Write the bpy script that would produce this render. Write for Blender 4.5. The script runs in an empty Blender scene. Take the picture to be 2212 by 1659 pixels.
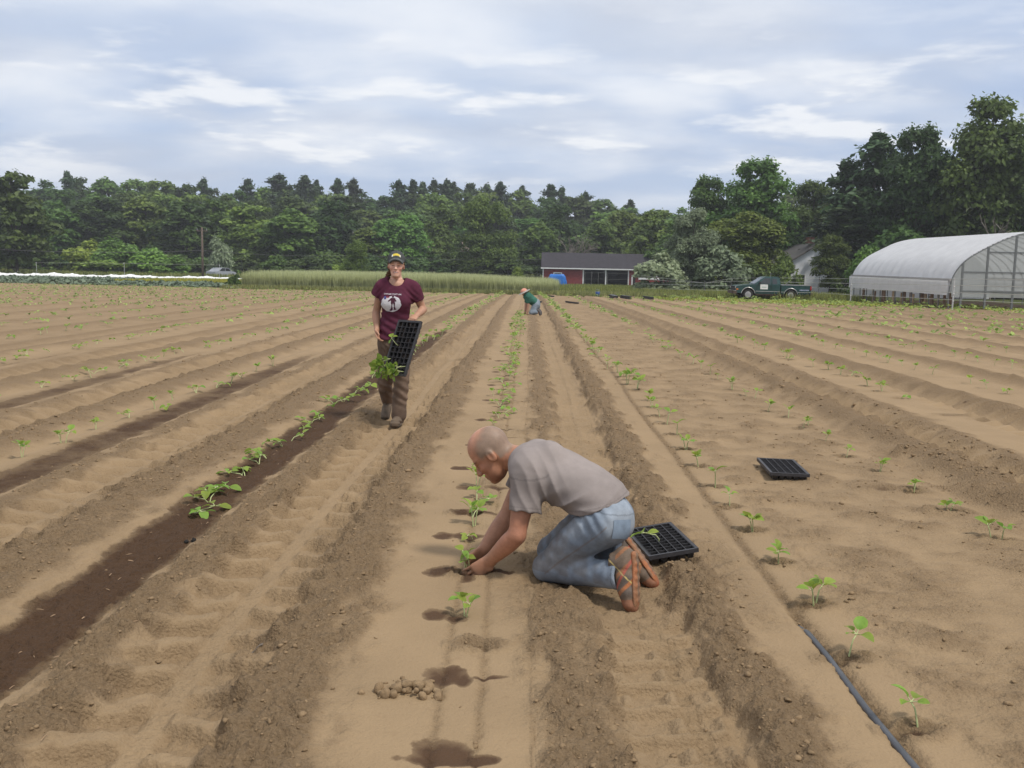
import bpy, math, random
import numpy as np
from mathutils import Vector, Matrix, Euler
rng = np.random.default_rng(7)
random.seed(7)
SC = bpy.context.scene
COL = SC.collection
# ------------------------------------------------------------------ camera
W, HH = 2212.0, 1659.0            # photo coordinates used for measuring
FL = 0.954 * W
EYE = 1.55
rho = math.radians(1.05)
c_, s_ = math.cos(rho), math.sin(rho)
a_, b_ = (1140 - W / 2) / FL, (HH / 2 - 565) / FL
pitch = math.atan(a_ * s_ + b_ * c_)
yaw = math.atan((a_ * c_ - b_ * s_) * math.cos(pitch))
R0 = np.array([math.cos(yaw), math.sin(yaw), 0])
FW = np.array([-math.sin(yaw) * math.cos(pitch), math.cos(yaw) * math.cos(pitch), -math.sin(pitch)])
U0 = np.cross(R0, FW)
RI = R0 * c_ + U0 * s_
UP = U0 * c_ - R0 * s_
def ray(px, py):
    return RI * ((px - W / 2) / FL) + UP * (-(py - HH / 2) / FL) + FW
def PX(px, py, Y):
    """photo point -> world point at depth Y (Y from what the thing touches)"""
    d = ray(px, py); p = d * (Y / d[1]); return np.array([p[0], p[1], p[2] + EYE])
def GP(px, py, z=0.0):
    d = ray(px, py); p = d * ((z - EYE) / d[2]); return np.array([p[0], p[1], z])
cam = bpy.data.cameras.new("camera"); cam.lens = 36 * 0.954; cam.sensor_width = 36
cam.clip_end = 3000; cam.clip_start = 0.05
co = bpy.data.objects.new("camera", cam); COL.objects.link(co)
co.matrix_world = Matrix(((RI[0], UP[0], -FW[0], 0), (RI[1], UP[1], -FW[1], 0), (RI[2], UP[2], -FW[2], EYE), (0, 0, 0, 1)))
SC.camera = co
# ------------------------------------------------------------------ view, world, sun
SC.view_settings.view_transform = 'Standard'; SC.view_settings.look = 'None'
SC.view_settings.exposure = 0.3; SC.view_settings.gamma = 1.0
SC.view_settings.use_curve_mapping = False
SC.render.engine = 'CYCLES'
SC.cycles.use_denoising = True
SC.cycles.max_bounces = 6; SC.cycles.diffuse_bounces = 3; SC.cycles.transparent_max_bounces = 10
SUNV = Vector((0.30, -0.24, 0.66)).normalized()
sun = bpy.data.lights.new("sun", 'SUN'); sun.energy = 2.3; sun.angle = math.radians(9); sun.color = (1.0, 0.95, 0.87)
so = bpy.data.objects.new("sun", sun); COL.objects.link(so)
so.rotation_euler = SUNV.to_track_quat('Z', 'Y').to_euler()

class NT:
    def __init__(s, tree): s.t = tree; s.n = tree.nodes; s.l = tree.links
    def new(s, typ, **kw):
        n = s.n.new(typ)
        for k, v in kw.items(): setattr(n, k, v)
        return n
    def link(s, a, b): s.l.new(a, b)
    def setin(s, sock, v):
        if isinstance(v, bpy.types.NodeSocket): s.l.new(v, sock)
        else: sock.default_value = v
    def math(s, op, a, b=0.0, clamp=False):
        n = s.new('ShaderNodeMath', operation=op, use_clamp=clamp)
        s.setin(n.inputs[0], a); s.setin(n.inputs[1], b); return n.outputs[0]
    def mix(s, fac, a, b, blend='MIX'):
        n = s.new('ShaderNodeMix', data_type='RGBA', blend_type=blend)
        s.setin(n.inputs[0], fac)
        s.setin(n.inputs[6], (*a, 1) if isinstance(a, tuple) and len(a) == 3 else a)
        s.setin(n.inputs[7], (*b, 1) if isinstance(b, tuple) and len(b) == 3 else b); return n.outputs[2]
    def noise(s, vec, scale, detail=4, rough=0.55, dist=0.0):
        n = s.new('ShaderNodeTexNoise'); n.inputs['Scale'].default_value = scale
        n.inputs['Detail'].default_value = detail; n.inputs['Roughness'].default_value = rough
        n.inputs['Distortion'].default_value = dist
        if vec is not None: s.link(vec, n.inputs['Vector'])
        return n.outputs['Fac']
    def ramp(s, fac, lo, hi, smooth=True):
        n = s.new('ShaderNodeMapRange', interpolation_type='SMOOTHSTEP' if smooth else 'LINEAR', clamp=True)
        s.setin(n.inputs[0], fac); s.setin(n.inputs[1], lo); s.setin(n.inputs[2], hi)
        n.inputs[3].default_value = 0; n.inputs[4].default_value = 1; return n.outputs[0]
    def attr(s, name, out='Fac'):
        n = s.new('ShaderNodeAttribute', attribute_name=name); return n.outputs[out]

wd = bpy.data.worlds.new("World"); SC.world = wd; wd.use_nodes = True
t = NT(wd.node_tree); t.n.clear()
out = t.new('ShaderNodeOutputWorld'); bg = t.new('ShaderNodeBackground')
SKYS = 0.1
bg.inputs['Strength'].default_value = SKYS
sky = t.new('ShaderNodeTexSky', sky_type='NISHITA', sun_disc=False)
sky.sun_elevation = math.asin(SUNV.z); sky.sun_rotation = math.atan2(SUNV.x, SUNV.y)
sky.air_density = 1.0; sky.dust_density = 1.5
tc = t.new('ShaderNodeTexCoord'); sep = t.new('ShaderNodeSeparateXYZ'); t.link(tc.outputs['Generated'], sep.inputs[0])
zz = t.math('MAXIMUM', sep.outputs[2], 0.0)
def plane(off, sx=1.0, sy=1.0, shift=0.0):
    d = t.math('ADD', zz, off)
    cx = t.math('MULTIPLY', t.math('DIVIDE', sep.outputs[0], d), sx)
    cy = t.math('ADD', t.math('MULTIPLY', t.math('DIVIDE', sep.outputs[1], d), sy), shift)
    cb = t.new('ShaderNodeCombineXYZ'); t.link(cx, cb.inputs[0]); t.link(cy, cb.inputs[1]); return cb.outputs[0]
# high thin sheet: mostly closed, with bluer thin places
p1 = plane(0.10)
n1 = t.noise(p1, 0.50, 5, 0.48, 0.3)
n1b = t.noise(plane(0.20, 0.7, 1.0, 4.7), 1.4, 5, 0.5, 0.2)
sheet = t.ramp(t.math('ADD', t.math('MULTIPLY', n1, 0.65), t.math('MULTIPLY', n1b, 0.35)), 0.27, 0.56)
hz = t.ramp(zz, 0.05, 0.42)                     # the sheet thins out far off
sheet = t.math('MULTIPLY', sheet, t.math('ADD', t.math('MULTIPLY', hz, 0.35), 0.62), True)
K = 0.86 / SKYS
def kc(r, g, b): return (r * K, g * K, b * K)
blue = t.mix(0.80, sky.outputs[0], kc(0.40, 0.51, 0.75))
pale = t.mix(hz, kc(0.52, 0.63, 0.81), kc(0.79, 0.83, 0.90))
base = t.mix(sheet, blue, pale)
# grey undersides of thicker cloud in the sheet
n2 = t.noise(plane(0.22, 0.75, 1.3, 2.2), 1.6, 6, 0.5, 0.3)
base = t.mix(t.math('MULTIPLY', t.ramp(n2, 0.40, 0.78), 0.62), base, kc(0.56, 0.60, 0.69))
n3 = t.noise(plane(0.26, 1.0, 1.5, 9.3), 1.7, 6, 0.48, 0.2)
base = t.mix(t.math('MULTIPLY', t.ramp(n3, 0.40, 0.74), 0.72), base, kc(0.93, 0.95, 0.98))
# low cumulus puffs standing above the horizon
az = t.math('ARCTAN2', sep.outputs[0], sep.outputs[1])
cb2 = t.new('ShaderNodeCombineXYZ'); t.link(t.math('MULTIPLY', az, 4.6), cb2.inputs[0]); t.link(t.math('MULTIPLY', zz, 21.0), cb2.inputs[1])
n4 = t.noise(cb2.outputs[0], 1.15, 5, 0.55, 0.1)
band = t.math('MULTIPLY', t.ramp(zz, 0.05, 0.10), t.math('SUBTRACT', 1.0, t.ramp(zz, 0.15, 0.26)))
puff = t.math('MULTIPLY', t.ramp(n4, 0.48, 0.62), band)
cb3 = t.new('ShaderNodeVectorMath', operation='ADD'); t.link(cb2.outputs[0], cb3.inputs[0]); cb3.inputs[1].default_value = (0.05, 0.35, 0)
n5 = t.noise(cb3.outputs[0], 1.15, 5, 0.55, 0.1)
lit = t.ramp(t.math('SUBTRACT', n4, n5), -0.06, 0.10)
pcol = t.mix(lit, kc(0.58, 0.65, 0.78), kc(0.92, 0.94, 0.97))
base = t.mix(t.math('MULTIPLY', puff, 0.85), base, pcol)
t.link(base, bg.inputs['Color']); t.link(bg.outputs[0], out.inputs['Surface'])

# ------------------------------------------------------------------ helpers
def tag(o, label=None, cat=None, group=None, kind=None):
    if label: o['label'] = label
    if cat: o['category'] = cat
    if group: o['group'] = group
    if kind: o['kind'] = kind
    return o
def empty(name, loc=(0, 0, 0), rz=0.0):
    o = bpy.data.objects.new(name, None); o.location = [float(v) for v in loc]; o.rotation_euler = (0, 0, rz)
    o.empty_display_size = 0.1; COL.objects.link(o); return o
def mesh_np(name, V, F, smooth=False):
    """V (n,3), F list of lists or (m,k) array"""
    me = bpy.data.meshes.new(name)
    V = np.asarray(V, np.float32)
    if isinstance(F, np.ndarray):
        m, k = F.shape
        me.vertices.add(len(V)); me.vertices.foreach_set('co', V.ravel())
        me.loops.add(m * k); me.loops.foreach_set('vertex_index', F.astype(np.int32).ravel())
        me.polygons.add(m); me.polygons.foreach_set('loop_start', np.arange(0, m * k, k, dtype=np.int32))
        me.polygons.foreach_set('loop_total', np.full(m, k, np.int32))
        me.update(calc_edges=True)
    else:
        me.from_pydata([tuple(map(float, v)) for v in V], [], F); me.update()
    if smooth: me.polygons.foreach_set('use_smooth', np.ones(len(me.polygons), bool))
    return me
def link(name, me, mat=None, parent=None, loc=None, rot=None, scale=None):
    o = bpy.data.objects.new(name, me)
    if mat is not None and len(me.materials) == 0: me.materials.append(mat)
    if parent is not None: o.parent = parent
    if loc is not None: o.location = [float(v) for v in loc]
    if rot is not None: o.rotation_euler = rot
    if scale is not None: o.scale = scale if hasattr(scale, '__len__') else (scale,) * 3
    COL.objects.link(o); return o
def set_attr(me, name, arr, kind='FLOAT'):
    a = me.attributes.new(name, kind, 'POINT')
    if kind == 'FLOAT': a.data.foreach_set('value', np.asarray(arr, np.float32).ravel())
    else:
        arr = np.asarray(arr, np.float32)
        if arr.shape[1] == 3: arr = np.c_[arr, np.ones(len(arr), np.float32)]
        a.data.foreach_set('color', arr.ravel())
class MB:
    """collects boxes, bars, tubes into one mesh"""
    def __init__(s): s.V = []; s.F = []
    def add(s, V, F):
        b = len(s.V); s.V += [tuple(map(float, v)) for v in V]; s.F += [[b + i for i in f] for f in F]; return s
    def box(s, lo, hi, M=None):
        x0, y0, z0 = lo; x1, y1, z1 = hi
        V = [(x0, y0, z0), (x1, y0, z0), (x1, y1, z0), (x0, y1, z0), (x0, y0, z1), (x1, y0, z1), (x1, y1, z1), (x0, y1, z1)]
        if M is not None: V = [tuple(M @ Vector(v)) for v in V]
        return s.add(V, [(0, 3, 2, 1), (4, 5, 6, 7), (0, 1, 5, 4), (1, 2, 6, 5), (2, 3, 7, 6), (3, 0, 4, 7)])
    def tube(s, pts, r, n=8, cap=True):
        pts = [Vector([float(q) for q in p]) for p in pts]; rs = r if hasattr(r, '__len__') else [r] * len(pts)
        V = []; F = []
        for i, p in enumerate(pts):
            d = (pts[min(i + 1, len(pts) - 1)] - pts[max(i - 1, 0)]).normalized()
            a = d.orthogonal().normalized() if i == 0 else (a - d * a.dot(d)).normalized()
            b = d.cross(a)
            for k in range(n):
                th = 2 * math.pi * k / n; V.append(tuple(p + (a * math.cos(th) + b * math.sin(th)) * rs[i]))
        for i in range(len(pts) - 1):
            for k in range(n):
                k2 = (k + 1) % n; F.append((i * n + k, i * n + k2, (i + 1) * n + k2, (i + 1) * n + k))
        if cap: F.append(tuple(range(n - 1, -1, -1))); F.append(tuple((len(pts) - 1) * n + k for k in range(n)))
        return s.add(V, F)
    def prism(s, poly, d0, d1, axis=1):
        """poly: list of 2d points, extruded along axis between d0 and d1"""
        n = len(poly)
        def mk(p, d):
            return {0: (d, p[0], p[1]), 1: (p[0], d, p[1]), 2: (p[0], p[1], d)}[axis]
        V = [mk(p, d0) for p in poly] + [mk(p, d1) for p in poly]
        F = [tuple(range(n)), tuple(range(2 * n - 1, n - 1, -1))] + [((i + 1) % n, i, n + i, n + (i + 1) % n) for i in range(n)]
        return s.add(V, F)
    def mesh(s, name, smooth=False): return mesh_np(name, s.V, s.F, smooth)
    def build(s, name, mat, parent=None, smooth=False, **kw): return link(name, s.mesh(name, smooth), mat, parent, **kw)
# value noise in numpy (2d / 3d)
def _h(ix, iy, iz, seed):
    n = (ix.astype(np.int64) * 374761393 + iy.astype(np.int64) * 668265263 + iz.astype(np.int64) * 2147483647 + seed * 974711) & 0xffffffff
    n = ((n ^ (n >> 13)) * 1274126177) & 0xffffffff
    n = ((n ^ (n >> 16)) * 2246822519) & 0xffffffff
    return ((n ^ (n >> 15)) & 0xffffff).astype(np.float32) / 16777215.0
def vn2(x, y, seed=0):
    ix = np.floor(x); iy = np.floor(y); fx = x - ix; fy = y - iy
    fx = fx * fx * (3 - 2 * fx); fy = fy * fy * (3 - 2 * fy); z0 = np.zeros_like(ix)
    a = _h(ix, iy, z0, seed); b = _h(ix + 1, iy, z0, seed); c = _h(ix, iy + 1, z0, seed); d = _h(ix + 1, iy + 1, z0, seed)
    return (a * (1 - fx) + b * fx) * (1 - fy) + (c * (1 - fx) + d * fx) * fy
def fbm2(x, y, seed=0, oct=4, gain=0.5):
    s = 0; a = 1; tot = 0
    for o in range(oct):
        s = s + a * vn2(x * 2 ** o + 17.3 * o, y * 2 ** o - 9.1 * o, seed + o); tot += a; a *= gain
    return s / tot
def vn3(p, seed=0):
    i = np.floor(p); f = p - i; f = f * f * (3 - 2 * f); r = 0
    for dx in (0, 1):
        for dy in (0, 1):
            for dz in (0, 1):
                w = (f[..., 0] if dx else 1 - f[..., 0]) * (f[..., 1] if dy else 1 - f[..., 1]) * (f[..., 2] if dz else 1 - f[..., 2])
                r = r + w * _h(i[..., 0] + dx, i[..., 1] + dy, i[..., 2] + dz, seed)
    return r
def sstep(a, b, x):
    q = np.clip((x - a) / (b - a), 0, 1); return q * q * (3 - 2 * q)
# materials
def mat(name, col, rough=0.7, var=0.15, scale=8.0, bump=0.0, bscale=40.0, metal=0.0, col2=None, trans=0.0, attr=None, spec=0.3, coat=0.0, objvar=0.0):
    m = bpy.data.materials.new(name); m.use_nodes = True
    q = NT(m.node_tree); b = m.node_tree.nodes['Principled BSDF']
    tcn = q.new('ShaderNodeTexCoord')
    n = q.noise(tcn.outputs['Object'], scale, 5, 0.6)
    src = q.attr(attr, 'Color') if attr else None
    lo = tuple(c * (1 - var) for c in col); hi = tuple(min(1, c * (1 + var)) for c in col) if col2 is None else col2
    fac = q.ramp(n, 0.3, 0.7, False)
    if src is not None:
        c = q.mix(1.0, src, q.mix(fac, (1 - var,) * 3, (1 + var,) * 3), 'MULTIPLY')
    else: c = q.mix(fac, lo, hi)
    if objvar:
        oi = q.new('ShaderNodeObjectInfo'); hs = q.new('ShaderNodeHueSaturation'); q.link(c, hs.inputs['Color'])
        q.link(q.math('ADD', q.math('MULTIPLY', oi.outputs['Random'], objvar * 2), 1 - objvar), hs.inputs['Value']); c = hs.outputs[0]
    q.link(c, b.inputs['Base Color']); b.inputs['Roughness'].default_value = rough
    b.inputs['Metallic'].default_value = metal; b.inputs['Specular IOR Level'].default_value = spec
    if coat: b.inputs['Coat Weight'].default_value = coat; b.inputs['Coat Roughness'].default_value = 0.1
    if bump:
        bn = q.new('ShaderNodeBump'); bn.inputs['Strength'].default_value = 1.0; bn.inputs['Distance'].default_value = bump
        q.link(q.noise(tcn.outputs['Object'], bscale, 5, 0.6), bn.inputs['Height']); q.link(bn.outputs[0], b.inputs['Normal'])
    return m
def leafmat(name, col, var=0.35, transl=0.35, hue=(1.15, 1.0, 0.8), objvar=0.25, rough=0.55):
    """foliage: diffuse + some light coming through, varied leaf by leaf ('var' attribute) and plant by plant"""
    m = bpy.data.materials.new(name); m.use_nodes = True; q = NT(m.node_tree); b = m.node_tree.nodes['Principled BSDF']
    v = q.attr('var')
    lo = tuple(c * (1 - var) for c in col); hi = tuple(c * (1 + var) * h for c, h in zip(col, hue))
    c = q.mix(v, lo, hi)
    if objvar:
        oi = q.new('ShaderNodeObjectInfo'); hs = q.new('ShaderNodeHueSaturation'); q.link(c, hs.inputs['Color'])
        q.link(q.math('ADD', q.math('MULTIPLY', oi.outputs['Random'], objvar * 2), 1 - objvar), hs.inputs['Value'])
        rn = q.math('FRACT', q.math('MULTIPLY', oi.outputs['Random'], 7.31))
        q.link(q.math('ADD', q.math('MULTIPLY', rn, 0.05), 0.475), hs.inputs['Hue']); c = hs.outputs[0]
    q.link(c, b.inputs['Base Color']); b.inputs['Roughness'].default_value = rough; b.inputs['Specular IOR Level'].default_value = 0.25
    tr = q.new('ShaderNodeBsdfTranslucent'); q.link(c, tr.inputs['Color'])
    mx = q.new('ShaderNodeMixShader'); mx.inputs[0].default_value = transl
    q.link(b.outputs[0], mx.inputs[1]); q.link(tr.outputs[0], mx.inputs[2])
    o = [n for n in q.n if n.type == 'OUTPUT_MATERIAL'][0]; q.link(mx.outputs[0], o.inputs['Surface'])
    return m
# ------------------------------------------------------------------ terrain
_ty = np.arange(-20, 1200, 1.0)
_tz = np.interp(_ty, [-20, 12, 33, 51, 68, 90, 140, 190, 240, 300, 400, 1200], [0, 0, -.20, -.45, -.75, -1.05, -1.5, -1.2, 3.0, 7.5, 10, 10])
_tz = np.convolve(np.pad(_tz, 12, 'edge'), np.hanning(25) / np.hanning(25).sum(), 'valid')
def terr(x, y):
    x = np.asarray(x, float); y = np.asarray(y, float)
    z = np.interp(y, _ty, _tz)
    return z
def tz(x, y): return float(terr(x, y))
FIELD_END = 71.0
def field_end(x): return FIELD_END + np.where(x < -12, np.minimum((-12 - x) * 0.2, 6), 0) + np.where(x > 8, -(x - 8) * 0.62, 0)
# planting rows (x) measured from the photograph; wet furrows lie beside the rows of the left half
ROWS = dict(A=-2.02, B=-3.85, C=-5.72, D=-7.75, E=-9.7, F=-11.6, G=-13.5, H=-15.4, I=-17.3, J=-19.2, K=-21.1, L=-23, M=-25, N=-27, O=-29, P=-31, Q=-33,
            Z=-0.26, R=1.34, S=2.70, T=4.6, U=6.2, V=7.9, W=9.5, X=11.1, Y=12.7, AA=14.3, AB=15.9, AC=17.5, AD=19.1, AE=20.7, AF=22.3)
WET = [(-2.18, -1.79, .030), (-3.80, -3.40, .035), (-5.62, -5.25, .03), (-7.6, -7.3, .025), (-9.55, -9.3, .02), (-11.45, -11.2, .02)]
RIDGE = [  # centre, half width, height, clod strength
    (-1.62, .15, .035, 1.0), (-0.86, .17, .040, 1.0), (0.19, .14, .020, .9), (0.86, .14, .055, 1.0),
    (-2.50, .22, .040, 1.0), (-3.22, .12, .030, .9), (-4.35, .22, .035, .9), (-5.02, .12, .025, .8), (-6.2, .22, .03, .8), (-7.0, .14, .025, .7),
    (3.42, .20, .095, 1.0), (4.05, .14, .060, .8), (5.35, .20, .095, 1.0), (7.05, .2, .095, 1.0), (8.7, .2, .09, .95), (10.3, .2, .09, .9), (11.9, .2, .09, .9), (13.5, .2, .09, .9), (15.1, .2, .09, .9), (16.7, .2, .09, .9), (18.3, .2, .09, .9), (19.9, .2, .09, .9), (21.5, .2, .09, .9),
    (-8.3, .2, .03, .7), (-8.9, .15, .03, .7), (-10.5, .25, .03, .7), (-12.5, .25, .03, .7), (-14.4, .25, .03, .7), (-16.3, .25, .05, .6), (-18.2, .25, .05, .6), (-20.2, .25, .05, .6), (-22.1, .25, .05, .6), (-24, .25, .05, .6), (-26, .25, .05, .6), (-28, .25, .05, .6), (-30, .25, .05, .6)]
TRACK = [  # centre, half width, depth, kind
    (-1.24, .25, .045, 1), (0.53, .22, .050, 2), (-2.86, .22, .035, 1), (-4.68, .2, .03, 1), (-6.6, .22, .03, 1), (3.7, .16, .04, 1), (5.0, .15, .02, 1)]
# water stains in the pale central bed: (x, y, half length x, half width y)
STAIN = []
def _st(px, py, lpx, wpx):
    g = GP(px, py); gx = GP(px + lpx, py)[0] - g[0]; gy = g[1] - GP(px, py + wpx)[1]
    STAIN.append((g[0], g[1], gx, gy))
_st(958, 1461, 54, 24); _st(1055, 1462, 40, 5); _st(1000, 1470, 22, 22); _st(945, 1625, 62, 30); _st(930, 1640, 78, 16); _st(1035, 1641, 50, 11)
_st(945, 1329, 30, 13); _st(985, 1334, 30, 10); _st(958, 1233, 42, 12); _st(1078, 1240, 32, 3); _st(1010, 1250, 20, 10)
_st(958, 1157, 26, 9); _st(1015, 1158, 45, 9); _st(992, 1106, 26, 8); _st(1045, 1107, 34, 5)
_st(1012, 1052, 24, 5); _st(1075, 1052, 30, 4); _st(1000, 1010, 24, 4); _st(1055, 1012, 18, 4)
for _k, _py in enumerate([960, 943, 925, 905, 890, 876, 862, 850, 838, 828, 818, 808, 799, 790, 782, 774, 767, 760, 753, 747, 741, 735, 729, 723]):
    _sc = (_py - 565) / 340.0
    _cx = 1140 - 92 * _sc * 1.02
    _st(_cx + 30 * _sc, _py, 40 * _sc * (0.7 + 0.5 * ((_k * 37) % 10) / 10), 1.3 * _sc)
    if _k % 3 == 0: _st(_cx - 8 * _sc, _py, 14 * _sc, 2.5 * _sc)
# damp planting holes beside the seedlings of the other rows
HOLE = []
def profile(x, y):
    """soil height above the plain, plus looseness and wetness (0..1) at points x, y"""
    wob = (fbm2(x * 0 + y * 0.35, x * 0.6 + 3, 5, 3) - 0.5) * 0.10
    xw = x + wob
    near = 1 - sstep(14, 40, y)
    z = np.zeros_like(x); loose = np.zeros_like(x); wet = np.full_like(x, -1.0)
    n_edge = fbm2(x * 9, y * 4.5, 11, 4) - 0.5
    n_med = fbm2(x * 5, y * 5, 21, 4) - 0.5
    n_fine = fbm2(x * 17, y * 17, 31, 3) - 0.5
    n_crumb = (fbm2(x * 55, y * 55, 91, 2) - 0.5) * (1 - sstep(5, 9, y))
    n_clod = np.abs(fbm2(x * 26, y * 26, 41, 3) - 0.5) * 2
    for c, h, d, k in TRACK:
        dx = xw - c
        m = 1 - sstep(h * 0.75, h * 1.15, np.abs(dx + n_edge * 0.12)); z = z - d * m
        if k == 1:
            ph = (y + np.abs(dx) * 0.45) / 0.27 + np.where(dx > 0, .5, 0) + n_med * 0.35
            bar = sstep(0.04, 0.11, ph % 1.0) * (1 - sstep(0.34, 0.62, ph % 1.0))
            side = sstep(h * 0.12, h * 0.28, np.abs(dx)) * (1 - sstep(h * 1.0, h * 1.3, np.abs(dx)))
            z = z + bar * side * 0.066 * near * (1 - 0.35 * sstep(-0.1, .3, n_med)) - side * 0.024 * near; lug = side * (1 - bar) * near
            mid = 1 - sstep(h * 0.3, h * 0.6, np.abs(dx - 0.03))
            rip = np.sin((y + dx * 0.35 + n_med * 0.05) / 0.028 * 2 * math.pi) * np.sin(dx / 0.03 * math.pi * 1.0 + n_med * 3)
            z = z + mid * rip * 0.0045 * (1 - sstep(4, 9, y))
        else:
            ph = (y - dx * 0.18) / 0.205 + n_med * 0.25; f = ph % 1.0
            bar = sstep(0.0, 0.12, f) * (1 - sstep(0.20, 0.34, f))
            blk = (sstep(0.30, 0.42, f) * (1 - sstep(.8, .95, f))) * np.clip(np.sin((dx + 0.2) / 0.085 * math.pi) , 0, 1)
            body = 1 - sstep(h * 0.8, h, np.abs(dx + 0.03))
            patch = (1 - sstep(3.9, 4.4, y)) + sstep(5.6, 6.5, y) * 0.5
            z = z + body * (bar * 0.040 + blk * 0.030) * np.clip(patch, 0, 1) * near
            # a thin cart tyre print running beside the lug marks
            dc = xw - 0.60; rb = 1 - sstep(0.028, 0.04, np.abs(dc + (y - 3) * 0.03))
            z = z - rb * (0.010 - 0.007 * np.sign(np.sin(y / 0.022 * 2 * math.pi))) * (1 - sstep(3.9, 4.3, y))
        loose = np.maximum(loose, 0.28 * m if k == 2 else m * (.22 + .16 * lug))
    for c, h, a, s in RIDGE:
        dx = (xw - c + n_edge * 0.30 + n_med * .10) / h
        m = np.exp(-dx * dx * 1.1)
        z = z + a * m * (0.75 + 0.9 * n_med)
        loose = np.maximum(loose, s * np.clip(m * 1.35, 0, 1))
        if c > 3 or c < -4: z = z - .05 * np.exp(-((xw - c + (.34 if c > 0 else -.34)) / .13) ** 2)
    # right of the second bed the soil is trodden and loose
    tr = sstep(1.40, 1.55, xw + n_edge * 0.15) * (1 - sstep(3.15, 3.3, xw))
    loose = np.maximum(loose, tr * np.clip(0.38 + 1.1 * n_med, 0.12, 0.8)); z = z + tr * (n_med * 0.028 + 0.004)
    foot = (1 - sstep(0.5, 0.75, np.abs(xw - 0.55))) * sstep(3.9, 4.2, y) * (1 - sstep(5.3, 5.8, y))
    z = z + foot * (fbm2(x * 7, y * 7, 77, 2) - 0.5) * 0.07; loose = np.maximum(loose, foot * 0.45)
    z = z - 0.02 * np.exp(-(((x - 0.60) / 0.10) ** 2 + ((y - 4.30) / 0.07) ** 2)) + 0.02 * np.exp(-(((x - 0.72) / 0.08) ** 2 + ((y - 4.25) / 0.09) ** 2))
    dip = np.exp(-(((x - 0.36) / .30) ** 2 + ((y - 4.60) / .20) ** 2)); z = z * (1 - .6 * dip) - 0.035 * dip
    dip = np.exp(-((((x - 0.77) / .22) ** 2 + ((y - 5.20) / .34) ** 2) ** 2)); z = z * (1 - dip) - 0.012 * dip
    # far rows: period profile
    far = sstep(-8.0, -9.0, x) + sstep(13.0, 14.0, x); far = np.clip(far, 0, 1)
    loose = np.maximum(loose, far * (0.25 + 0.4 * (n_med + 0.2)))
    # bed surface: press wheel grooves either side of the planting line, and a scraper line
    bed = (1 - sstep(0.34, 0.40, np.abs(xw + 0.30)))
    for gx, gd, gw in ((-0.295, .012, .018), (-0.155, .012, .018), (0.025, .006, .010)):
        gm = np.exp(-((xw - gx + n_fine * 0.012) / gw) ** 2); z = z - gd * gm * (1 - sstep(25, 40, y)); loose = np.maximum(loose, gm * 0.45)
    gm = np.exp(-((xw - 1.255) / 0.035) ** 2); z = z - 0.035 * gm * (1 - sstep(4.3, 4.6, y)) - 0.012 * gm * sstep(4.3, 4.6, y)
    loose = np.maximum(loose, gm * 0.8)
    midstrip = (1 - sstep(.05, .09, np.abs(xw + .225))) * sstep(3.9, 6.5, y); loose = np.maximum(loose, midstrip * np.clip(.25 + 1.2 * n_med, 0, .5))
    for a, b, d in WET:
        s = np.minimum(xw - a, b - xw) / 0.06 + n_edge * 2.2 + n_med * 1.2
        run = sstep(2.3, 2.6, y) * (1 - (sstep(16, 34, y) if a > -3 else sstep(10, 24, y)))
        w = np.clip(0.5 + s * 0.5, -1, 1.5) * run - (1 - run)
        w = np.where(w > .5, .5 + (w - .5) * {-2.18: .85, -3.80: .40, -5.62: .25}.get(a, .15), w); wet = np.maximum(wet, w); z = z - d * sstep(0.0, .7, w) * (1 + n_med)
        loose = np.maximum(loose, 0.75 * sstep(0.2, .7, w))
    for sx, sy, lx, ly in STAIN:
        ly2 = max(ly, 0.006)
        sel = (np.abs(x - sx) < lx * 1.7 + .05) & (np.abs(y - sy) < ly2 * 2 + .06)
        if sel.any():
            q = 1.0 - np.sqrt(((x[sel] - sx) / lx) ** 2 + ((y[sel] - sy) / ly2) ** 2)
            w = np.clip(0.5 + q * 0.9 + n_edge[sel] * 0.9 + n_fine[sel] * .5, -1, 1.5); wet[sel] = np.maximum(wet[sel], w); z[sel] -= 0.004 * sstep(.4, .9, w)
    for hx, hy, r in HOLE:
        sel = (np.abs(x - hx) < r * 3) & (np.abs(y - hy) < r * 3)
        if sel.any():
            q = np.sqrt(((x[sel] - hx) / (r * 1.7)) ** 2 + ((y[sel] - hy) / r) ** 2)
            w = np.clip(1.15 - q + n_edge[sel] * 1.0 + n_fine[sel], -1, 1.5) * 0.62; wet[sel] = np.maximum(wet[sel], w)
            z[sel] += -0.022 * np.exp(-q * q * 2) + 0.010 * np.exp(-(q - 1.3) ** 2 * 6); loose[sel] = np.maximum(loose[sel], 0.8 * np.exp(-(q - .6) ** 2))
    z = z + loose * (n_fine * 0.042 + (n_clod ** 2) * 0.034 + n_med * 0.02 + n_crumb * .020) * np.clip(1.25 - y * 0.02, .3, 1.2) + n_med * 0.006 + n_fine * 0.002
    return z, loose, wet
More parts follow.
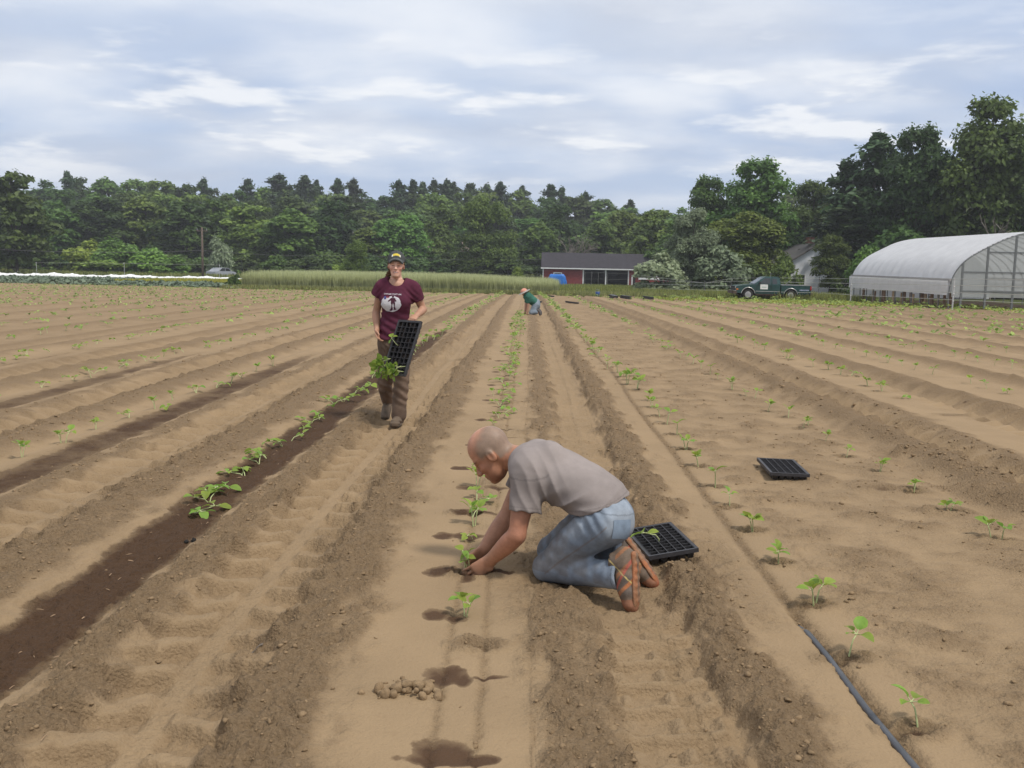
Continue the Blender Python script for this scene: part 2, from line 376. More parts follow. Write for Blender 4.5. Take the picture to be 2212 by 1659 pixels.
# ------------------------------------------------------------------ where the seedlings stand: (x, y, row, limp)
SEEDS = []
def sd(row, pts, limp=0.0):
    for px, py in pts:
        g = GP(px, py, -0.01); SEEDS.append((g[0], g[1], row, limp))
sd('R', [(1981, 1576), (1834, 1422), (1759, 1307), (1682, 1217), (1627, 1147), (1576, 1096), (1545, 1052), (1510, 1008), (1482, 971), (1462, 940), (1441, 915), (1425, 900), (1409, 880), (1399, 864), (1375, 842)])
sd('S', [(2164, 1167), (2140, 1163), (2049, 1109), (1974, 1065), (1900, 1021), (1829, 986), (1783, 955), (1735, 925), (1745, 918), (1703, 902), (1659, 888), (1631, 860), (1612, 856), (1583, 842), (1551, 816), (1534, 806), (1515, 794), (1497, 784), (1471, 768)])
sd('A', [(415, 1102), (441, 1058), (476, 1056), (522, 1020), (530, 1022), (577, 985), (630, 947), (654, 921), (690, 900), (703, 878), (741, 862), (781, 833), (807, 807), (452, 1075), (560, 998), (610, 958), (672, 908), (722, 868), (765, 845)], 1.0)
sd('B', [(47, 983), (133, 951), (142, 951), (207, 921), (279, 900), (336, 881), (356, 879), (374, 862), (424, 845), (467, 831), (498, 820), (521, 809), (553, 797), (590, 784)], 0.5)
sd('Z', [(1005, 1336), (1020, 1164), (1024, 1138), (1022, 1115), (1030, 1085), (1030, 1056), (1020, 1011), (1045, 985), (1069, 927), (1077, 903), (1085, 868), (1092, 845), (1080, 808), (1100, 806), (1090, 796)], 0.6)
sd('T', [(1947, 858), (1905, 844), (1875, 832), (1839, 810), (1815, 808), (1790, 795), (1757, 788), (1705, 772)], 0.2)
def rowx(row, y):
    x = ROWS[row]
    if row == 'R': x += np.interp(y, [12, 30, 70], [0.02, -0.20, -0.45])
    if row == 'Z': x += np.interp(y, [9, 30, 70], [0, 0.04, 0.02])
    if row in 'ABCD' and len(row) == 1: x += np.interp(y, [12, 40, 70], [0, 0.12, 0.2])
    return x
_rr = random.Random(3)
_start = dict(R=12.8, S=16.5, A=13.0, B=18.6, Z=8.8, T=17.0)
for row in ROWS:
    y = _start.get(row, max(abs(ROWS[row]) * 1.35, 5.0)); x0 = ROWS[row]
    sp = 0.27 if row == 'Z' else 0.42 if row == 'R' else 0.55
    end = 34.0 if row == 'Z' else float(field_end(np.array(x0))) - 1.5
    while y < end:
        if _rr.random() > 0.12:
            SEEDS.append((rowx(row, y) + _rr.gauss(0, .045), y + _rr.gauss(0, .06), row, 0.8 if x0 < 0 else 0.25))
        y += sp * _rr.uniform(.85, 1.2) * (1 + y * 0.004)
HOLD = (PX(1008, 1246, 4.73)[0], 4.73)        # the hole the man is planting
for (x, y, row, l) in SEEDS:
    if row in 'RST' and y < 22: HOLE.append((x - 0.02, y - 0.03, 0.05))
    elif row == 'A' and y < 7: HOLE.append((x, y, .05))
for px, py in [(1905, 1056), (2066, 1106), (1790, 960), (1985, 905), (2060, 895), (2145, 905), (2085, 870), (1035, 1393), (1010, 1108), (300, 1350), (180, 1360), (330, 1330)]:
    g = GP(px, py); HOLE.append((g[0], g[1], 0.05 if px < 1400 else 0.08))
HOLE.append((HOLD[0] + .01, HOLD[1], 0.065)); HOLE.append((HOLD[0] + .03, HOLD[1] - .01, 0.05))

# ------------------------------------------------------------------ the tilled field: one sheet, dense near the viewer
def spaced():
    ys = [1.5]
    while ys[-1] < 92:
        y = ys[-1]; ys.append(y + min(max(0.95 * y * y / 1514, 0.0092), 0.36))
    xs = list(np.arange(-2.2, 1.65, 0.0092)); d = 0.0092
    while xs[-1] < 30: d = min(d * 1.045, 0.32); xs.append(xs[-1] + d)
    d = 0.0092; left = [xs[0]]
    while left[-1] > -62: d = min(d * 1.042, 0.36); left.append(left[-1] - d)
    return np.array(left[:0:-1] + xs), np.array(ys)
XS, YS = spaced()
GX, GY = np.meshgrid(XS, YS)
_z, _lo, _we = profile(GX.ravel(), GY.ravel())
GZ = (_z + terr(GX.ravel(), GY.ravel())).reshape(GX.shape)
# past the field's end and sides the sheet sinks under the grass
_over = np.maximum.reduce([GY - field_end(GX), (GX - 27.0), (-60 - GX)])
GZ = GZ - 0.35 * sstep(0.0, 1.2, _over)
ny, nx = GX.shape
idx = np.arange(ny * nx).reshape(ny, nx)
FQ = np.stack([idx[:-1, :-1], idx[:-1, 1:], idx[1:, 1:], idx[1:, :-1]], -1).reshape(-1, 4)
keep = (_over[:-1, :-1].ravel() < 2.0)
FQ = FQ[keep]
fme = mesh_np('tilled_field', np.c_[GX.ravel(), GY.ravel(), GZ.ravel()], FQ, True)
set_attr(fme, 'loose', _lo); set_attr(fme, 'wet', _we)
def fz(x, y):
    """height of the soil at a point"""
    a = np.array([float(x)]); b = np.array([float(y)])
    return float(profile(a, b)[0][0] + terr(a, b)[0])
def fz_grid(x, y):
    x = np.asarray(x, float); y = np.asarray(y, float)
    i = np.clip(np.searchsorted(XS, x) - 1, 0, nx - 2); j = np.clip(np.searchsorted(YS, y) - 1, 0, ny - 2)
    u = np.clip((x - XS[i]) / (XS[i + 1] - XS[i]), 0, 1); v = np.clip((y - YS[j]) / (YS[j + 1] - YS[j]), 0, 1)
    return (GZ[j, i] * (1 - u) + GZ[j, i + 1] * u) * (1 - v) + (GZ[j + 1, i] * (1 - u) + GZ[j + 1, i + 1] * u) * v
LOG = _lo.reshape(GX.shape); WEG = _we.reshape(GX.shape)
def at_grid(A, x, y):
    i = np.clip(np.searchsorted(XS, x), 0, nx - 1); j = np.clip(np.searchsorted(YS, y), 0, ny - 1); return A[j, i]
SOIL_DRY, SOIL_LOOSE, SOIL_WET = (0.290, 0.204, 0.118), (0.236, 0.163, 0.094), (0.086, 0.050, 0.029)
def soil_material():
    m = bpy.data.materials.new('soil'); m.use_nodes = True; q = NT(m.node_tree); b = m.node_tree.nodes['Principled BSDF']
    pos = q.new('ShaderNodeNewGeometry').outputs['Position']
    lo = q.attr('loose'); we = q.attr('wet')
    nb = q.noise(pos, 1.3, 5, 0.6); nm = q.noise(pos, 14, 6, 0.65); nf = q.noise(pos, 120, 4, 0.6)
    dry = q.mix(q.ramp(nb, 0.3, 0.7), tuple(c * 0.93 for c in SOIL_DRY), tuple(c * 1.07 for c in SOIL_DRY))
    lf = q.math('ADD', lo, q.math('MULTIPLY', q.math('SUBTRACT', nm, 0.5), 0.6))
    c = q.mix(q.ramp(lf, 0.12, 0.85), dry, SOIL_LOOSE)
    nk = q.noise(pos, 60, 5, 0.7)
    c = q.mix(q.math('MULTIPLY', q.ramp(nm, 0.56, 0.75), 0.30), c, (0.18, 0.115, 0.065))
    c = q.mix(q.math('MULTIPLY', q.ramp(nk, 0.50, 0.68), q.math('MULTIPLY', lo, 0.55)), c, (0.13, 0.083, 0.047))
    c = q.mix(q.math('MULTIPLY', q.ramp(nk, 0.46, 0.30), q.math('MULTIPLY', lo, 0.40)), c, (0.37, 0.262, 0.158))
    c = q.mix(q.math('MULTIPLY', q.ramp(nf, 0.62, 0.8), 0.35), c, (0.42, 0.31, 0.21))
    c = q.mix(q.math('MULTIPLY', q.ramp(nf, 0.40, 0.25), 0.25), c, (0.15, 0.095, 0.055))
    wf = q.math('ADD', we, q.math('ADD', q.math('MULTIPLY', q.math('SUBTRACT', nm, 0.5), 0.55), q.math('MULTIPLY', q.math('SUBTRACT', nf, 0.5), 0.18)))
    w = q.ramp(wf, 0.42, 0.58)
    half = q.mix(0.58, SOIL_WET, SOIL_LOOSE)
    wcol = q.mix(q.ramp(q.math('ADD', wf, q.math('MULTIPLY', q.math('SUBTRACT', nb, .5), 1.2)), 0.5, 1.0), half, SOIL_WET)
    c = q.mix(w, c, wcol)
    q.link(c, b.inputs['Base Color'])
    b.inputs['Specular IOR Level'].default_value = 0.15
    b.inputs['Roughness'].default_value = 0.95
    vo = q.new('ShaderNodeTexVoronoi'); vo.inputs['Scale'].default_value = 75; q.link(pos, vo.inputs['Vector'])
    crumb = q.math('SUBTRACT', 1.0, vo.outputs['Distance'])
    h = q.math('ADD', q.math('MULTIPLY', q.math('ADD', q.noise(pos, 45, 6, 0.68), q.math('MULTIPLY', crumb, .35)), q.math('ADD', q.math('MULTIPLY', lo, 1.0), 0.18)), q.math('MULTIPLY', nf, 0.10))
    bn = q.new('ShaderNodeBump'); bn.inputs['Strength'].default_value = 0.9; bn.inputs['Distance'].default_value = 0.028
    q.link(h, bn.inputs['Height']); q.link(bn.outputs[0], b.inputs['Normal'])
    return m
M_SOIL = soil_material()
field = link('tilled_field', fme, M_SOIL); tag(field, kind='structure')
M_CLOD = mat('clod_soil', (0.240, 0.166, 0.096), 0.95, 0.25, 30, 0.004, 90, spec=0.1)
M_WETCLOD = mat('wet_clod_soil', (0.10, 0.058, 0.036), 0.95, 0.25, 30, 0.004, 90, spec=0.15)
# clods: thousands of crumbs lying on the loose ridges
_ico = None
def ico(sub=1):
    import bmesh
    bm = bmesh.new(); bmesh.ops.create_icosphere(bm, subdivisions=sub, radius=1.0)
    V = np.array([v.co[:] for v in bm.verts]); F = np.array([[v.index for v in f.verts] for f in bm.faces]); bm.free(); return V, F
def scatter_clods(n, ylo, yhi, rmin, rmax, sub, thr):
    x = rng.uniform(-5.2, 4.6, n * 14); y = 1.9 + (yhi - 1.9) * rng.uniform(0, 1, n * 14) ** 1.7
    l = at_grid(LOG, x, y); w = at_grid(WEG, x, y)
    ok = (rng.uniform(thr, 1.5, len(x)) < l) & (w < 0.3) | (rng.uniform(0, 1, len(x)) < 0.003)
    ok &= (y > ylo)
    x = x[ok][:n]; y = y[ok][:n]; k = len(x)
    r = rmin * (rmax / rmin) ** (rng.uniform(0, 1, k) ** 2.6)
    V0, F0 = ico(sub); nv = len(V0)
    sh = rng.uniform(.50, 1.30, (k, nv, 1)); sx = rng.uniform(.55, 1.4, (k, 1, 3)) * np.array([1, 1, .6])
    a = rng.uniform(0, 6.28, k); ca, sa = np.cos(a)[:, None], np.sin(a)[:, None]
    V = V0[None] * sh * sx * r[:, None, None]
    V = np.stack([V[..., 0] * ca - V[..., 1] * sa, V[..., 0] * sa + V[..., 1] * ca, V[..., 2]], -1)
    V += np.stack([x, y, fz_grid(x, y) + r * .12], -1)[:, None, :]
    F = (F0[None] + (np.arange(k) * nv)[:, None, None]).reshape(-1, 3)
    return V.reshape(-1, 3), F
V1, F1 = scatter_clods(14000, 1.9, 9.5, .0028, .016, 1, 0.25)
V2, F2 = scatter_clods(4000, 6, 22, .008, .026, 1, 0.3)
sel = rng.uniform(0, 1, 0)
tag(link('soil_clods', mesh_np('soil_clods', np.r_[V1, V2], np.r_[F1, F2 + len(V1)]), M_CLOD), 'crumbly brown soil clods strewn along the ridges', 'soil clods', kind='stuff')
# the heap of clods thrown out beside the watered hole in the pale bed
def clod_heap(name, px, py, n, spread, rmax, label, m):
    g = GP(px, py); V0, F0 = ico(2); Vs = []; Fs = []; b = 0
    for k in range(n):
        rr = rmax * rng.uniform(.12, 1) ** 1.9; q = rng.normal(0, spread, 2) * [1.2, .8]; d = math.hypot(*q)
        hgt = max(0, 0.026 * (1 - d / (spread * 2)))
        v = V0 * (1 + 0.42 * (vn3(V0 * 1.9 + k * 9.1, 3)[:, None] - .5) * 2 + .22 * (vn3(V0 * 5.5 + k * 3.3, 5)[:, None] - .5) * 2) * rr * rng.uniform(.65, 1.35, 3)
        v = v + [g[0] + q[0], g[1] + q[1], fz(g[0] + q[0], g[1] + q[1]) + rr * .3 + hgt * rng.uniform(0, 1)]
        Vs.append(v); Fs.append(F0 + b); b += len(v)
    return tag(link(name, mesh_np(name, np.concatenate(Vs), np.concatenate(Fs), False), m), label, 'soil heap', kind='stuff')
clod_heap('soil_heap', 885, 1497, 60, 0.050, 0.024, 'small heap of pale soil lumps beside a watered planting hole', M_CLOD)
clod_heap('soil_heap', 405, 1163, 9, 0.018, 0.016, 'dark lump of potting soil lying on the wet furrow', mat('potting_soil', (.02, .018, .016), .9, .3))
# straw and chaff on the wet strip
V = []; F = []
for k in range(80):
    y = 2.4 + 5.5 * rng.uniform() ** 1.5; x = rng.uniform(-2.2, -1.6) if k % 5 else rng.uniform(-3, 1.6)
    a = rng.uniform(0, 3.14); L = rng.uniform(.006, .018); w = rng.uniform(.001, .003)
    z = float(fz_grid(np.array([x]), np.array([y]))[0]) + .004
    dx, dy = math.cos(a) * L, math.sin(a) * L; b = len(V)
    V += [(x - dx - dy * w / L, y - dy + dx * w / L, z), (x - dx + dy * w / L, y - dy - dx * w / L, z), (x + dx + dy * w / L, y + dy - dx * w / L, z + .004), (x + dx - dy * w / L, y + dy + dx * w / L, z + .004), (x, y, z + .006)]
    F += [(b, b + 1, b + 4), (b + 1, b + 2, b + 4), (b + 2, b + 3, b + 4), (b + 3, b, b + 4)]
tag(link('straw', mesh_np('straw', V, F), mat('straw', (0.30, 0.20, 0.12), .8, .3)), 'bits of pale straw scattered over the soil', 'straw', kind='stuff')
# ------------------------------------------------------------------ grass land round the field, out to the horizon
def grassland():
    ys = np.r_[np.arange(-30, 150, 2.0), np.arange(150, 420, 6.0), np.arange(420, 2400, 60.0)]
    xs = np.r_[np.arange(-1500, -140, 80.0), np.arange(-140, 140, 2.0), np.arange(140, 1501, 80.0)]
    X, Y = np.meshgrid(xs, ys); Z = terr(X, Y) + (fbm2(X * .2, Y * .2, 9, 3) - .5) * .15
    ins = np.minimum.reduce([field_end(X) - Y, 27.0 - X, X + 60, Y + 10])
    Z = Z - 0.03 - 0.40 * sstep(-0.2, 1.5, ins)
    i = np.arange(X.size).reshape(X.shape)
    Fq = np.stack([i[:-1, :-1], i[:-1, 1:], i[1:, 1:], i[1:, :-1]], -1).reshape(-1, 4)
    return mesh_np('grass_ground', np.c_[X.ravel(), Y.ravel(), Z.ravel()], Fq, True)
M_GRASSG = mat('grass_ground', (0.060, 0.088, 0.028), 0.95, 0.3, 0.6, 0.05, 3, col2=(0.095, 0.10, 0.038), spec=0.05)
tag(link('ground', grassland(), M_GRASSG), kind='structure')
# ------------------------------------------------------------------ foliage builders
def leaf_cards(C, N, size, seed, aspect=1.5):
    """C (n,3) centres, N (n,3) normals, size (n,) -> bent diamond leaves, 2 tris each"""
    r = np.random.default_rng(seed); n = len(C)
    N = N / (np.linalg.norm(N, axis=1, keepdims=True) + 1e-9)
    A = np.cross(N, r.normal(size=(n, 3))); A /= (np.linalg.norm(A, axis=1, keepdims=True) + 1e-9); B = np.cross(N, A)
    s = size[:, None]
    V = np.stack([C - A * s * aspect / 2, C + B * s * .5 - N * s * .12, C + A * s * aspect / 2 - N * s * .15, C - B * s * .5 - N * s * .12], 1)
    F = np.arange(n * 4).reshape(n, 4)
    return V.reshape(-1, 3), F
def crown_mesh(name, clumps, leaf, per, seed, up=0.8, shell=0.42):
    """clumps (k,4): centre + radius"""
    r = np.random.default_rng(seed); Cs = []; Ns = []; Vr = []
    for k, (cx, cy, cz, R) in enumerate(clumps):
        n = max(8, int(per * R * R)); d = r.normal(size=(n, 3)); d /= np.linalg.norm(d, axis=1, keepdims=True)
        d[:, 2] = np.where(d[:, 2] < -0.35, -d[:, 2] * .5, d[:, 2])
        rad = R * (shell + (1 - shell) * r.uniform(0, 1, n) ** .6) * r.uniform(.8, 1.22, n)
        Cs.append(np.array([cx, cy, cz]) + d * rad[:, None] * [1, 1, .86]); Ns.append(d * .8 + [0, 0, up] + r.normal(size=(n, 3)) * .55)
        Vr.append(np.clip(r.uniform(.0, .55) + r.normal(.22, .2, n), 0, 1))
    C = np.concatenate(Cs); N = np.concatenate(Ns); v = np.concatenate(Vr)
    V, F = leaf_cards(C, N, leaf * r.uniform(.65, 1.3, len(C)), seed + 1)
    me = mesh_np(name, V, F); set_attr(me, 'var', np.repeat(v, 4)); return me
def limbs_mesh(name, H, base, r0, tips, seed, n=6, lean=0.0):
    r = random.Random(seed); mb = MB()
    top = H * 0.82
    tr = [Vector((lean * (z / H) ** 2 * H + r.gauss(0, .012 * H) * (z > 0), r.gauss(0, .012 * H) * (z > 0), z)) for z in np.linspace(-0.3, top, 7)]
    mb.tube(tr, [r0 * (1.25 if i == 0 else 1 - .13 * i) for i in range(7)], n)
    for tp in tips:
        tp = Vector(tp); z0 = max(base * .7, min(top * .9, tp.z * r.uniform(.45, .75))); i = min(5, int((z0 + .3) / (top + .3) * 6))
        p0 = tr[i].lerp(tr[i + 1], .5); mid = p0.lerp(tp, .5) + Vector((r.gauss(0, .04), r.gauss(0, .04), .05)) * H
        mb.tube([p0, mid, tp], [r0 * .42, r0 * .25, r0 * .08], 5, False)
    return mb.mesh(name, True)
def broadleaf(seed, nclump=34, leaf=.034, per=150, crown_base=.22, spread=.36, top_heavy=.15, lumps=.30):
    """unit-height tree, crown radius about `spread`; scaled when placed"""
    r = np.random.default_rng(seed); cl = []
    for k in range(nclump):
        zt = r.uniform(0, 1); z = crown_base + (1 - crown_base) * (.08 + .84 * zt)
        env = math.sin(math.pi * (0.12 + 0.80 * zt ** (1 - top_heavy))) ** .6
        rr = spread * env * (.35 + .65 * r.uniform() ** .5) * (1 + lumps * (r.uniform() - .5)); a = r.uniform(0, 6.283)
        R = r.uniform(.075, .145) * (1.1 - .35 * zt)
        cl.append((math.cos(a) * max(0, rr - R * .5), math.sin(a) * max(0, rr - R * .5), min(z, 1 - R * .75), R))
    for k in range(9): cl.append((r.normal(0, spread * .3), r.normal(0, spread * .2), crown_base + (1 - crown_base) * r.uniform(.3, .75), .15))
    cl.append((r.normal(0, .04), r.normal(0, .04), .92, .09))
    cr = crown_mesh('crown', np.array(cl), leaf, per / leaf / leaf, seed)
    tips = [c[:3] for c in cl[:14]]
    return limbs_mesh('trunk', 1.0, crown_base, .019, tips, seed), cr
def pine(seed, leaf=.030, tiers=13, base=.30, width=.19, per=46, irregular=.5):
    r = np.random.default_rng(seed); C = []; N = []; mb = MB()
    mb.tube([(0, 0, -.02), (r.normal(0, .01), 0, .5), (r.normal(0, .012), 0, .97)], [.016, .011, .003], 6)
    for t_ in range(tiers):
        z = base + (1 - base) * (t_ / (tiers - 1)) ** .95 * .96; f = (t_ / (tiers - 1))
        L = width * (1 - f) ** .62 * (.55 + .45 * min(1, f * 4 + .35)) + .03
        nb = r.integers(4, 7); a0 = r.uniform(0, 6.28)
        for b in range(nb):
            if r.uniform() < .14: continue
            a = a0 + b * 6.283 / nb + r.normal(0, .25); l = L * r.uniform(1 - irregular, 1 + .25 * irregular); ri = .10 + .22 * f
            d = np.array([math.cos(a), math.sin(a), ri]); p0 = np.array([0, 0, z]); p1 = p0 + d * l
            mb.tube([p0, p1], [.004, .0015], 4, False)
            for s in np.linspace(.35, 1.0, 5):
                n = int(per * (.6 + .7 * s)); c = p0 + d * l * s
                C.append(c + r.normal(size=(n, 3)) * [.20 * l + .008, .20 * l + .008, .017]); N.append(r.normal(size=(n, 3)) * .6 + [0, 0, .8] + d * .4)
    C.append(np.array([0, 0, .975]) + r.normal(size=(60, 3)) * [.012, .012, .02]); N.append(r.normal(size=(60, 3)))
    C = np.concatenate(C); N = np.concatenate(N); V, F = leaf_cards(C, N, leaf * r.uniform(.5, 1.1, len(C)), seed, 2.2)
    me = mesh_np('crown', V, F); set_attr(me, 'var', np.repeat(np.clip(r.normal(.4, .25, len(C)), 0, 1), 4))
    return mb.mesh('trunk', True), me
def bush(seed, nclump=16, leaf=.058, per=150):
    r = np.random.default_rng(seed); cl = []
    for k in range(nclump):
        a = r.uniform(0, 6.28); q = r.uniform() ** .5; z = .16 + .62 * (1 - q * q * .75) * r.uniform(.45, 1.05); R = r.uniform(.15, .24)
        cl.append((math.cos(a) * q * .40, math.sin(a) * q * .40, max(R * .6, min(z, 1 - R * .7)), R))
    for k in range(7): cl.append((math.cos(k * .9) * .34, math.sin(k * .9) * .34, .12, .17))
    tips = [c[:3] for c in cl[:7]]
    return limbs_mesh('trunk', .75, .1, .022, tips, seed), crown_mesh('crown', np.array(cl), leaf, 17 / leaf / leaf, seed)
def bare_tree(seed, depth=4):
    r = random.Random(seed); mb = MB()
    def br(p, d, L, rad, k):
        q = p + d * L; m = p.lerp(q, .5) + Vector((r.gauss(0, .06), r.gauss(0, .06), r.gauss(0, .03))) * L
        mb.tube([p, m, q], [rad, rad * .85, rad * .65], 5, False)
        if k == 0: return
        for _ in range(r.choice((2, 3, 3))):
            nd = (d + Vector((r.gauss(0, .5), r.gauss(0, .5), r.gauss(.12, .25)))).normalized(); br(p.lerp(q, r.uniform(.6, 1)), nd, L * r.uniform(.55, .8), rad * .6, k - 1)
    br(Vector((0, 0, -.02)), Vector((r.gauss(0, .06), 0, 1)).normalized(), .34, .022, depth); return mb.mesh('trunk', True)
M_BARK = mat('bark', (0.075, 0.058, 0.045), .95, .3, 12, .02, 30)
M_PALEBARK = mat('pale_bark', (0.19, 0.165, 0.14), .9, .25, 12, .02, 30)
LM = dict(oak=leafmat('oak_leaves', (0.095, 0.166, 0.042)), dark=leafmat('dark_leaves', (0.065, 0.117, 0.034)), mid=leafmat('maple_leaves', (0.117, 0.212, 0.049)),
          bright=leafmat('young_leaves', (0.180, 0.293, 0.061)), yellow=leafmat('yellow_leaves', (0.175, 0.235, 0.055)), silver=leafmat('silver_leaves', (0.235, 0.285, 0.165), .3, hue=(1.1, 1.08, 1.1)),
          pine=leafmat('pine_needles', (0.054, 0.099, 0.042), .35, .2), bpine=leafmat('blue_pine_needles', (0.063, 0.108, 0.054), .35, .2))
PROTO = {}
def proto(key, fn):
    if key not in PROTO: PROTO[key] = fn()
    return PROTO[key]
FAR = [lambda s=s: broadleaf(100 + s, 38 + 5 * s % 13, .034, 15, .04 + .03 * (s % 3), .30 + .03 * (s % 4), .1 + .1 * (s % 3)) for s in range(6)]
NEARB = [lambda s=s: broadleaf(200 + s, 58 + 6 * s, .0205, 11, [.20, .08, .06, .04][s], [.34, .36, .40, .42][s], .25) for s in range(4)]
PINES = [lambda s=s: pine(300 + s, .024, 11 + s % 3, .14 + .06 * (s % 3), .17 + .02 * (s % 3), 26, .8) for s in range(4)]
BUSH = [lambda s=s: bush(400 + s, 15 + 3 * s) for s in range(3)]
TREES = []
def tree(px, top, wpx, Y, kind, pk, label, group=None, name='broadleaf_tree', bark=None, cat='tree', basez=None, xy=None):
    """px,top: where its top shows in the photo; wpx: crown width there; Y: how far off it stands"""
    P0 = PX(px, top, Y); zb = tz(P0[0], Y) if basez is None else basez; Ht = P0[2] - zb; wid = wpx / FL * Y
    key, i = pk
    tm, cm = proto(pk, {'far': FAR, 'near': NEARB, 'pine': PINES, 'bush': BUSH}[key][i])
    if not len(cm.materials): cm.materials.append(LM[kind])
    natw = {'far': .72, 'near': .80, 'pine': .36, 'bush': 1.05}[key]
    e = empty(name, (P0[0], Y, zb), random.uniform(0, 6.28))
    s = Ht / (1.0 if key != 'bush' else .92); sw = wid / natw
    e.scale = (sw, sw, s)
    link('trunk', tm, None, e) if len(tm.materials) else link('trunk', tm, bark or M_BARK, e)
    cro = link('crown', cm, None, e); cro.material_slots[0].link = 'OBJECT'; cro.material_slots[0].material = LM[kind]
    tag(e, label, cat, group); TREES.append(e); return e
def fpk(i): return ('far', i % 6)
G1 = 'broadleaf trees of the wood behind the field'
LB = {'dark': 'dark green broadleaf tree in the wood behind the field', 'mid': 'mid green broadleaf tree in the wood behind the field', 'oak': 'olive green broadleaf tree in the wood behind the field', 'bright': 'fresh light green tree at the front of the wood'}
GR = {'dark': 'dark trees of the far wood', 'mid': 'mid green trees of the far wood', 'oak': 'olive trees of the far wood', 'bright': 'light green trees of the far wood'}
RK = {0: ' on the skyline rank of the far wood', 1: ' in the middle rank of the far wood'}
def wood(px, top, w, Y, kind, i, rank=0, label=None):
    base_ = {'dark': 'dark green rounded tree', 'mid': 'mid green broadleaf tree', 'oak': 'olive green broadleaf tree', 'bright': 'fresh light green tree'}[kind]
    if label: return tree(px, top, w, Y, kind, fpk(i), label)
    return tree(px, top, w, Y, kind, fpk(i), base_ + RK[rank], base_ + 's' + RK[rank])
R2 = random.Random(11)
# back rank along the skyline, on the rising ground
sky_top = [(-120, 372), (0, 388), (60, 384), (150, 381), (210, 386), (285, 381), (345, 386), (420, 398), (500, 400), (560, 400), (640, 404), (720, 412), (800, 412), (880, 415), (960, 416), (1040, 412), (1120, 412), (1200, 418), (1280, 428), (1350, 441), (1410, 444), (1470, 440), (1560, 430), (1700, 420), (1850, 410), (2000, 400), (2150, 390), (2300, 390)]
xs_, ts_ = zip(*sky_top); px = -150
k = 0
while px < 2350:
    wood(px, float(np.interp(px, xs_, ts_)) + R2.uniform(-4, 9), R2.uniform(95, 140), R2.uniform(222, 246), R2.choice(['dark', 'oak', 'mid', 'oak']), k); k += 1; px += R2.uniform(48, 70)
# middle rank
px = -160
while px < 2360:
    tp = float(np.interp(px, [-160, 0, 300, 600, 900, 1200, 1450, 1800, 2350], [400, 408, 418, 425, 440, 455, 470, 460, 440]))
    wood(px, tp + R2.uniform(-8, 20), R2.uniform(110, 165), R2.uniform(186, 206), R2.choice(['dark', 'oak', 'mid', 'oak', 'mid']), k, 1); k += 1; px += R2.uniform(62, 88)
# front rank, tree by tree
front = [(-70, 400, 190, 150, 'dark'), (28, 366, 165, 128, 'dark'), (120, 432, 150, 160, 'oak'), (215, 424, 170, 165, 'dark'), (310, 425, 150, 168, 'oak'), (390, 432, 150, 162, 'dark'), (465, 432, 120, 166, 'oak'),
         (545, 440, 150, 160, 'mid'), (632, 448, 160, 155, 'mid'), (715, 432, 140, 160, 'dark'), (795, 492, 110, 150, 'oak'), (840, 470, 120, 152, 'mid'), (880, 462, 110, 156, 'mid'), (955, 440, 120, 165, 'oak'), (1165, 478, 110, 158, 'mid'), (1205, 440, 120, 170, 'dark'),
         (1300, 478, 110, 160, 'oak'), (1345, 452, 120, 165, 'mid'), (1420, 452, 130, 150, 'oak'), (1465, 470, 120, 140, 'mid')]
FL_ = ['dark tree beyond the far end of the row cover, beside the tallest tree there', 'tallest dark tree standing over the end of the white row cover', 'olive tree next to the tallest one above the row cover', 'dark tree directly behind the scrubby bank', 'olive tree rising behind the widest scrub bush on the bank', 'dark tree between the scrubby bank and the utility pole', 'narrow olive tree right behind the utility pole', 'mid green tree just past the silvery shrub and pole', 'wide mid green tree above the start of the rye', 'dark tree in front of the broad dark pine', 'low olive tree behind the small round tree', 'mid green tree directly behind the woman in the maroon shirt', 'leafy green tree beside the brown roofed house', 'olive tree above the brown roof', 'mid green tree between the big oak and the barn', 'tall dark tree behind the barn gable by the big oak', 'olive tree behind the barn roof beside the leafless trees', 'mid green tree behind the barn roof peak', 'olive tree behind the silvery bushes at the barn end', 'mid green tree between the barn and the tall silvery shrub']
for i, (px, tp, w, Y, kd) in enumerate(front): wood(px, tp, w, Y, kd, i + 2, 0, FL_[i])
tree(1048, 418, 135, 148, 'oak', ('near', 3), 'big rounded oak standing alone in front of the wood near the red barn', name='oak_tree')
# understory along the foot of the wood
px = -150; k = 0
while px < 1700:
    if not 1170 < px < 1390:
        tree(px, R2.uniform(535, 556), R2.uniform(80, 130), R2.uniform(142, 152), R2.choice(['dark', 'dark', 'oak']), ('bush', k % 3), 'dark green underbrush bush at the foot of the wood', 'underbrush bushes at the foot of the wood', 'bush', cat='bush'); k += 1
    px += R2.uniform(48, 75)
# pines on the skyline
PLs = 'tall white pine rising above the far treetops'
for i, (px, tp, w) in enumerate([(535, 390, 46), (603, 379, 70), (660, 382, 50), (684, 392, 36), (730, 390, 48), (764, 389, 44), (862, 393, 46), (892, 392, 50), (914, 397, 40), (938, 391, 44), (965, 392, 46), (980, 396, 40), (1016, 399, 52), (1052, 400, 44), (1082, 396, 40), (1128, 404, 44), (1190, 402, 48), (1214, 407, 40), (1265, 418, 40), (1362, 434, 40), (145, 374, 40), (440, 388, 40)]):
    tree(px, tp, w * 1.3, 232 + (i * 7) % 14, 'bpine', ('pine', i % 4), PLs, 'tall pines on the skyline', 'pine_tree')
tree(742, 428, 130, 175, 'pine', ('pine', 0), 'broad dark pine inside the wood behind the woman', name='pine_tree')
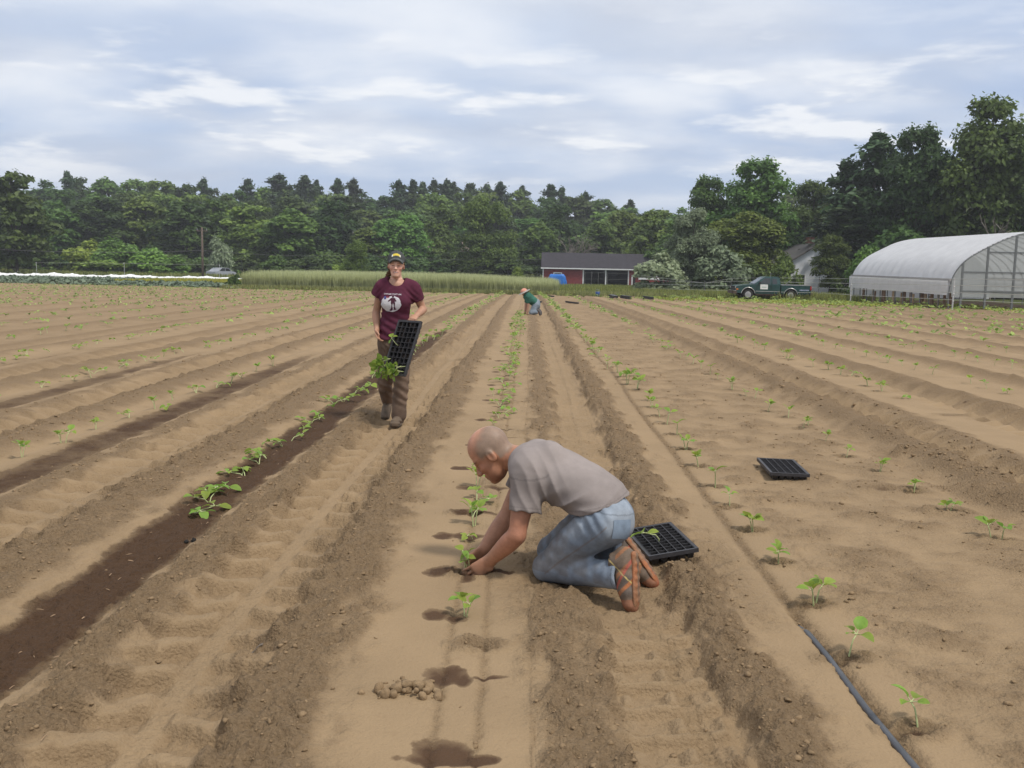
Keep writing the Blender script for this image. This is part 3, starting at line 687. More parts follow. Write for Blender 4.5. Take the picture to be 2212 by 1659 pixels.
# single shrubs and small trees in front
tree(770, 516, 62, 118, 'mid', ('near', 3), 'small round green tree standing before the dark wood', name='small_tree')
tree(742, 552, 50, 119, 'bright', ('bush', 0), 'bright green bush beside a small round tree', name='bush', cat='bush')
tree(472, 500, 58, 135, 'silver', ('bush', 1), 'silvery shrub beside the utility pole', name='bush', cat='bush')
for i, (px, tp, w) in enumerate([(190, 508, 110), (260, 506, 120), (320, 530, 110), (230, 545, 120), (365, 548, 90)]):
    tree(px, tp, w, 140 - i, 'bright' if i != 1 else 'mid', ('bush', i % 3), 'light green scrub bush on the bank before the dark wood', 'scrub bushes on the bank', 'bush', cat='bush')
tree(1120, 572, 34, 110, 'bright', ('bush', 2), 'bright green sapling bush beside the barn end', name='bush', cat='bush')
for i, (px, tp, Y) in enumerate([(1245, 452, 150), (1228, 478, 149)]):
    P0 = PX(px, tp, Y); zb = tz(0, Y); Ht = P0[2] - zb
    e = empty('bare_tree', (P0[0], Y, zb), i * 1.3); e.scale = (Ht * .95,) * 2 + (Ht * .92,)
    link('trunk', bare_tree(60 + i, 5), M_PALEBARK, e); tag(e, 'pale leafless tree above the barn roof', 'tree', 'leafless trees behind the barn')
# right hand group
tree(1500, 447, 120, 88, 'silver', ('near', 2), 'tall silvery olive shrub in front of green trees', name='silver_shrub', cat='shrub')
tree(1430, 532, 125, 84, 'silver', ('bush', 0), 'low silvery bush spreading beside the barn end', name='silver_shrub', cat='shrub')
tree(1560, 520, 130, 86, 'silver', ('bush', 2), 'wide silvery bush behind the front of the green truck', name='silver_shrub', cat='shrub')
tree(1528, 376, 150, 112, 'oak', ('near', 1), 'airy light tree behind the silvery shrub', name='broadleaf_tree')
tree(1640, 340, 215, 108, 'oak', ('near', 1), 'tall loose-topped light green tree behind the truck', name='broadleaf_tree')
tree(1608, 455, 205, 98, 'yellow', ('near', 3), 'yellow green rounded tree leaning over the truck', name='broadleaf_tree')
tree(1760, 388, 150, 114, 'dark', ('near', 2), 'dark rounded tree between the pines and the yellow green tree', name='broadleaf_tree')
tree(1690, 430, 150, 118, 'oak', ('near', 3), 'olive tree filling in behind the yellow green tree', name='broadleaf_tree')
tree(1830, 352, 120, 104, 'pine', ('pine', 1), 'shorter dark pine beside the tallest pine', name='pine_tree')
tree(1896, 294, 150, 102, 'pine', ('pine', 2), 'tallest dark pine with a pointed top beside the big trees', name='pine_tree')
tree(1860, 420, 170, 100, 'pine', ('pine', 3), 'lower dark pine with wide skirts behind the hoop house', name='pine_tree')
tree(1990, 268, 210, 96, 'dark', ('near', 1), 'tall dark broadleaf tree behind the hoop house', name='broadleaf_tree')
tree(2150, 200, 260, 92, 'oak', ('near', 0), 'tallest broad tree towering over the hoop house', name='broadleaf_tree')
tree(2330, 215, 240, 90, 'oak', ('near', 2), 'big tree beyond the open end of the hoop house', name='broadleaf_tree')
tree(2060, 330, 220, 100, 'dark', ('near', 3), 'deep green tree in shade between the two tall trees', name='broadleaf_tree')
tree(2230, 360, 240, 100, 'dark', ('near', 2), 'dark tree low behind the tallest tree', name='broadleaf_tree')
tree(1800, 505, 95, 92, 'oak', ('near', 1), 'small olive tree in front of the white house', name='small_tree')
tree(1700, 538, 70, 84, 'oak', ('bush', 1), 'tangled bush against the gable of the white house', name='bush', cat='bush')
tree(1880, 520, 85, 84, 'mid', ('bush', 2), 'round olive bush beside the hoop house end', name='bush', cat='bush')
for i, (px, tp, w) in enumerate([(1630, 560, 80), (1830, 560, 70), (1960, 480, 180), (2080, 470, 200), (2210, 470, 200), (1920, 560, 90)]):
    tree(px, tp, w, 90 + i % 3, 'dark', ('bush', i % 3), 'dark undergrowth bush beneath the tall trees', 'undergrowth beneath the tall trees', 'bush', cat='bush')
for i, (px, tp, Y, sw) in enumerate([(2068, 425, 86, .75), (2160, 335, 86, .8)]):
    P0 = PX(px, tp, Y); zb = tz(0, Y); Ht = P0[2] - zb
    e = empty('bare_tree', (P0[0], Y, zb), i * 2.3 + .4); e.scale = (Ht * sw,) * 2 + (Ht * .92,)
    link('trunk', bare_tree(66 + i * 5, 3), M_PALEBARK, e); tag(e, ['short bare dead tree behind the hoop house roof', 'taller bare dead tree behind the hoop house roof'][i], 'tree')
# ------------------------------------------------------------------ grasses (nobody could count these)
def blades(name, XY, H, w, seed, matl, label, cat, heads=False, lean=.18, zoff=-.05):
    r = np.random.default_rng(seed); n = len(XY); H = np.asarray(H)
    a = r.uniform(0, 3.14, n); dx = np.cos(a) * w; dy = np.sin(a) * w
    z0 = terr(XY[:, 0], XY[:, 1]) + zoff; lx = r.normal(0, lean, n) * H; ly = r.normal(0, lean, n) * H
    x, y = XY[:, 0], XY[:, 1]
    k = .62
    V = np.stack([np.c_[x - dx, y - dy, z0], np.c_[x + dx, y + dy, z0],
                  np.c_[x + dx * .8 + lx * .4, y + dy * .8 + ly * .4, z0 + H * k], np.c_[x - dx * .8 + lx * .4, y - dy * .8 + ly * .4, z0 + H * k],
                  np.c_[x + lx, y + ly, z0 + H]], 1).reshape(-1, 3)
    b = (np.arange(n) * 5)[:, None]
    T = np.concatenate([b + [0, 1, 2], b + [0, 2, 3], b + [3, 2, 4]], 0)
    me = mesh_np(name, V, T)
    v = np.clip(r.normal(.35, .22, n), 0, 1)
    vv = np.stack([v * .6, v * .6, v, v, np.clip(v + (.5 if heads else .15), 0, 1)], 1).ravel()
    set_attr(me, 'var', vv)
    return tag(link(name, me, matl), label, cat, kind='stuff')
def patch(n, x0, x1, y0, y1, pw=1.0):
    return np.c_[rng.uniform(x0, x1, n), y0 + (y1 - y0) * rng.uniform(0, 1, n) ** pw]
M_RYE = leafmat('rye_stems', (0.38, 0.41, 0.20), .25, .35, (1.3, 1.25, 1.35), 0)
M_GRASS = leafmat('grass_blades', (0.185, 0.230, 0.075), .4, .35, (1.5, 1.25, 1.0), 0)
M_DRYGRASS = leafmat('seedhead_grass', (0.19, 0.22, 0.085), .35, .3, (1.6, 1.4, 1.3), 0)
# tall rye: front edge runs along the field's end between the left plots and the barn
def front_y(x): return np.interp(x, [-26, -18, -5, 2.6], [73.5, 72.5, 71.8, 71.5])
n = 46000; XY = patch(n, -21.3, 2.3, 0, 26, 2.2); XY[:, 1] += front_y(XY[:, 0])
hx = 1.42 + .16 * (fbm2(XY[:, 0] * .25, XY[:, 1] * .25, 8, 3) - .5) * 2 - .25 * sstep(-6, 2, XY[:, 0])
hx *= np.where(XY[:, 1] - front_y(XY[:, 0]) < .5, rng.uniform(.55, 1, n), 1)
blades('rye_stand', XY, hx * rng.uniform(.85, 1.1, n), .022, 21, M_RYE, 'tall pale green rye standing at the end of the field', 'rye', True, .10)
# ragged short grass at the foot of the rye and along the whole field end
XY = np.r_[patch(9000, -22, 3, 69.8, 72.5), patch(9000, 2, 12, 66.5, 74)]
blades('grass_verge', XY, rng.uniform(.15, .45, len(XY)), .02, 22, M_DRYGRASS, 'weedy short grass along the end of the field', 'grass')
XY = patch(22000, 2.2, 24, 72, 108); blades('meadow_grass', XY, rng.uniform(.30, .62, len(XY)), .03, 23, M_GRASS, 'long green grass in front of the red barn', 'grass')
_t = rng.uniform(0, 1, 26000); xx = 9 + 24 * _t; yy = field_end(xx) + rng.uniform(-0.8, 9, len(xx))
ok = ~((xx > 22.0) & (yy > 49) & (xx < 33))
blades('fence_grass', np.c_[xx, yy][ok], (rng.uniform(.2, .62, len(xx)) * (.6 + .8 * fbm2(xx * .5, yy * .5, 3, 3)))[ok], .02, 24, M_GRASS, 'uneven green grass along the fence and the truck', 'grass')
XY = patch(15000, -95, -30, 125, 142, .8); blades('bank_grass', XY, rng.uniform(.4, .8, len(XY)), .05, 25, M_GRASS, 'green grassy bank behind the white row cover', 'grass')
# weeds and pale green volunteers between the far right rows
# ------------------------------------------------------------------ left plots: blue green brassicas, a yellow strip
def rosettes(name, XY, size, seed, m, label, cat):
    r = np.random.default_rng(seed); n = len(XY); per = 7
    a = (np.arange(per) * 6.283 / per)[None] + r.uniform(0, 6, (n, 1)); sz = size * r.uniform(.6, 1.2, (n, 1))
    C = np.stack([XY[:, :1] + np.cos(a) * sz * .6, XY[:, 1:] + np.sin(a) * sz * .6, terr(XY[:, :1], XY[:, 1:]) + sz * r.uniform(.3, .9, (n, per))], -1).reshape(-1, 3)
    N = np.stack([np.cos(a) * .7, np.sin(a) * .7, np.ones_like(a)], -1).reshape(-1, 3)
    V, F = leaf_cards(C, N + r.normal(size=N.shape) * .3, np.repeat(sz[:, 0], per) * .9, seed, 1.3)
    me = mesh_np(name, V, F); set_attr(me, 'var', np.repeat(r.uniform(0, 1, n * per), 4)); return tag(link(name, me, m), label, cat, kind='stuff')
M_BRASS = leafmat('brassica_leaves', (0.135, 0.180, 0.115), .3, .2, (1.1, 1.05, 1.1), 0)
XY = np.concatenate([np.c_[np.arange(-70, -21, .5), np.full(len(np.arange(-70, -21, .5)), yy)] for yy in np.arange(75, 103, 1.1)])
XY += rng.normal(0, .06, XY.shape); ok = (XY[:, 1] > field_end(XY[:, 0]) - 1.0) & ((XY[:, 0] < -37) | (XY[:, 1] < 84))
rosettes('brassica_plants', XY[ok], .32, 31, M_BRASS, 'rows of blue green cabbage plants beside the tilled field', 'cabbages')
XY = patch(12000, -37, -22, 86, 104); blades('yellow_crop', XY, rng.uniform(.3, .5, len(XY)), .04, 32, leafmat('yellow_crop', (0.30, 0.31, 0.05), .3, .3, (1.2, 1.1, 1), 0), 'strip of yellow green flowering crop before the row cover', 'crop', True)
# ------------------------------------------------------------------ white row cover over hoops
M_COVER = mat('row_cover_fabric', (0.80, 0.80, 0.79), .8, .05, 2, .02, 6)
M_HOOP = mat('wire_hoop', (0.35, 0.35, 0.36), .5, .1)
rc = empty('row_cover', (-52, 122, tz(-52, 122)), math.radians(1))
L0, L1 = -26, 18.0; us = np.arange(L0, L1, .12); ph = np.linspace(0, math.pi, 11); Vv = []
for u in us:
    hoop = abs(math.sin(u * math.pi / 2.4)) ** .55; amp = .45 + .55 * np.interp(u, [L0, L1], [1, .35]); hgt = (.58 + .36 * (1 - hoop) ** .8 * 1.0) * .55 * amp * (1 + .25 * math.sin(u * .7)); wdt = .62 + .05 * math.sin(u * 3)
    for p in ph: Vv.append((u, -math.cos(p) * wdt, math.sin(p) ** .8 * hgt - .02 + .03 * math.sin(u * 9 + p * 5)))
Ii = np.arange(len(us) * 11).reshape(len(us), 11); Fq = np.stack([Ii[:-1, :-1], Ii[:-1, 1:], Ii[1:, 1:], Ii[1:, :-1]], -1).reshape(-1, 4)
link('cover_sheet', mesh_np('cover_sheet', Vv, Fq, True), M_COVER, rc)
hp = MB().tube([(0, -math.cos(p) * .62, math.sin(p) ** .8 * .74) for p in ph], .012, 5).mesh('hoop')
for u in np.arange(L0 + .01, L1, 2.4): link('hoop', hp, M_HOOP, rc, loc=(u, 0, -.03), scale=(1, 1, .30 + .55 * float(np.interp(u, [L0, L1], [1, .35]))))
tag(rc, 'long white fabric row cover over low hoops at the far side of the field', 'row cover')
# ------------------------------------------------------------------ red barn
M_RED = mat('barn_red_boards', (0.205, 0.044, 0.044), .85, .2, 3, .01, 12)
M_WHITE = mat('white_trim_paint', (0.72, 0.72, 0.71), .6, .06, 3)
M_SHINGLE = mat('roof_shingle', (0.040, 0.036, 0.042), .9, .2, 2, .02, 20)
M_INSIDE = mat('dark_interior', (0.030, 0.026, 0.025), .95, .2)
M_GLASS = mat('window_glass', (0.03, 0.035, 0.04), .1, .1, spec=.6)
M_TPOST = mat('dark_steel_post', (0.13, 0.13, 0.12), .6, .2, 9)
M_STEEL = mat('galvanised_steel', (0.42, 0.42, 0.42), .45, .12, 9, metal=.6)
BY = 138.0
b0 = PX(1172, 606, BY); bL = (1400 - 1172) / FL * BY + 2.0
zb = tz(0, BY); bx = float(b0[0])
eave = PX(1172, 578, BY)[2] - zb; ridge = PX(1180, 547, BY)[2] - zb; D = 7.0
# the barn stands a little lower than the field: floor at zb
barn = empty('red_barn', (bx, BY, zb), math.radians(-1.5))
u = (213 / FL * BY) / 213.0           # metres per photo pixel at that distance
def bu(px): return (px - 1172) * u
doors = [(bu(1260), bu(1305.5)), (bu(1308), bu(1354))]; eh = eave
wx = [(bu(1197), bu(1207))]
wb = MB()
segs = [(0, bu(1260)), (bu(1305.5), bu(1308)), (bu(1354), bL)]
win = [(bu(1197), bu(1211), eh * .38, eh * .66), (bu(1379), bu(1393), eh * .38, eh * .62)]
def wall_seg(x0, x1, holes):
    hs = [h for h in holes if h[0] > x0 and h[1] < x1]
    x = x0
    for (a, b, c, d) in hs:
        wb.box((x, 0, 0), (a, .12, eh)); wb.box((a, 0, 0), (b, .12, c)); wb.box((a, 0, d), (b, .12, eh)); x = b
    wb.box((x, 0, 0), (x1, .12, eh))
for s in segs: wall_seg(*s, win)
hd = eh * .965
for a, b in doors: wb.box((a, 0.001, hd), (b, .119, eh))
wb.box((0, D - .12, 0), (bL, D, eh)); wb.box((0, .12, 0), (.12, D - .12, eh)); wb.box((bL - .12, .12, 0), (bL, D - .12, eh))
for xg in (0.0, bL - .12): wb.prism([(0, eh), (D, eh), (D / 2, ridge - .1)], xg, xg + .12, 0)
wall = wb.build('wall', M_RED, barn)
# vertical board battens
for k in range(int(bL / .45)):
    x = .2 + k * .45
    if any(a - .1 < x < b + .1 for a, b in doors) or any(h[0] - .15 < x < h[1] + .15 for h in win): continue
    MB().box((x, -.018, .05), (x + .05, -.002, eh - .16)).build('batten', M_RED, wall)
MB().box((.12, .3, .0), (bL - .12, D - .13, .02)).build('floor', M_INSIDE, barn)
MB().box((.13, D - .30, .03), (bL - .13, D - .14, eh)).build('inner_wall', M_INSIDE, barn)
rf = MB()
th = math.atan2(ridge - eh, D / 2)
for sgn in (0, 1):
    pts = [(-.35, eh - .10), (D / 2, ridge), (D / 2, ridge + .12), (-.35, eh + .02)]
    if sgn: pts = [(D - p[0], p[1]) for p in pts]
    rf.prism(pts, -.25, bL + .25, 0)
roof = rf.build('roof', M_SHINGLE, barn)
# roofing sheets: each strip a little proud, with a seam between
for k in range(13):
    x0 = -.25 + k * (bL + .5) / 13; sl = MB()
    p = [(-.36, eh + .028), (D / 2 - .02, ridge + .125), (D / 2 - .02, ridge + .15 + (k % 2) * .006), (-.36, eh + .05 + (k % 2) * .006)]
    sl.prism(p, x0 + .03, x0 + (bL + .5) / 13 - .02, 0); sl.build('roof_sheet', M_SHINGLE, roof)
MB().box((-.26, -.42, eh - .14), (bL + .26, -.37, eh + .02)).build('fascia', M_WHITE, barn)
for x0, x1 in ((-.02, .14), (doors[0][0] - .16, doors[0][0]), (doors[0][1] - .02, doors[1][0] + .02), (doors[1][1], doors[1][1] + .16)):
    MB().box((x0, -.04, 0), (x1, -.003, eh - .02)).build('trim_board', M_WHITE, barn)
for a, b in doors: MB().box((a, -.03, hd - .12), (b, -.004, hd)).build('door_header', M_WHITE, barn)
for (a, b, c, d) in win:
    w = MB()
    for q in (((a - .14), -.05, c - .14, b + .14, -.004, c), (a - .14, -.05, d, b + .14, -.004, d + .14), (a - .14, -.05, c, a, -.004, d), (b, -.05, c, b + .14, -.004, d)): w.box(q[:3], q[3:])
    fr = w.build('window', M_WHITE, barn); MB().box((a, .04, c), (b, .05, d)).build('pane', M_GLASS, fr)
# sliding door at the right end: frame, red leaf, with a long pale board along its top
fx0, fx1 = bu(1362), bu(1392) + 2.0
df = MB(); df.box((fx0, -.10, 0), (fx0 + .16, -.045, eh * .62)); df.box((fx0 + .16, -.10, eh * .56), (fx0 + 1.1, -.045, eh * .62)); df.build('door_frame', M_WHITE, barn)
MB().box((fx0 + .22, -.075, 0), (fx0 + .55, -.046, eh * .55)).build('gap_shade_panel', M_INSIDE, barn)  # solid panel on the wall, its dark colour painted as an opening's shade
tag(barn, 'low red barn with white trim and a dark shingle roof', 'barn')
rd = empty('farm_wagon', (bx + fx0 + .75, BY - 2.2, zb), 0)
M_REDP = mat('wagon_red', (0.24, 0.035, 0.03), .6, .2)
MB().box((0, -.9, .55), (4.4, .9, eh * .36)).build('wagon_box', M_REDP, rd)
MB().box((-.05, -.96, eh * .40), (4.0, -.91, eh * .50)).build('side_board', M_WHITE, rd)
for k in range(3): MB().tube([(-.1, -.8 + k * .4, eh * .58), (4.6, -.8 + k * .4, eh * .60)], .09, 8).build('irrigation_tube', M_STEEL, rd, True)
for k in range(4): MB().box((.1 + k * 1.35, -.88, eh * .36), (.18 + k * 1.35, -.80, eh * .57)).build('stake', M_STEEL, rd)
def cyl_wheel(mb, c, r, w, n=20): mb.tube([(c[0], c[1] - w / 2, c[2]), (c[0], c[1] + w / 2, c[2])], r, n)
M_TYRE = mat('tyre_rubber', (0.022, 0.021, 0.020), .85, .2, 20)
for x in (.7, 3.7):
    for y in (-.8, .8): w = MB(); cyl_wheel(w, (x, y, .36), .36, .2); w.build('wheel', M_TYRE, rd, True)
tag(rd, 'red farm wagon with a white side board and pipes beside the barn', 'wagon')
# panel gates in the barn doors
for gi, (a, b) in enumerate(doors):
    ge = empty('panel_gate', (bx + a + .1, BY - 1.3, zb), math.radians(-1.5)); wd_ = b - a - .2
    for k in range(4 if gi == 0 else 2):
        x = wd_ * k / 3 if gi == 0 else wd_ * k
        MB().tube([(x, 0, 0), (x, 0, 1.75)], .030, 6).build('gate_post', M_TPOST, ge)
    for k, h in enumerate((.75, 1.6)): MB().tube([(0, 0, h), (wd_, 0, h + .06)], .016, 5).build('gate_rail', M_TPOST, ge)
    tag(ge, ['pipe gate standing in front of the barn opening by the blue tarp', 'pipe gate with two posts before the barn opening by the wagon'][gi], 'gate')
# blue tarpaulin over a stack
def lumpy(name, loc, size, matl, seed, label, cat, amp=.12, rz=0, fold=9):
    V0, F0 = ico(4); V = V0.copy(); p = .34
    V = np.sign(V) * np.abs(V) ** p * 1.0
    V *= (1 + amp * (fbm2(V0[:, 0] * 3 + V0[:, 2] * 2, V0[:, 1] * 3 - V0[:, 2], seed, 3)[:, None] - .5) * 2)
    V[:, :2] *= 1 + .10 * np.sin(np.arctan2(V0[:, 1], V0[:, 0]) * fold)[:, None] * (V[:, 2:3] < .3)
    V[:, :2] *= (1.12 - .16 * V[:, 2:3]); V = V * np.array(size) / 2; V[:, 2] += size[2] / 2 - .05
    o = link(name, mesh_np(name, V, F0, True), matl, loc=loc, rot=(0, 0, rz)); return tag(o, label, cat)
M_TARP = mat('blue_tarp', (0.018, 0.14, 0.46), .4, .2, 5, .02, 6)
g = PX(1203, 614, 108); lumpy('tarp_stack', (g[0], 108, tz(0, 108) - .05), (1.75, 1.6, PX(1203, 592, 108)[2] - tz(0, 108) + .1), M_TARP, 3, 'bright blue tarpaulin wrapped over a stack in front of the barn', 'tarpaulin')
# ------------------------------------------------------------------ houses in the trees
M_SIDING = mat('white_siding', (0.62, 0.63, 0.66), .7, .08, 2, .01, 10)
M_GREYROOF = mat('grey_roof', (0.10, 0.095, 0.09), .9, .2)
M_BROWNROOF = mat('brown_roof', (0.21, 0.165, 0.125), .9, .15)
def house(loc, rz, w, d, eh, rh, mw, mr, label, wins):
    h = empty('house', loc, rz); m = MB()
    m.box((-w / 2, -d / 2, 0), (w / 2, d / 2, eh))
    for y in (-d / 2, d / 2 - .1): m.prism([(-w / 2, eh), (w / 2, eh), (0, rh - .12)], y, y + .1, 1)
    m.build('wall', mw, h); r_ = MB()
    for s in (-1, 1): r_.prism([(s * (w / 2 + .4), eh - .25), (0, rh), (0, rh + .18), (s * (w / 2 + .4), eh - .07)], -d / 2 - .35, d / 2 + .35, 1)
    rr = r_.build('roof', mr, h); MB().box((.6, -.4, rh - .9), (1.3, .3, rh + .9)).build('chimney', mat('chimney_brick', (.2, .09, .07), .9, .2), rr)
    for (x, z) in wins:
        wn = MB().box((x - .55, -d / 2 - .05, z), (x + .55, -d / 2 - .003, z + 1.4)).build('window', M_WHITE, h)
        MB().box((x - .42, -d / 2 - .06, z + .12), (x + .42, -d / 2 - .052, z + 1.28)).build('pane', M_GLASS, wn)
    tag(h, label, 'house'); return h
g = PX(1722, 560, 104); house((g[0] + .3, 104, tz(0, 104)), .1, 6.5, 9, PX(1722, 572, 104)[2] - tz(0, 104), PX(1730, 531, 104)[2] - tz(0, 104), M_SIDING, M_GREYROOF, 'white gabled house showing through the trees behind the truck', [(-1.6, .6), (1.6, .6)])
g = PX(945, 515, 172); house((g[0], 174, tz(0, 174)), math.pi / 2, 9, 14, PX(945, 540, 172)[2] - tz(0, 174), PX(945, 513, 172)[2] - tz(0, 174), mat('tan_siding', (.3, .26, .2), .8, .1), M_BROWNROOF, 'brown roofed house half hidden in the wood behind the woman', [(-3, 1), (2, 1)])
# ------------------------------------------------------------------ utility poles and wire
M_POLE = mat('pole_wood', (0.12, 0.09, 0.07), .9, .25, 5)
M_WIRE = mat('wire', (0.10, 0.10, 0.10), .6, .1)
polex = []
for px, tp, Y, lb in ((436, 491, 124, 'weathered utility pole beside the silvery shrub'), (771, 498, 150, 'utility pole half hidden behind the small round tree')):
    t0 = PX(px, tp, Y); zb_ = tz(0, Y); e = empty('utility_pole', (t0[0], Y, zb_)); Hh_ = t0[2] - zb_
    MB().tube([(0, 0, -.3), (0, 0, Hh_)], [.17, .12], 8).build('pole', M_POLE, e, True)
    MB().box((-.7, -.05, Hh_ - .5), (.7, .05, Hh_ - .38)).build('crossarm', M_POLE, e)
    for x in (-.6, .6): MB().tube([(x, 0, Hh_ - .38), (x, 0, Hh_ - .15)], .045, 6).build('insulator', M_STEEL, e)
    tag(e, lb, 'utility pole'); polex.append(t0)
wp = []
pts_w = [PX(-60, 536, 110), PX(436, 541, 124), PX(771, 551, 140), PX(1180, 560, 150)]
for a, b in zip(pts_w[:-1], pts_w[1:]):
    for k in range(9): s = k / 8; q = a * (1 - s) + b * s; q[2] -= .35 * 4 * s * (1 - s); wp.append(q)
tag(MB().tube(wp, .022, 5).build('power_line', M_WIRE), 'thin power line strung along the dark wood', 'wire')
# ------------------------------------------------------------------ electric fence along the right side and the far left
M_POST = mat('fence_post_paint', (0.45, 0.46, 0.46), .6, .15, 9)
M_TAPE = mat('fence_wire_tape', (0.42, 0.42, 0.38), .6, .1)
fposts = [(1522, 610, 640, 74), (1580, 600, 641, 73.5), (1658, 597, 645, 70), (1770, 598, 648, 68.5), (1840, 600, 661, 61), (2062, 600, 690, 47.5), (2290, 600, 715, 41)]
fxy = []
for i, (px, tp, bt, Y) in enumerate(fposts):
    t0 = PX(px, tp, Y); zz_ = tz(t0[0], Y); e = empty('fence_post', (t0[0], Y, zz_)); hh = t0[2] - zz_; fxy.append((t0[0], Y, zz_, hh))
    pale = i in (4, 5)
    MB().tube([(0, 0, -.3), (0, 0, hh)], .035 if pale else .026, 6).build('stake', M_POST if pale else M_TPOST, e)
    for h in (.45, .8, 1.15): MB().box((-.03, -.06, h - .03), (.03, -.02, h + .03)).build('insulator', M_WHITE if pale else M_TPOST, e)
    tag(e, ['thin dark fence post before the silvery bushes', 'dark fence post at the front bumper of the truck', 'dark fence post in front of the truck cab', 'dark fence post behind the truck tailgate', 'pale fence post at the far corner of the hoop house', 'pale fence post standing before the hoop house end wall', 'fence post beyond the hoop house opening'][i], 'fence post')
for k, h in enumerate((.5, .85, 1.2, 1.5)):
    w = MB()
    pts = [PX(1385, 610, 78)] + [np.array([x, y - .05, z + min(h, hh - .05)]) for (x, y, z, hh) in fxy]
    pts[0] = np.array([pts[0][0], 78, tz(0, 78) + h])
    w.tube(pts, .013 if k < 3 else .010, 5)
    tag(w.build('fence_wire', M_TAPE), ['lowest strand of the wire fence by the truck', 'second strand of the wire fence by the truck', 'third strand of the wire fence by the truck', 'top strand of the wire fence by the truck'][k], 'fence wire')
lf = []
for i, (px, tp, Y) in enumerate([(78, 566, 126), (268, 567, 126), (474, 571, 125)]):
    t0 = PX(px, tp, Y); zz_ = tz(t0[0], Y); e = empty('fence_post', (t0[0], Y, zz_)); hh = t0[2] - zz_; lf.append(np.array([t0[0], Y, zz_ + hh - .1]))
    MB().tube([(0, 0, -.2), (0, 0, hh)], .03, 6).build('stake', M_POST, e); MB().box((-.03, -.05, hh - .15), (.03, -.02, hh - .05)).build('insulator', M_WHITE, e)
    tag(e, 'slim pale post behind the white row cover', 'fence post', 'slim posts behind the row cover')
tag(MB().tube(lf, .012, 5).build('fence_wire', M_TAPE), 'single wire strung behind the white row cover', 'fence wire')
# ------------------------------------------------------------------ hoop house
M_POLY = bpy.data.materials.new('poly_film'); M_POLY.use_nodes = True
q = NT(M_POLY.node_tree); b = M_POLY.node_tree.nodes['Principled BSDF']
tcn = q.new('ShaderNodeTexCoord')
c = q.mix(q.ramp(q.noise(tcn.outputs['Object'], 1.6, 5, .6), .35, .7), (.68, .68, .69), (.78, .78, .79)); q.link(c, b.inputs['Base Color']); b.inputs['Roughness'].default_value = .42; b.inputs['Specular IOR Level'].default_value = .35
tr = q.new('ShaderNodeBsdfTranslucent'); tr.inputs['Color'].default_value = (.75, .75, .76, 1); mx = q.new('ShaderNodeMixShader'); mx.inputs[0].default_value = .30
q.link(b.outputs[0], mx.inputs[1]); q.link(tr.outputs[0], mx.inputs[2]); o = [n for n in q.n if n.type == 'OUTPUT_MATERIAL'][0]; q.link(mx.outputs[0], o.inputs['Surface'])
M_CLEAR = bpy.data.materials.new('clear_end_film'); M_CLEAR.use_nodes = True
q = NT(M_CLEAR.node_tree); b = M_CLEAR.node_tree.nodes['Principled BSDF']; b.inputs['Base Color'].default_value = (.42, .44, .43, 1); b.inputs['Roughness'].default_value = .4
tp_ = q.new('ShaderNodeBsdfTransparent'); tp_.inputs['Color'].default_value = (.80, .83, .82, 1); mx = q.new('ShaderNodeMixShader')
tcn = q.new('ShaderNodeTexCoord'); q.link(q.math('ADD', q.math('MULTIPLY', q.noise(tcn.outputs['Object'], .8, 4), .30), .42), mx.inputs[0])
q.link(tp_.outputs[0], mx.inputs[1]); q.link(b.outputs[0], mx.inputs[2]); o = [n for n in q.n if n.type == 'OUTPUT_MATERIAL'][0]; q.link(mx.outputs[0], o.inputs['Surface'])
HY0, HY1 = 49.5, 65.0
hc = PX(2050, 660, HY0); hx0 = float(hc[0]); hback = PX(1840, 640, HY1); HWID = 9.0
hz = tz(hx0, 55) - .05; HL = HY1 - HY0
hoop = empty('hoop_house', (hx0, HY0, hz), math.atan2(hx0 - hback[0], HL) * .55)
pk = PX(2233, 497, HY0)[2] - hz
def arch(s):      # s 0..1 across; gothic arch profile (x, z)
    pts = np.array([(0, 0), (-.10, .9), (.02, 1.75), (.55, 2.55), (1.5, 3.15), (2.9, pk * .93), (HWID / 2, pk)])
    if s <= .5: p = pts; u_ = s * 2; sg = 1
    else: p = pts; u_ = (1 - s) * 2; sg = -1
    dd = np.r_[0, np.cumsum(np.linalg.norm(np.diff(p, axis=0), axis=1))]; dd /= dd[-1]
    # smooth interpolation
    xx_ = np.interp(u_, dd, p[:, 0]); zz_ = np.interp(u_, dd, p[:, 1])
    return (xx_ if sg == 1 else HWID - xx_), zz_
ss = np.linspace(0, 1, 73); prof = np.array([arch(s) for s in ss])
ker = np.array([1, 2, 3, 2, 1]) / 9.0
for _ in range(3):
    pp = np.pad(prof, ((2, 2), (0, 0)), 'edge'); pr2 = np.stack([np.convolve(pp[:, i], ker, 'valid') for i in (0, 1)], 1); pr2[0] = prof[0]; pr2[-1] = prof[-1]; prof = pr2
skirt = .95                                    # roll-up side: film stops above the ground
HB = 1.22
vs = np.arange(0, HL + .01, .1); Vv = []
for v in vs:
    rib = abs(math.sin(v / HB * math.pi))
    for k, (x, z) in enumerate(prof):
        zz2 = max(z, skirt)
        side = sstep(1.0, 1.7, z) * (1 - sstep(2.1, 3.0, z)); sag = .055 * rib * side + .02 * rib * sstep(2.8, 3.3, z) * (z < 3.6)
        nxs = 1 if x < HWID / 2 else -1
        Vv.append((x + nxs * sag - nxs * .03, v, zz2 - sag * .35 + .03))
m_ = len(prof); Ii = np.arange(len(vs) * m_).reshape(len(vs), m_); Fq = np.stack([Ii[:-1, :-1], Ii[:-1, 1:], Ii[1:, 1:], Ii[1:, :-1]], -1).reshape(-1, 4)
V_ = np.array(Vv); zk = V_[Fq][:, :, 2].min(1) > skirt + .031
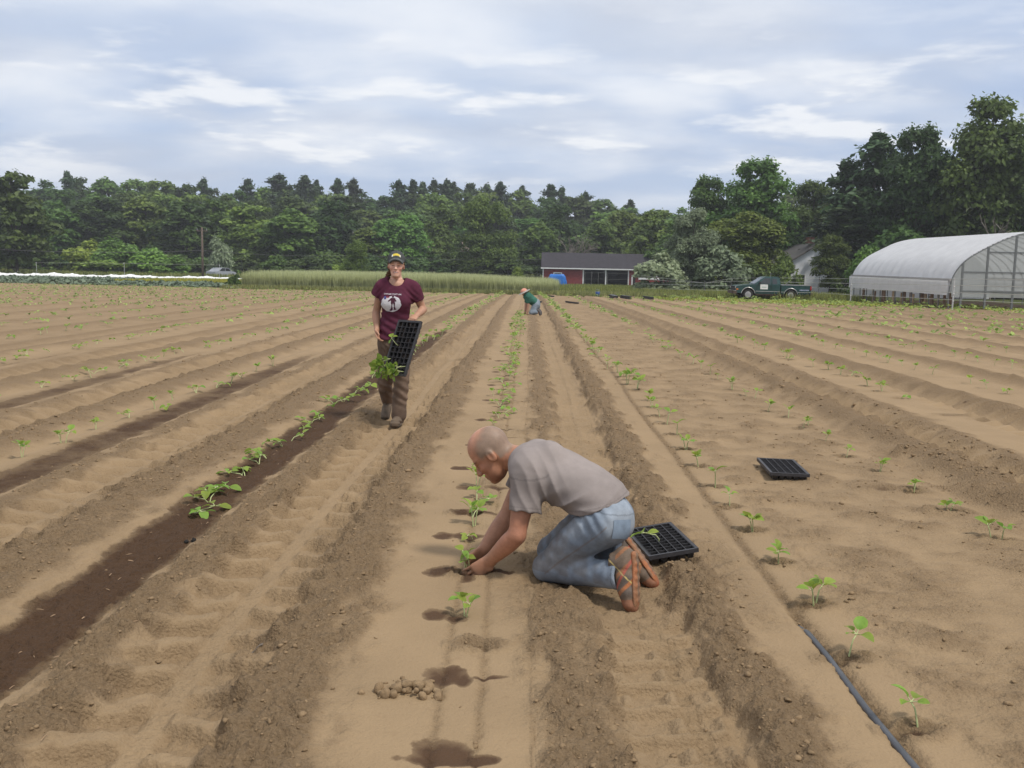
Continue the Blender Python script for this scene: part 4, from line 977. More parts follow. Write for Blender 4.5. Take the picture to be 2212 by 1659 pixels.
link('roof_film', mesh_np('roof_film', V_, Fq[zk], True), M_POLY, hoop)
def curtain(x, sg):                            # rolled side curtain hanging below the hip board
    g_ = []; zs_ = np.linspace(skirt - .12, 1.55, 6)
    for v in np.arange(0, HL + .01, .15):
        for z in zs_: g_.append((x + sg * (.05 + .012 * math.sin(v * 5 + z * 3)), v, z))
    I2 = np.arange(len(g_)).reshape(-1, 6); return mesh_np('side_curtain', g_, np.stack([I2[:-1, :-1], I2[:-1, 1:], I2[1:, 1:], I2[1:, :-1]], -1).reshape(-1, 4), True)
link('side_curtain', curtain(-.10, -1), M_POLY, hoop); link('side_curtain', curtain(HWID + .10, 1), M_POLY, hoop)
M_GALV = mat('hoop_tube_steel', (0.16, 0.17, 0.17), .5, .1, metal=.3)
am = MB().tube([(x, 0, z) for x, z in prof], .034, 6).mesh('hoop_rib', True)
for v in np.arange(0.02, HL + .01, HB): link('hoop_rib', am, M_GALV, hoop, loc=(0, v, -.03))
for x in (.0, HWID): MB().box((x - .06, 0, 1.52), (x + .03, HL, 1.66)).build('hip_board', mat('hip_board_wood', (.30, .29, .28), .8, .1), hoop)
MB().tube([(HWID / 2, 0, pk - .12), (HWID / 2, HL, pk - .12)], .03, 6).build('ridge_purlin', M_GALV, hoop)
# end wall: uprights, cross rails, clear film panels, a louvred vent
ends = [0.55, 1.75, 3.1, 4.4, 6.0, 7.4]
def zarch(x): return float(np.interp(x if x < HWID / 2 else HWID - x, prof[:37, 0], prof[:37, 1]))
for x in ends: MB().box((x - .05, -.03, 0), (x + .05, .05, zarch(x) - .02)).build('end_upright', M_GALV, hoop)
for x0, x1, z in ((.55, 4.4, 2.0), (1.75, 4.4, 3.0), (.6, 8.4, 1.05)): MB().box((x0, -.035, z - .035), (x1, .035, z + .035)).build('end_rail', M_GALV, hoop)
edges = [.06] + ends + [HWID - .06]
for a_e, b_e in zip(edges[:-1], edges[1:]):
    n_ = 5; xs_e = np.linspace(a_e + .01, b_e - .01, n_)
    P_ = [(x, -.01, .75) for x in xs_e] + [(x, -.01, max(.8, zarch(x) - .03)) for x in xs_e[::-1]]
    link('end_film', mesh_np('end_film', P_, [tuple(range(len(P_)))]), M_CLEAR, hoop)
lv = MB().box((3.95, -.12, 2.45), (4.95, -.05, 3.35)).build('vent', M_STEEL, hoop)
for k in range(9): MB().box((4.0, -.16, 2.50 + k * .092), (4.9, -.11, 2.57 + k * .092)).build('vent_slat', M_WHITE, lv)
# far end wall film
P_ = [(x, HL - .02, z) for x, z in prof[1:-1]]; link('back_film', mesh_np('back_film', P_, [tuple(range(len(P_)))]), M_POLY, hoop)
MB().box((.15, .2, .02), (HWID - .15, HL - .2, .06)).build('earth_floor', mat('bare_earth', (.20, .14, .09), .95, .2, 3), hoop)
tag(hoop, 'plastic film hoop house with ribbed roof and clear end wall', 'greenhouse')
# crates and boards stored along its open side
M_PAL = mat('old_board_wood', (.30, .215, .13), .9, .3, 6)
M_PAL2 = mat('dark_board_wood', (.13, .08, .05), .9, .3, 6)
pr_ = random.Random(5)
hm = Matrix.Translation((hx0, HY0, hz)) @ Matrix.Rotation(hoop.rotation_euler.z, 4, 'Z')
for k in range(22):
    v = .4 + k * .62 + pr_.uniform(-.12, .12)
    if k in (13, 16, 19): continue
    w_ = pr_.uniform(.12, .34); hgt = pr_.uniform(.7, .98)
    p = hm @ Vector((-.02 + pr_.uniform(0, .25), v, 0)); e = MB().box((-.03, -w_ / 2, -.05), (.03, w_ / 2, hgt)).build('upright_board', M_PAL if pr_.random() < .6 else M_PAL2, None, loc=p, rot=(pr_.uniform(-.08, .08), 0, hoop.rotation_euler.z))
    tag(e, 'rough upright board under the open side of the hoop house', 'board', 'boards under the hoop house side')
# ------------------------------------------------------------------ green pickup truck (built from its side view, nose to -x)
TY = 66.0
M_PAINT = mat('green_truck_paint', (0.012, 0.052, 0.050), .35, .15, 4, coat=.5)
M_CHROME = mat('bright_trim', (.55, .55, .55), .3, .1, metal=.7)
M_DARK = mat('dark_plastic', (.022, .022, .023), .7, .2)
M_MUD = mat('muddy_lower', (.085, .062, .048), .9, .25, 6)
wl = PX(1580, 640, TY); wr = PX(1746, 640, TY); TL = float(np.linalg.norm(wr - wl)); sc_t = TL / 5.55
truck = empty('pickup_truck', (wl[0], TY, tz(wl[0], TY) + .02)); truck.scale = (sc_t,) * 3; truck.rotation_euler = (0, math.radians(.4), 0)
WX = (0.98, 4.02); WR = .37; HWt = .95
def arcpts(cx, r, a0, a1, n=9): return [(cx + r * math.cos(a), .40 + r * math.sin(a)) for a in np.linspace(a0, a1, n)]
# body side outline, lower edge with wheel arches (x, z)
low = [(.10, .50)] + [(x, z) for x, z in arcpts(WX[0], .47, math.pi * .96, math.pi * .04)] + arcpts(WX[1], .46, math.pi * .96, math.pi * .04) + [(5.42, .52)]
upb = [(5.45, 1.10), (3.30, 1.10), (3.28, 1.14), (1.60, 1.14), (1.45, 1.12), (.55, 1.04), (.22, 1.00), (.08, .92)]
def slab(outline, y0, y1, bev=.05):
    n = len(outline); c = np.mean(outline, 0); m = MB(); V = []
    for yy_, s in ((y0, .985), (y0 + bev, 1), (y1 - bev, 1), (y1, .985)): V += [(c[0] + (x - c[0]) * s, yy_, c[1] + (z - c[1]) * (s if True else 1)) for x, z in outline]
    F = [tuple(range(n)), tuple(range(4 * n - 1, 3 * n - 1, -1))]
    for k in range(3): F += [(k * n + (i + 1) % n, k * n + i, (k + 1) * n + i, (k + 1) * n + (i + 1) % n) for i in range(n)]
    return m.add(V, F)
front = low[:10] + [(2.0, .50), (3.24, .50), (3.24, 1.10)] + upb[2:]
body = slab([p for p in low[:10]] + [(3.24, .46), (3.27, 1.10)] + upb[2:], -HWt, HWt).build('body', M_PAINT, truck)
bedo = [(3.31, .48)] + low[10:] + [(5.45, 1.10), (3.33, 1.10)]
bd = MB()
for y0 in (-HWt, HWt - .09): bd.prism(bedo, y0, y0 + .09, 1)
bd.box((3.33, -HWt + .09, .62), (5.44, HWt - .09, .68)); bd.box((3.31, -HWt + .09, .5), (3.37, HWt - .09, 1.09)); bd.box((5.39, -HWt + .09, .52), (5.45, HWt - .09, 1.09))
bed_ = bd.build('cargo_bed', M_PAINT, truck)
MB().box((3.31, -HWt - .012, 1.101), (5.46, -HWt + .1, 1.13)).build('bed_rail', M_CHROME, bed_); MB().box((3.31, HWt - .1, 1.101), (5.46, HWt + .012, 1.13)).build('bed_rail', M_CHROME, bed_)
cabo = [(1.42, 1.13), (2.06, 1.60), (2.22, 1.68), (3.05, 1.68), (3.20, 1.62), (3.27, 1.13)]
m = MB(); n = len(cabo); V = [(x, -HWt + .03 + .14 * max(0, (z - 1.13) / .55), z) for x, z in cabo] + [(x, HWt - .03 - .14 * max(0, (z - 1.13) / .55), z) for x, z in cabo]
m.add(V, [tuple(range(n)), tuple(range(2 * n - 1, n - 1, -1))] + [((i + 1) % n, i, n + i, n + (i + 1) % n) for i in range(n)])
cab = m.build('cab', M_PAINT, truck)
def sidepane(pts, name):
    for s in (-1, 1):
        P_ = [(x, s * (HWt - .03 - .14 * (z - 1.13) / .55 + .006), z) for x, z in pts]; P2 = [(x, y + s * .006, z) for x, y, z in P_]; k = len(P_)
        link(name, mesh_np(name, P_ + P2, [tuple(range(k)), tuple(range(k, 2 * k))] + [((i + 1) % k, i, k + i, k + (i + 1) % k) for i in range(k)]), M_GLASS, cab)
sidepane([(1.72, 1.17), (2.16, 1.56), (2.52, 1.57), (2.52, 1.17)], 'door_window'); sidepane([(2.68, 1.18), (2.70, 1.54), (2.98, 1.54), (3.04, 1.18)], 'rear_window')
V = [(1.46, -.80, 1.16), (1.46, .80, 1.16), (2.03, .70, 1.575), (2.03, -.70, 1.575)]; V = [(x - .012, y, z + .012) for x, y, z in V]
link('windscreen', mesh_np('windscreen', V, [(0, 1, 2, 3)]), M_GLASS, cab)
for s in (-1, 1):
    dr = MB()
    for (x0, z0, x1, z1) in ((1.56, .54, 1.575, 1.12), (2.60, .54, 2.615, 1.62), (1.575, .535, 2.60, .548)): dr.box((x0, s * HWt - .008 if s > 0 else -HWt - .004, z0), (x1, s * HWt + .004 if s > 0 else -HWt + .008, z1))
    d_ = dr.build('door', M_DARK, truck); MB().box((2.42, s * (HWt + .015) - .015, .98), (2.56, s * (HWt + .015) + .015, 1.02)).build('handle', M_DARK, d_)
    MB().box((1.70, s * (HWt + .10) - .09, 1.14), (1.80, s * (HWt + .10) + .09, 1.30)).build('mirror', M_DARK, truck)
    MB().box((1.50, s * (HWt + .006) - .01, .615), (3.24, s * (HWt + .006) + .01, .65)).build('side_moulding', M_CHROME, truck)
    MB().box((3.32, s * (HWt + .006) - .01, .60), (3.53, s * (HWt + .006) + .01, .635)).build('side_moulding', M_CHROME, truck)
    MB().box((4.5, s * (HWt + .006) - .01, .60), (5.40, s * (HWt + .006) + .01, .635)).build('side_moulding', M_CHROME, truck)
    MB().box((1.52, s * (HWt - .06) - .03, .36), (3.5, s * (HWt - .06) + .03, .50)).build('rocker_panel', M_MUD, truck)
    for cx in WX:
        ar = [(cx + .49 * math.cos(a), s * (HWt + .004), .40 + .49 * math.sin(a)) for a in np.linspace(math.pi * .95, math.pi * .05, 13)]
        MB().tube(ar, .022, 5).build('arch_trim', M_CHROME, truck)
        wh = empty('wheel', (cx, s * (HWt - .13), WR)); wh.parent = truck
        ty = MB(); ty.tube([(0, -.12, 0), (0, -.10, 0), (0, .10, 0), (0, .12, 0)], [WR * .88, WR, WR, WR * .88], 24); ty.build('tyre', M_TYRE, wh, True)
        rm = MB(); rm.tube([(0, s * .121, 0), (0, s * .128, 0)], [WR * .60, WR * .56], 20)
        for a in range(5):
            th = a * 2 * math.pi / 5; rm.box((-.035, s * .135 - .01, .02), (.035, s * .135 + .01, WR * .56), Matrix.Rotation(th, 4, 'Y'))
        rm.build('rim', M_STEEL, wh)
        MB().tube([(cx, s * (HWt - .30), .46), (cx, s * (HWt - .26), .46)], .46, 18).build('wheel_well', M_DARK, truck)
    MB().box((.07, s * .72 - .2, .80), (.16, s * .72 + .2, .93)).build('headlight', mat('headlight_glass', (.6, .58, .55), .2, .1), truck)
    MB().box((.12, s * .93 - .03, .70), (.26, s * .93 + .03, .80)).build('marker_light', mat('amber_lens', (.55, .16, .03), .3, .1), truck)
    MB().box((5.38, s * .90 - .07, .80), (5.475, s * .90 + .07, 1.06)).build('tail_light', mat('red_lens', (.42, .02, .02), .3, .1), truck)
MB().box((.06, -.70, .66), (.12, .70, .96)).build('grille', M_DARK, truck)
MB().box((-.10, -.97, .42), (.16, .97, .62)).build('front_bumper', M_MUD, truck); MB().box((5.42, -.9, .42), (5.62, .9, .58)).build('rear_bumper', M_MUD, truck)
MB().box((.0, -.96, .63), (.12, .96, .66)).build('bumper_trim', M_CHROME, truck)
MB().box((.4, -.5, .30), (5.2, .5, .48)).build('chassis', M_DARK, truck)
sg = MB().box((1.82, -HWt - .014, .78), (2.36, -HWt - .003, 1.12)).build('door_sign', M_WHITE, truck)
MB().box((1.92, -HWt - .018, .90), (2.26, -HWt - .0145, .96)).build('sign_print', mat('sign_print', (.35, .45, .42), .7, .4, 30), sg)
MB().box((4.62, -HWt - .012, .73), (5.30, -HWt - .003, .82)).build('side_decal', mat('decal_print', (.24, .27, .36), .5, .5, 12), bed_)
MB().tube([(2.75, 0, 1.68), (2.75, 0, 1.98)], .012, 5).build('antenna', M_CHROME, truck)
tag(truck, 'dark green extended cab pickup truck with a white door sign', 'truck')
# ------------------------------------------------------------------ silver car beside the rye
def small_car(px, Y, L, rz, m, label):
    g_ = PX(px, 580, Y); e = empty('parked_car', (g_[0], Y, tz(0, Y)), rz)
    o_ = [(-2.1, .28), (2.1, .28), (2.15, .65), (1.75, .85), (1.15, .92), (.55, 1.38), (-.75, 1.42), (-1.5, .98), (-2.1, .88)]
    MB().prism(o_, -.82, .82, 1).build('body', m, e)
    for s in (-1, 1):
        MB().prism([(1.0, .95), (.5, 1.32), (-.1, 1.34), (-.1, .95)], s * .825 - .006, s * .825 + .006, 1).build('window', M_GLASS, e)
        MB().prism([(-.2, .95), (-.2, 1.34), (-.75, 1.34), (-1.25, .98)], s * .825 - .006, s * .825 + .006, 1).build('window', M_GLASS, e)
        for x in (-1.3, 1.35): w = MB(); cyl_wheel(w, (x, s * .75, .32), .32, .2); w.build('wheel', M_TYRE, e, True)
    e.scale = (L / 4.2,) * 3; tag(e, label, 'car'); return e
small_car(478, 134, 4.2, 1.15, mat('silver_car_paint', (.34, .36, .40), .35, .1, coat=.4), 'silver car parked beyond the end of the rye')
# ------------------------------------------------------------------ odds and ends at the field's end
tree(508, 588, 34, 72.0, 'dark', ('bush', 1), 'scrubby dark weed clump at the corner of the rye', name='bush', cat='bush')
g = GP(507, 614, -.72); g[1] = 71.0
pa = empty('white_tray', (PX(507, 614, 71)[0], 71, tz(0, 71))); MB().box((-.55, -.25, 0), (.55, .25, .10)).build('base', M_WHITE, pa); MB().box((-.6, -.3, .10), (.6, .3, .13)).build('rim', M_WHITE, pa); tag(pa, 'white tray lying at the corner of the rye', 'tray')
# ------------------------------------------------------------------ smooth bodies: distance fields turned into one continuous mesh
def smin(a, b, k):
    h = np.maximum(k - np.abs(a - b), 0) / k; return np.minimum(a, b) - h * h * k * .25
class Vol:
    def __init__(s, lo, hi, h):
        s.lo = np.array(lo, float); s.h = h; s.n = np.ceil((np.array(hi) - s.lo) / h).astype(int) + 1
        s.F = np.full(s.n, .06, np.float32); s.ax = [s.lo[i] + h * np.arange(s.n[i]) for i in range(3)]
    def _sl(s, lo, hi):
        a = np.clip(np.floor((lo - s.lo) / s.h).astype(int), 0, s.n); b = np.clip(np.ceil((hi - s.lo) / s.h).astype(int) + 1, 0, s.n)
        return tuple(slice(a[i], b[i]) for i in range(3))
    def _pts(s, sl): return [s.ax[0][sl[0]][:, None, None].astype(np.float32), s.ax[1][sl[1]][None, :, None].astype(np.float32), s.ax[2][sl[2]][None, None, :].astype(np.float32)]
    def _comb(s, sl, d, k, op):
        if op == 'u': s.F[sl] = smin(s.F[sl], d, k)
        elif op == 's': s.F[sl] = -smin(-s.F[sl], d, k)
        elif op == 'i': s.F[sl] = -smin(-s.F[sl], -d, k)
    def ell(s, c, r, R=np.eye(3), k=.02, op='u'):
        c = np.array(c, float); r = np.array(r, float) * np.ones(3); m = r.max() + k + 3 * s.h; sl = s._sl(c - m, c + m); P = s._pts(sl)
        Q = [P[i] - np.float32(c[i]) for i in range(3)]; a = 0
        for j in range(3): a = a + ((Q[0] * R[0, j] + Q[1] * R[1, j] + Q[2] * R[2, j]) / r[j]) ** 2
        s._comb(sl, (np.sqrt(a) - 1) * r.min(), k, op)
    def tube(s, pts, w, d=None, up=(0, 0, 1), k=.02, op='u', sub=4):
        P = np.array(pts, float); w = np.ones(len(P)) * w; d = w.copy() if d is None else np.ones(len(P)) * d
        if len(P) > 2 and sub > 1:
            T = np.linspace(0, len(P) - 1, (len(P) - 1) * sub + 1); A = np.c_[P, w, d]; B = []
            for t_ in T:
                i = min(int(t_), len(P) - 2); u = t_ - i; p0, p1, p2, p3 = A[max(i - 1, 0)], A[i], A[i + 1], A[min(i + 2, len(P) - 1)]
                B.append(.5 * (2 * p1 + (p2 - p0) * u + (2 * p0 - 5 * p1 + 4 * p2 - p3) * u * u + (3 * p1 - p0 - 3 * p2 + p3) * u ** 3))
            B = np.array(B); P, w, d = B[:, :3], B[:, 3], B[:, 4]
        m = max(w.max(), d.max()) + k + 3 * s.h; lo, hi = P.min(0) - m, P.max(0) + m; sl = s._sl(lo, hi)
        T_ = np.full(s.F[sl].shape, .08, np.float32); off = np.array([q.start for q in sl]); up = np.array(up, float)
        for i in range(len(P) - 1):
            p0, p1 = P[i], P[i + 1]; L = np.linalg.norm(p1 - p0)
            if L < 1e-6: continue
            e = (p1 - p0) / L; n = up - e * (e @ up); n /= np.linalg.norm(n) + 1e-9; l = np.cross(e, n)
            mm = max(w[i], w[i + 1], d[i], d[i + 1]) + k + 3 * s.h; s2 = s._sl(np.minimum(p0, p1) - mm, np.maximum(p0, p1) + mm); X = s._pts(s2)
            Q = [X[j] - np.float32(p0[j]) for j in range(3)]
            ae = Q[0] * e[0] + Q[1] * e[1] + Q[2] * e[2]; t_ = np.clip(ae / L, 0, 1); ov = ae - t_ * L
            wl = w[i] + (w[i + 1] - w[i]) * t_; dl = d[i] + (d[i + 1] - d[i]) * t_; ml = np.minimum(wl, dl)
            ql = Q[0] * l[0] + Q[1] * l[1] + Q[2] * l[2]; qn = Q[0] * n[0] + Q[1] * n[1] + Q[2] * n[2]
            v = (np.sqrt((ql / wl) ** 2 + (qn / dl) ** 2 + (ov / ml) ** 2) - 1) * ml
            s3 = tuple(slice(s2[j].start - off[j], s2[j].stop - off[j]) for j in range(3)); T_[s3] = np.minimum(T_[s3], v)
        s._comb(sl, T_, k, op)
    def cut(s, p, n, k=.004, lo=None, hi=None):
        """remove everything on the side of the plane the normal points to (optionally only inside a box)"""
        p = np.array(p, float); n = np.array(n, float); n /= np.linalg.norm(n)
        sl = s._sl(s.lo if lo is None else np.array(lo), s.lo + s.h * s.n if hi is None else np.array(hi)); P = s._pts(sl)
        s._comb(sl, ((P[0] - p[0]) * n[0] + (P[1] - p[1]) * n[1] + (P[2] - p[2]) * n[2]).astype(np.float32) * np.float32(1), k, 'i')
    def warp(s, fn):
        band = np.abs(s.F) < .03; I = np.nonzero(band); P = np.stack([s.ax[j][I[j]] for j in range(3)], -1); s.F[I] += fn(P).astype(np.float32)
    def verts(s):
        F = s.F; sg = F < 0
        cells = np.zeros(np.array(F.shape) - 1, np.uint8)
        for i in (0, 1):
            for j in (0, 1):
                for k in (0, 1): cells += sg[i:F.shape[0] - 1 + i, j:F.shape[1] - 1 + j, k:F.shape[2] - 1 + k]
        act = (cells > 0) & (cells < 8); I = np.argwhere(act); idx = np.full(cells.shape, -1, np.int32); idx[act] = np.arange(len(I))
        acc = np.zeros((len(I), 3)); cnt = np.zeros(len(I)); x, y, z = I.T
        for a in range(3):
            for b in (0, 1):
                for c in (0, 1):
                    o = [0, 0, 0]; o[(a + 1) % 3] = b; o[(a + 2) % 3] = c; o2 = o.copy(); o2[a] = 1
                    f0 = F[x + o[0], y + o[1], z + o[2]]; f1 = F[x + o2[0], y + o2[1], z + o2[2]]; m = (f0 < 0) != (f1 < 0)
                    t_ = np.where(m, f0 / np.where(m, f0 - f1, 1), 0); p = np.tile(np.array(o, float), (len(I), 1)); p[:, a] = t_
                    acc += p * m[:, None]; cnt += m
        V = s.lo + s.h * (I + acc / cnt[:, None]); Q = []
        for a in range(3):
            b, c = (a + 1) % 3, (a + 2) % 3; n = F.shape; s0 = [slice(None)] * 3; s1 = [slice(None)] * 3; s0[a] = slice(0, n[a] - 1); s1[a] = slice(1, n[a])
            cr = sg[tuple(s0)] != sg[tuple(s1)]; E = np.argwhere(cr); ok = (E[:, b] > 0) & (E[:, c] > 0) & (E[:, b] < n[b] - 1) & (E[:, c] < n[c] - 1); E = E[ok]
            ins = sg[E[:, 0], E[:, 1], E[:, 2]]
            def at(db, dc): e = E.copy(); e[:, b] += db; e[:, c] += dc; return idx[e[:, 0], e[:, 1], e[:, 2]]
            q_ = np.stack([at(-1, -1), at(0, -1), at(0, 0), at(-1, 0)], 1); q_[~ins] = q_[~ins][:, ::-1]; Q.append(q_)
        return V, np.concatenate(Q)
    def mesh(s, name, relax=1):
        V, Q = s.verts()
        for _ in range(relax):
            A = np.zeros_like(V); n = np.zeros(len(V))
            for i in range(4):
                np.add.at(A, Q[:, i], V[Q[:, (i + 1) % 4]] + V[Q[:, (i + 3) % 4]]); np.add.at(n, Q[:, i], 2)
            V = V * .5 + A / np.maximum(n, 1)[:, None] * .5
        return mesh_np(name, V, Q, True), V
def unit(v): v = np.array(v, float); return v / np.linalg.norm(v)
def head_sdf(V, O, f, u, l, s=1.0, female=False):
    R = np.stack([f, u, l], 1)
    def L(a, b, c=0.0): return O + (f * a + u * b + l * c) * s
    e = lambda c, r, k=.02, op='u', R_=R: V.ell(L(*c), np.array(r) * s, R_, k, op)
    e((-.012, .048), (.100, .092, .076)); e((.020, .050), (.078, .078, .068), .03)
    e((.040, -.035), (.060, .078, .060 if not female else .055), .03); e((.048, -.080), (.046, .040, .050 if not female else .036), .03)
    e((.082, -.104), (.020, .018, .024), .025); e((.079, .022), (.022, .014, .050), .02)
    for c in (-1, 1):
        e((.070, -.022, c * .042), (.026, .022, .022), .02); e((.102, -.002, c * .031), (.017, .013, .018), .012, 's'); e((.080, -.001, c * .031), (.0145, .0125, .0145), .006)
        e((.112 if not female else .107, -.036, c * .013), (.012, .009, .009) if not female else (.010, .007, .007), .008)
        e((-.006, .0, c * .079), (.022, .034, .010), .008); e((-.002, .002, c * .090), (.012, .022, .008), .006, 's')
    V.tube([L(.098, .014), L(.112, -.010), L(.124, -.032)], np.array([.009, .011, .0135]) * s * (.82 if female else 1), k=.014, sub=2)
    e((.100, -.062), (.013, .0075, .022), .010); e((.098, -.075), (.012, .0075, .019), .008); e((.113, -.0685), (.010, .0022, .022), .003, 's')
    return L
def hand_sdf(V, wrist, d, n, curl, spread=.10, thumb=(.5, .5), s=1.0, side=1):
    """wrist point, d: wrist to knuckles, n: out of the palm; curl: bend per joint for the four fingers"""
    d = unit(d); n = unit(np.array(n) - d * (d @ np.array(n))); w = np.cross(d, n) * side        # w points to the thumb side
    V.tube([wrist - d * .01, wrist + d * .035 * s, wrist + d * .085 * s], np.array([.029, .038, .041]) * s, np.array([.021, .017, .014]) * s, up=n, k=.012, sub=2)
    ln = [(.040, .026, .021), (.045, .029, .022), (.042, .027, .021), (.033, .021, .019)]
    for i in range(4):
        o = (1.5 - i) * .0205 * s; p = wrist + d * (.084 - .004 * abs(1.2 - i)) * s + w * o; a = 0; dd = unit(d + w * (1.5 - i) * spread); pts = [p - dd * .01]
        pts.append(p)
        for j in range(3):
            a += curl[i] * (1.0, .9, .6)[j]; e = dd * math.cos(a) + n * math.sin(a); p = p + e * ln[i][j] * s; pts.append(p)
        V.tube(pts, np.array([.0098, .0098, .0090, .0082, .0070]) * s * (1.0 if i < 3 else .86), k=.005, sub=2)
    t0 = wrist + d * .022 * s + w * .028 * s; td = unit(d * .65 + w * thumb[0] + n * thumb[1]); td2 = unit(d * .95 + w * thumb[0] * .2 + n * thumb[1] * .8)
    V.tube([t0, t0 + td * .038 * s, t0 + td * .038 * s + td2 * .030 * s, t0 + td * .038 * s + td2 * .054 * s], np.array([.0165, .0125, .0105, .0080]) * s, k=.008, sub=2)
M_SKIN = mat('skin', (1, 1, 1), .5, .07, 26, .0009, 220, attr='col', spec=.35)
M_CLOTH = mat('cotton_cloth', (1, 1, 1), .9, .07, 18, .0012, 260, attr='col', spec=.1)
M_DENIM = mat('denim_cloth', (1, 1, 1), .9, .13, 30, .0016, 300, attr='col', spec=.1)
M_SHOE = mat('shoe_mesh', (1, 1, 1), .75, .15, 60, .002, 200, attr='col', spec=.25)
def lerp3(a, b, t_): return np.array(a)[None] * (1 - t_[:, None]) + np.array(b)[None] * t_[:, None]
# ------------------------------------------------------------------ the kneeling man
def M1(zx, zy, Y): return PX((1000 + zx / 2.9493) * .8848, (1000 + zy / 2.9493) * .8848, Y)
hipN, kneeN, ankN = M1(1405, 815, 4.53), M1(995, 1132, 4.69), M1(1485, 1185, 4.465)
hipF = M1(1405, 765, 4.71); kneeF = np.array([.155, 4.97, .055]); ankF = M1(1495, 1055, 4.72)
shN, shF = M1(862, 432, 4.665), M1(905, 345, 4.985)
elbN, wrN = M1(772, 905, 4.60), M1(578, 1088, 4.695); elbF, wrF = M1(690, 790, 4.94), M1(532, 1008, 4.850)
spine = [M1(1405, 770, 4.62), M1(1385, 690, 4.64), M1(1270, 590, 4.69), M1(1130, 505, 4.74), M1(1000, 440, 4.78), M1(900, 395, 4.81), M1(815, 365, 4.83)]
man = empty('person', (float(kneeN[0]), float(kneeN[1]), fz(kneeN[0], kneeN[1])))
def rel(me, root):
    v = np.empty(len(me.vertices) * 3, np.float32); me.vertices.foreach_get('co', v); v = v.reshape(-1, 3) - np.array(root.location, np.float32); me.vertices.foreach_set('co', v.ravel()); me.update(); return me
fh = unit((-.985, .17, 0)); th = math.radians(43); zc = np.array([0, 0, 1.0])
hf = fh * math.cos(th) - zc * math.sin(th); hu = fh * math.sin(th) + zc * math.cos(th); hl = np.cross(hu, hf)
HO = M1(604, 318, 4.885); HS = 1.02
B = Vol((-.40, 4.30, -.10), (.66, 5.16, .74), .0046)
Lh = head_sdf(B, HO, hf, hu, hl, HS)
B.tube([Lh(-.035, -.035), Lh(-.06, -.07), M1(830, 372, 4.83)], [.060, .062, .075], k=.03)
B.tube(spine[1:], [.13, .13, .14, .15, .14, .06], [.09, .09, .095, .10, .09, .05], k=.03)
B.tube([spine[0], hipN, kneeN, ankN], [.08, .07, .05, .035], k=.03); B.tube([spine[0], hipF, kneeF, ankF], [.08, .07, .05, .035], k=.03)
def arm(sh, el, wr, k=.02):
    up_ = sh * .45 + el * .55; fo = el * .70 + wr * .30
    B.tube([sh, up_, el], [.056, .052, .041], k=k); B.tube([el, fo, wr], [.042, .0475, .030], k=.02)
    B.ell(sh * .6 + el * .4 , .052, k=.03)
arm(shN, elbN, wrN); arm(shF, elbF, wrF)
hand_sdf(B, wrN, M1(500, 1148, 4.700) - wrN, (-.30, .85, -.25), (.16, .15, .18, .24), .05, (.30, .65), 1.04, 1)
hand_sdf(B, wrF, M1(455, 1072, 4.815) - wrF, (.15, -.75, -.45), (.34, .32, .34, .40), .06, (.35, .55), 1.04, -1)
me, V = B.mesh('body', 1)
c = np.tile(np.array([.370, .182, .108]), (len(V), 1)); q = V - HO; a, b2, cc = q @ hf / HS, q @ hu / HS, q @ hl / HS
nz = vn3(V * 38, 4); nz2 = .5 * vn3(V * 140, 5) + .5 * vn3(V * 60, 15)
inhead = (a * a + (b2 - .02) ** 2 + cc * cc) < .155 ** 2
bald = sstep(.000, .062, a * .60 + b2 * .75 - np.abs(cc) * .25 + (nz - .5) * .03 - .030)          # bare front and crown
stub = sstep(-.012, .012, b2 - .012 + .25 * np.maximum(a, 0) * 0 + (nz - .5) * .015 + np.where(a < -.03, .05, 0)) * (1 - sstep(.035, .062, a)) * (1 - bald)
skinhead = lerp3((.395, .185, .108), (.49, .243, .155), bald)
ch = lerp3((0, 0, 0), (0, 0, 0), stub) + skinhead * (1 - stub[:, None]) + np.array([.265, .180, .128]) * stub[:, None]
face = sstep(.03, .07, a) * (1 - sstep(.0, .04, b2)); ch = ch * (1 - .14 * face[:, None] * np.array([.6, 1, 1]))
jaw = sstep(-.05, -.09, b2) * sstep(.0, .05, a); ch = ch * (1 - .25 * jaw[:, None])
lip = np.exp(-(((a - .106) / .014) ** 2 + ((b2 + .0685) / .009) ** 2 + (cc / .024) ** 2)); ch = ch * (1 - .3 * np.clip(lip, 0, 1)[:, None] * np.array([.4, 1, 1]))
brow = np.exp(-(((b2 - .024) / .006) ** 2)) * sstep(.07, .085, a) * sstep(.008, .014, np.abs(cc)); ch = ch * (1 - .55 * brow[:, None])
eye = np.exp(-(((b2 + .002) / .004) ** 2 + ((np.abs(cc) - .031) / .012) ** 2)) * sstep(.07, .085, a); ch = ch * (1 - .7 * np.clip(eye, 0, 1)[:, None])
c = np.where(inhead[:, None], ch, c)
dist_h = np.minimum(np.linalg.norm(V - (wrN + (0, 0, -.02)), axis=1), np.linalg.norm(V - wrF, axis=1)); armm = (V[:, 2] < .42) & ~inhead
red = sstep(.22, .05, np.linalg.norm(V - elbN, axis=1)) * armm; c = lerp3((0, 0, 0), (0, 0, 0), red) + c * (1 - red[:, None] * .35) + np.array([.40, .155, .095]) * (red * .35)[:, None]
dirt = armm * sstep(.09, -.02, V[:, 2] + (nz - .5) * .06); c = c * (1 - dirt[:, None] * .45) + np.array([.17, .11, .07]) * (dirt * .45)[:, None]
c *= (.86 + .28 * nz2)[:, None]
set_attr(me, 'col', c, 'FLOAT_COLOR'); link('body', rel(me, man), M_SKIN, man)
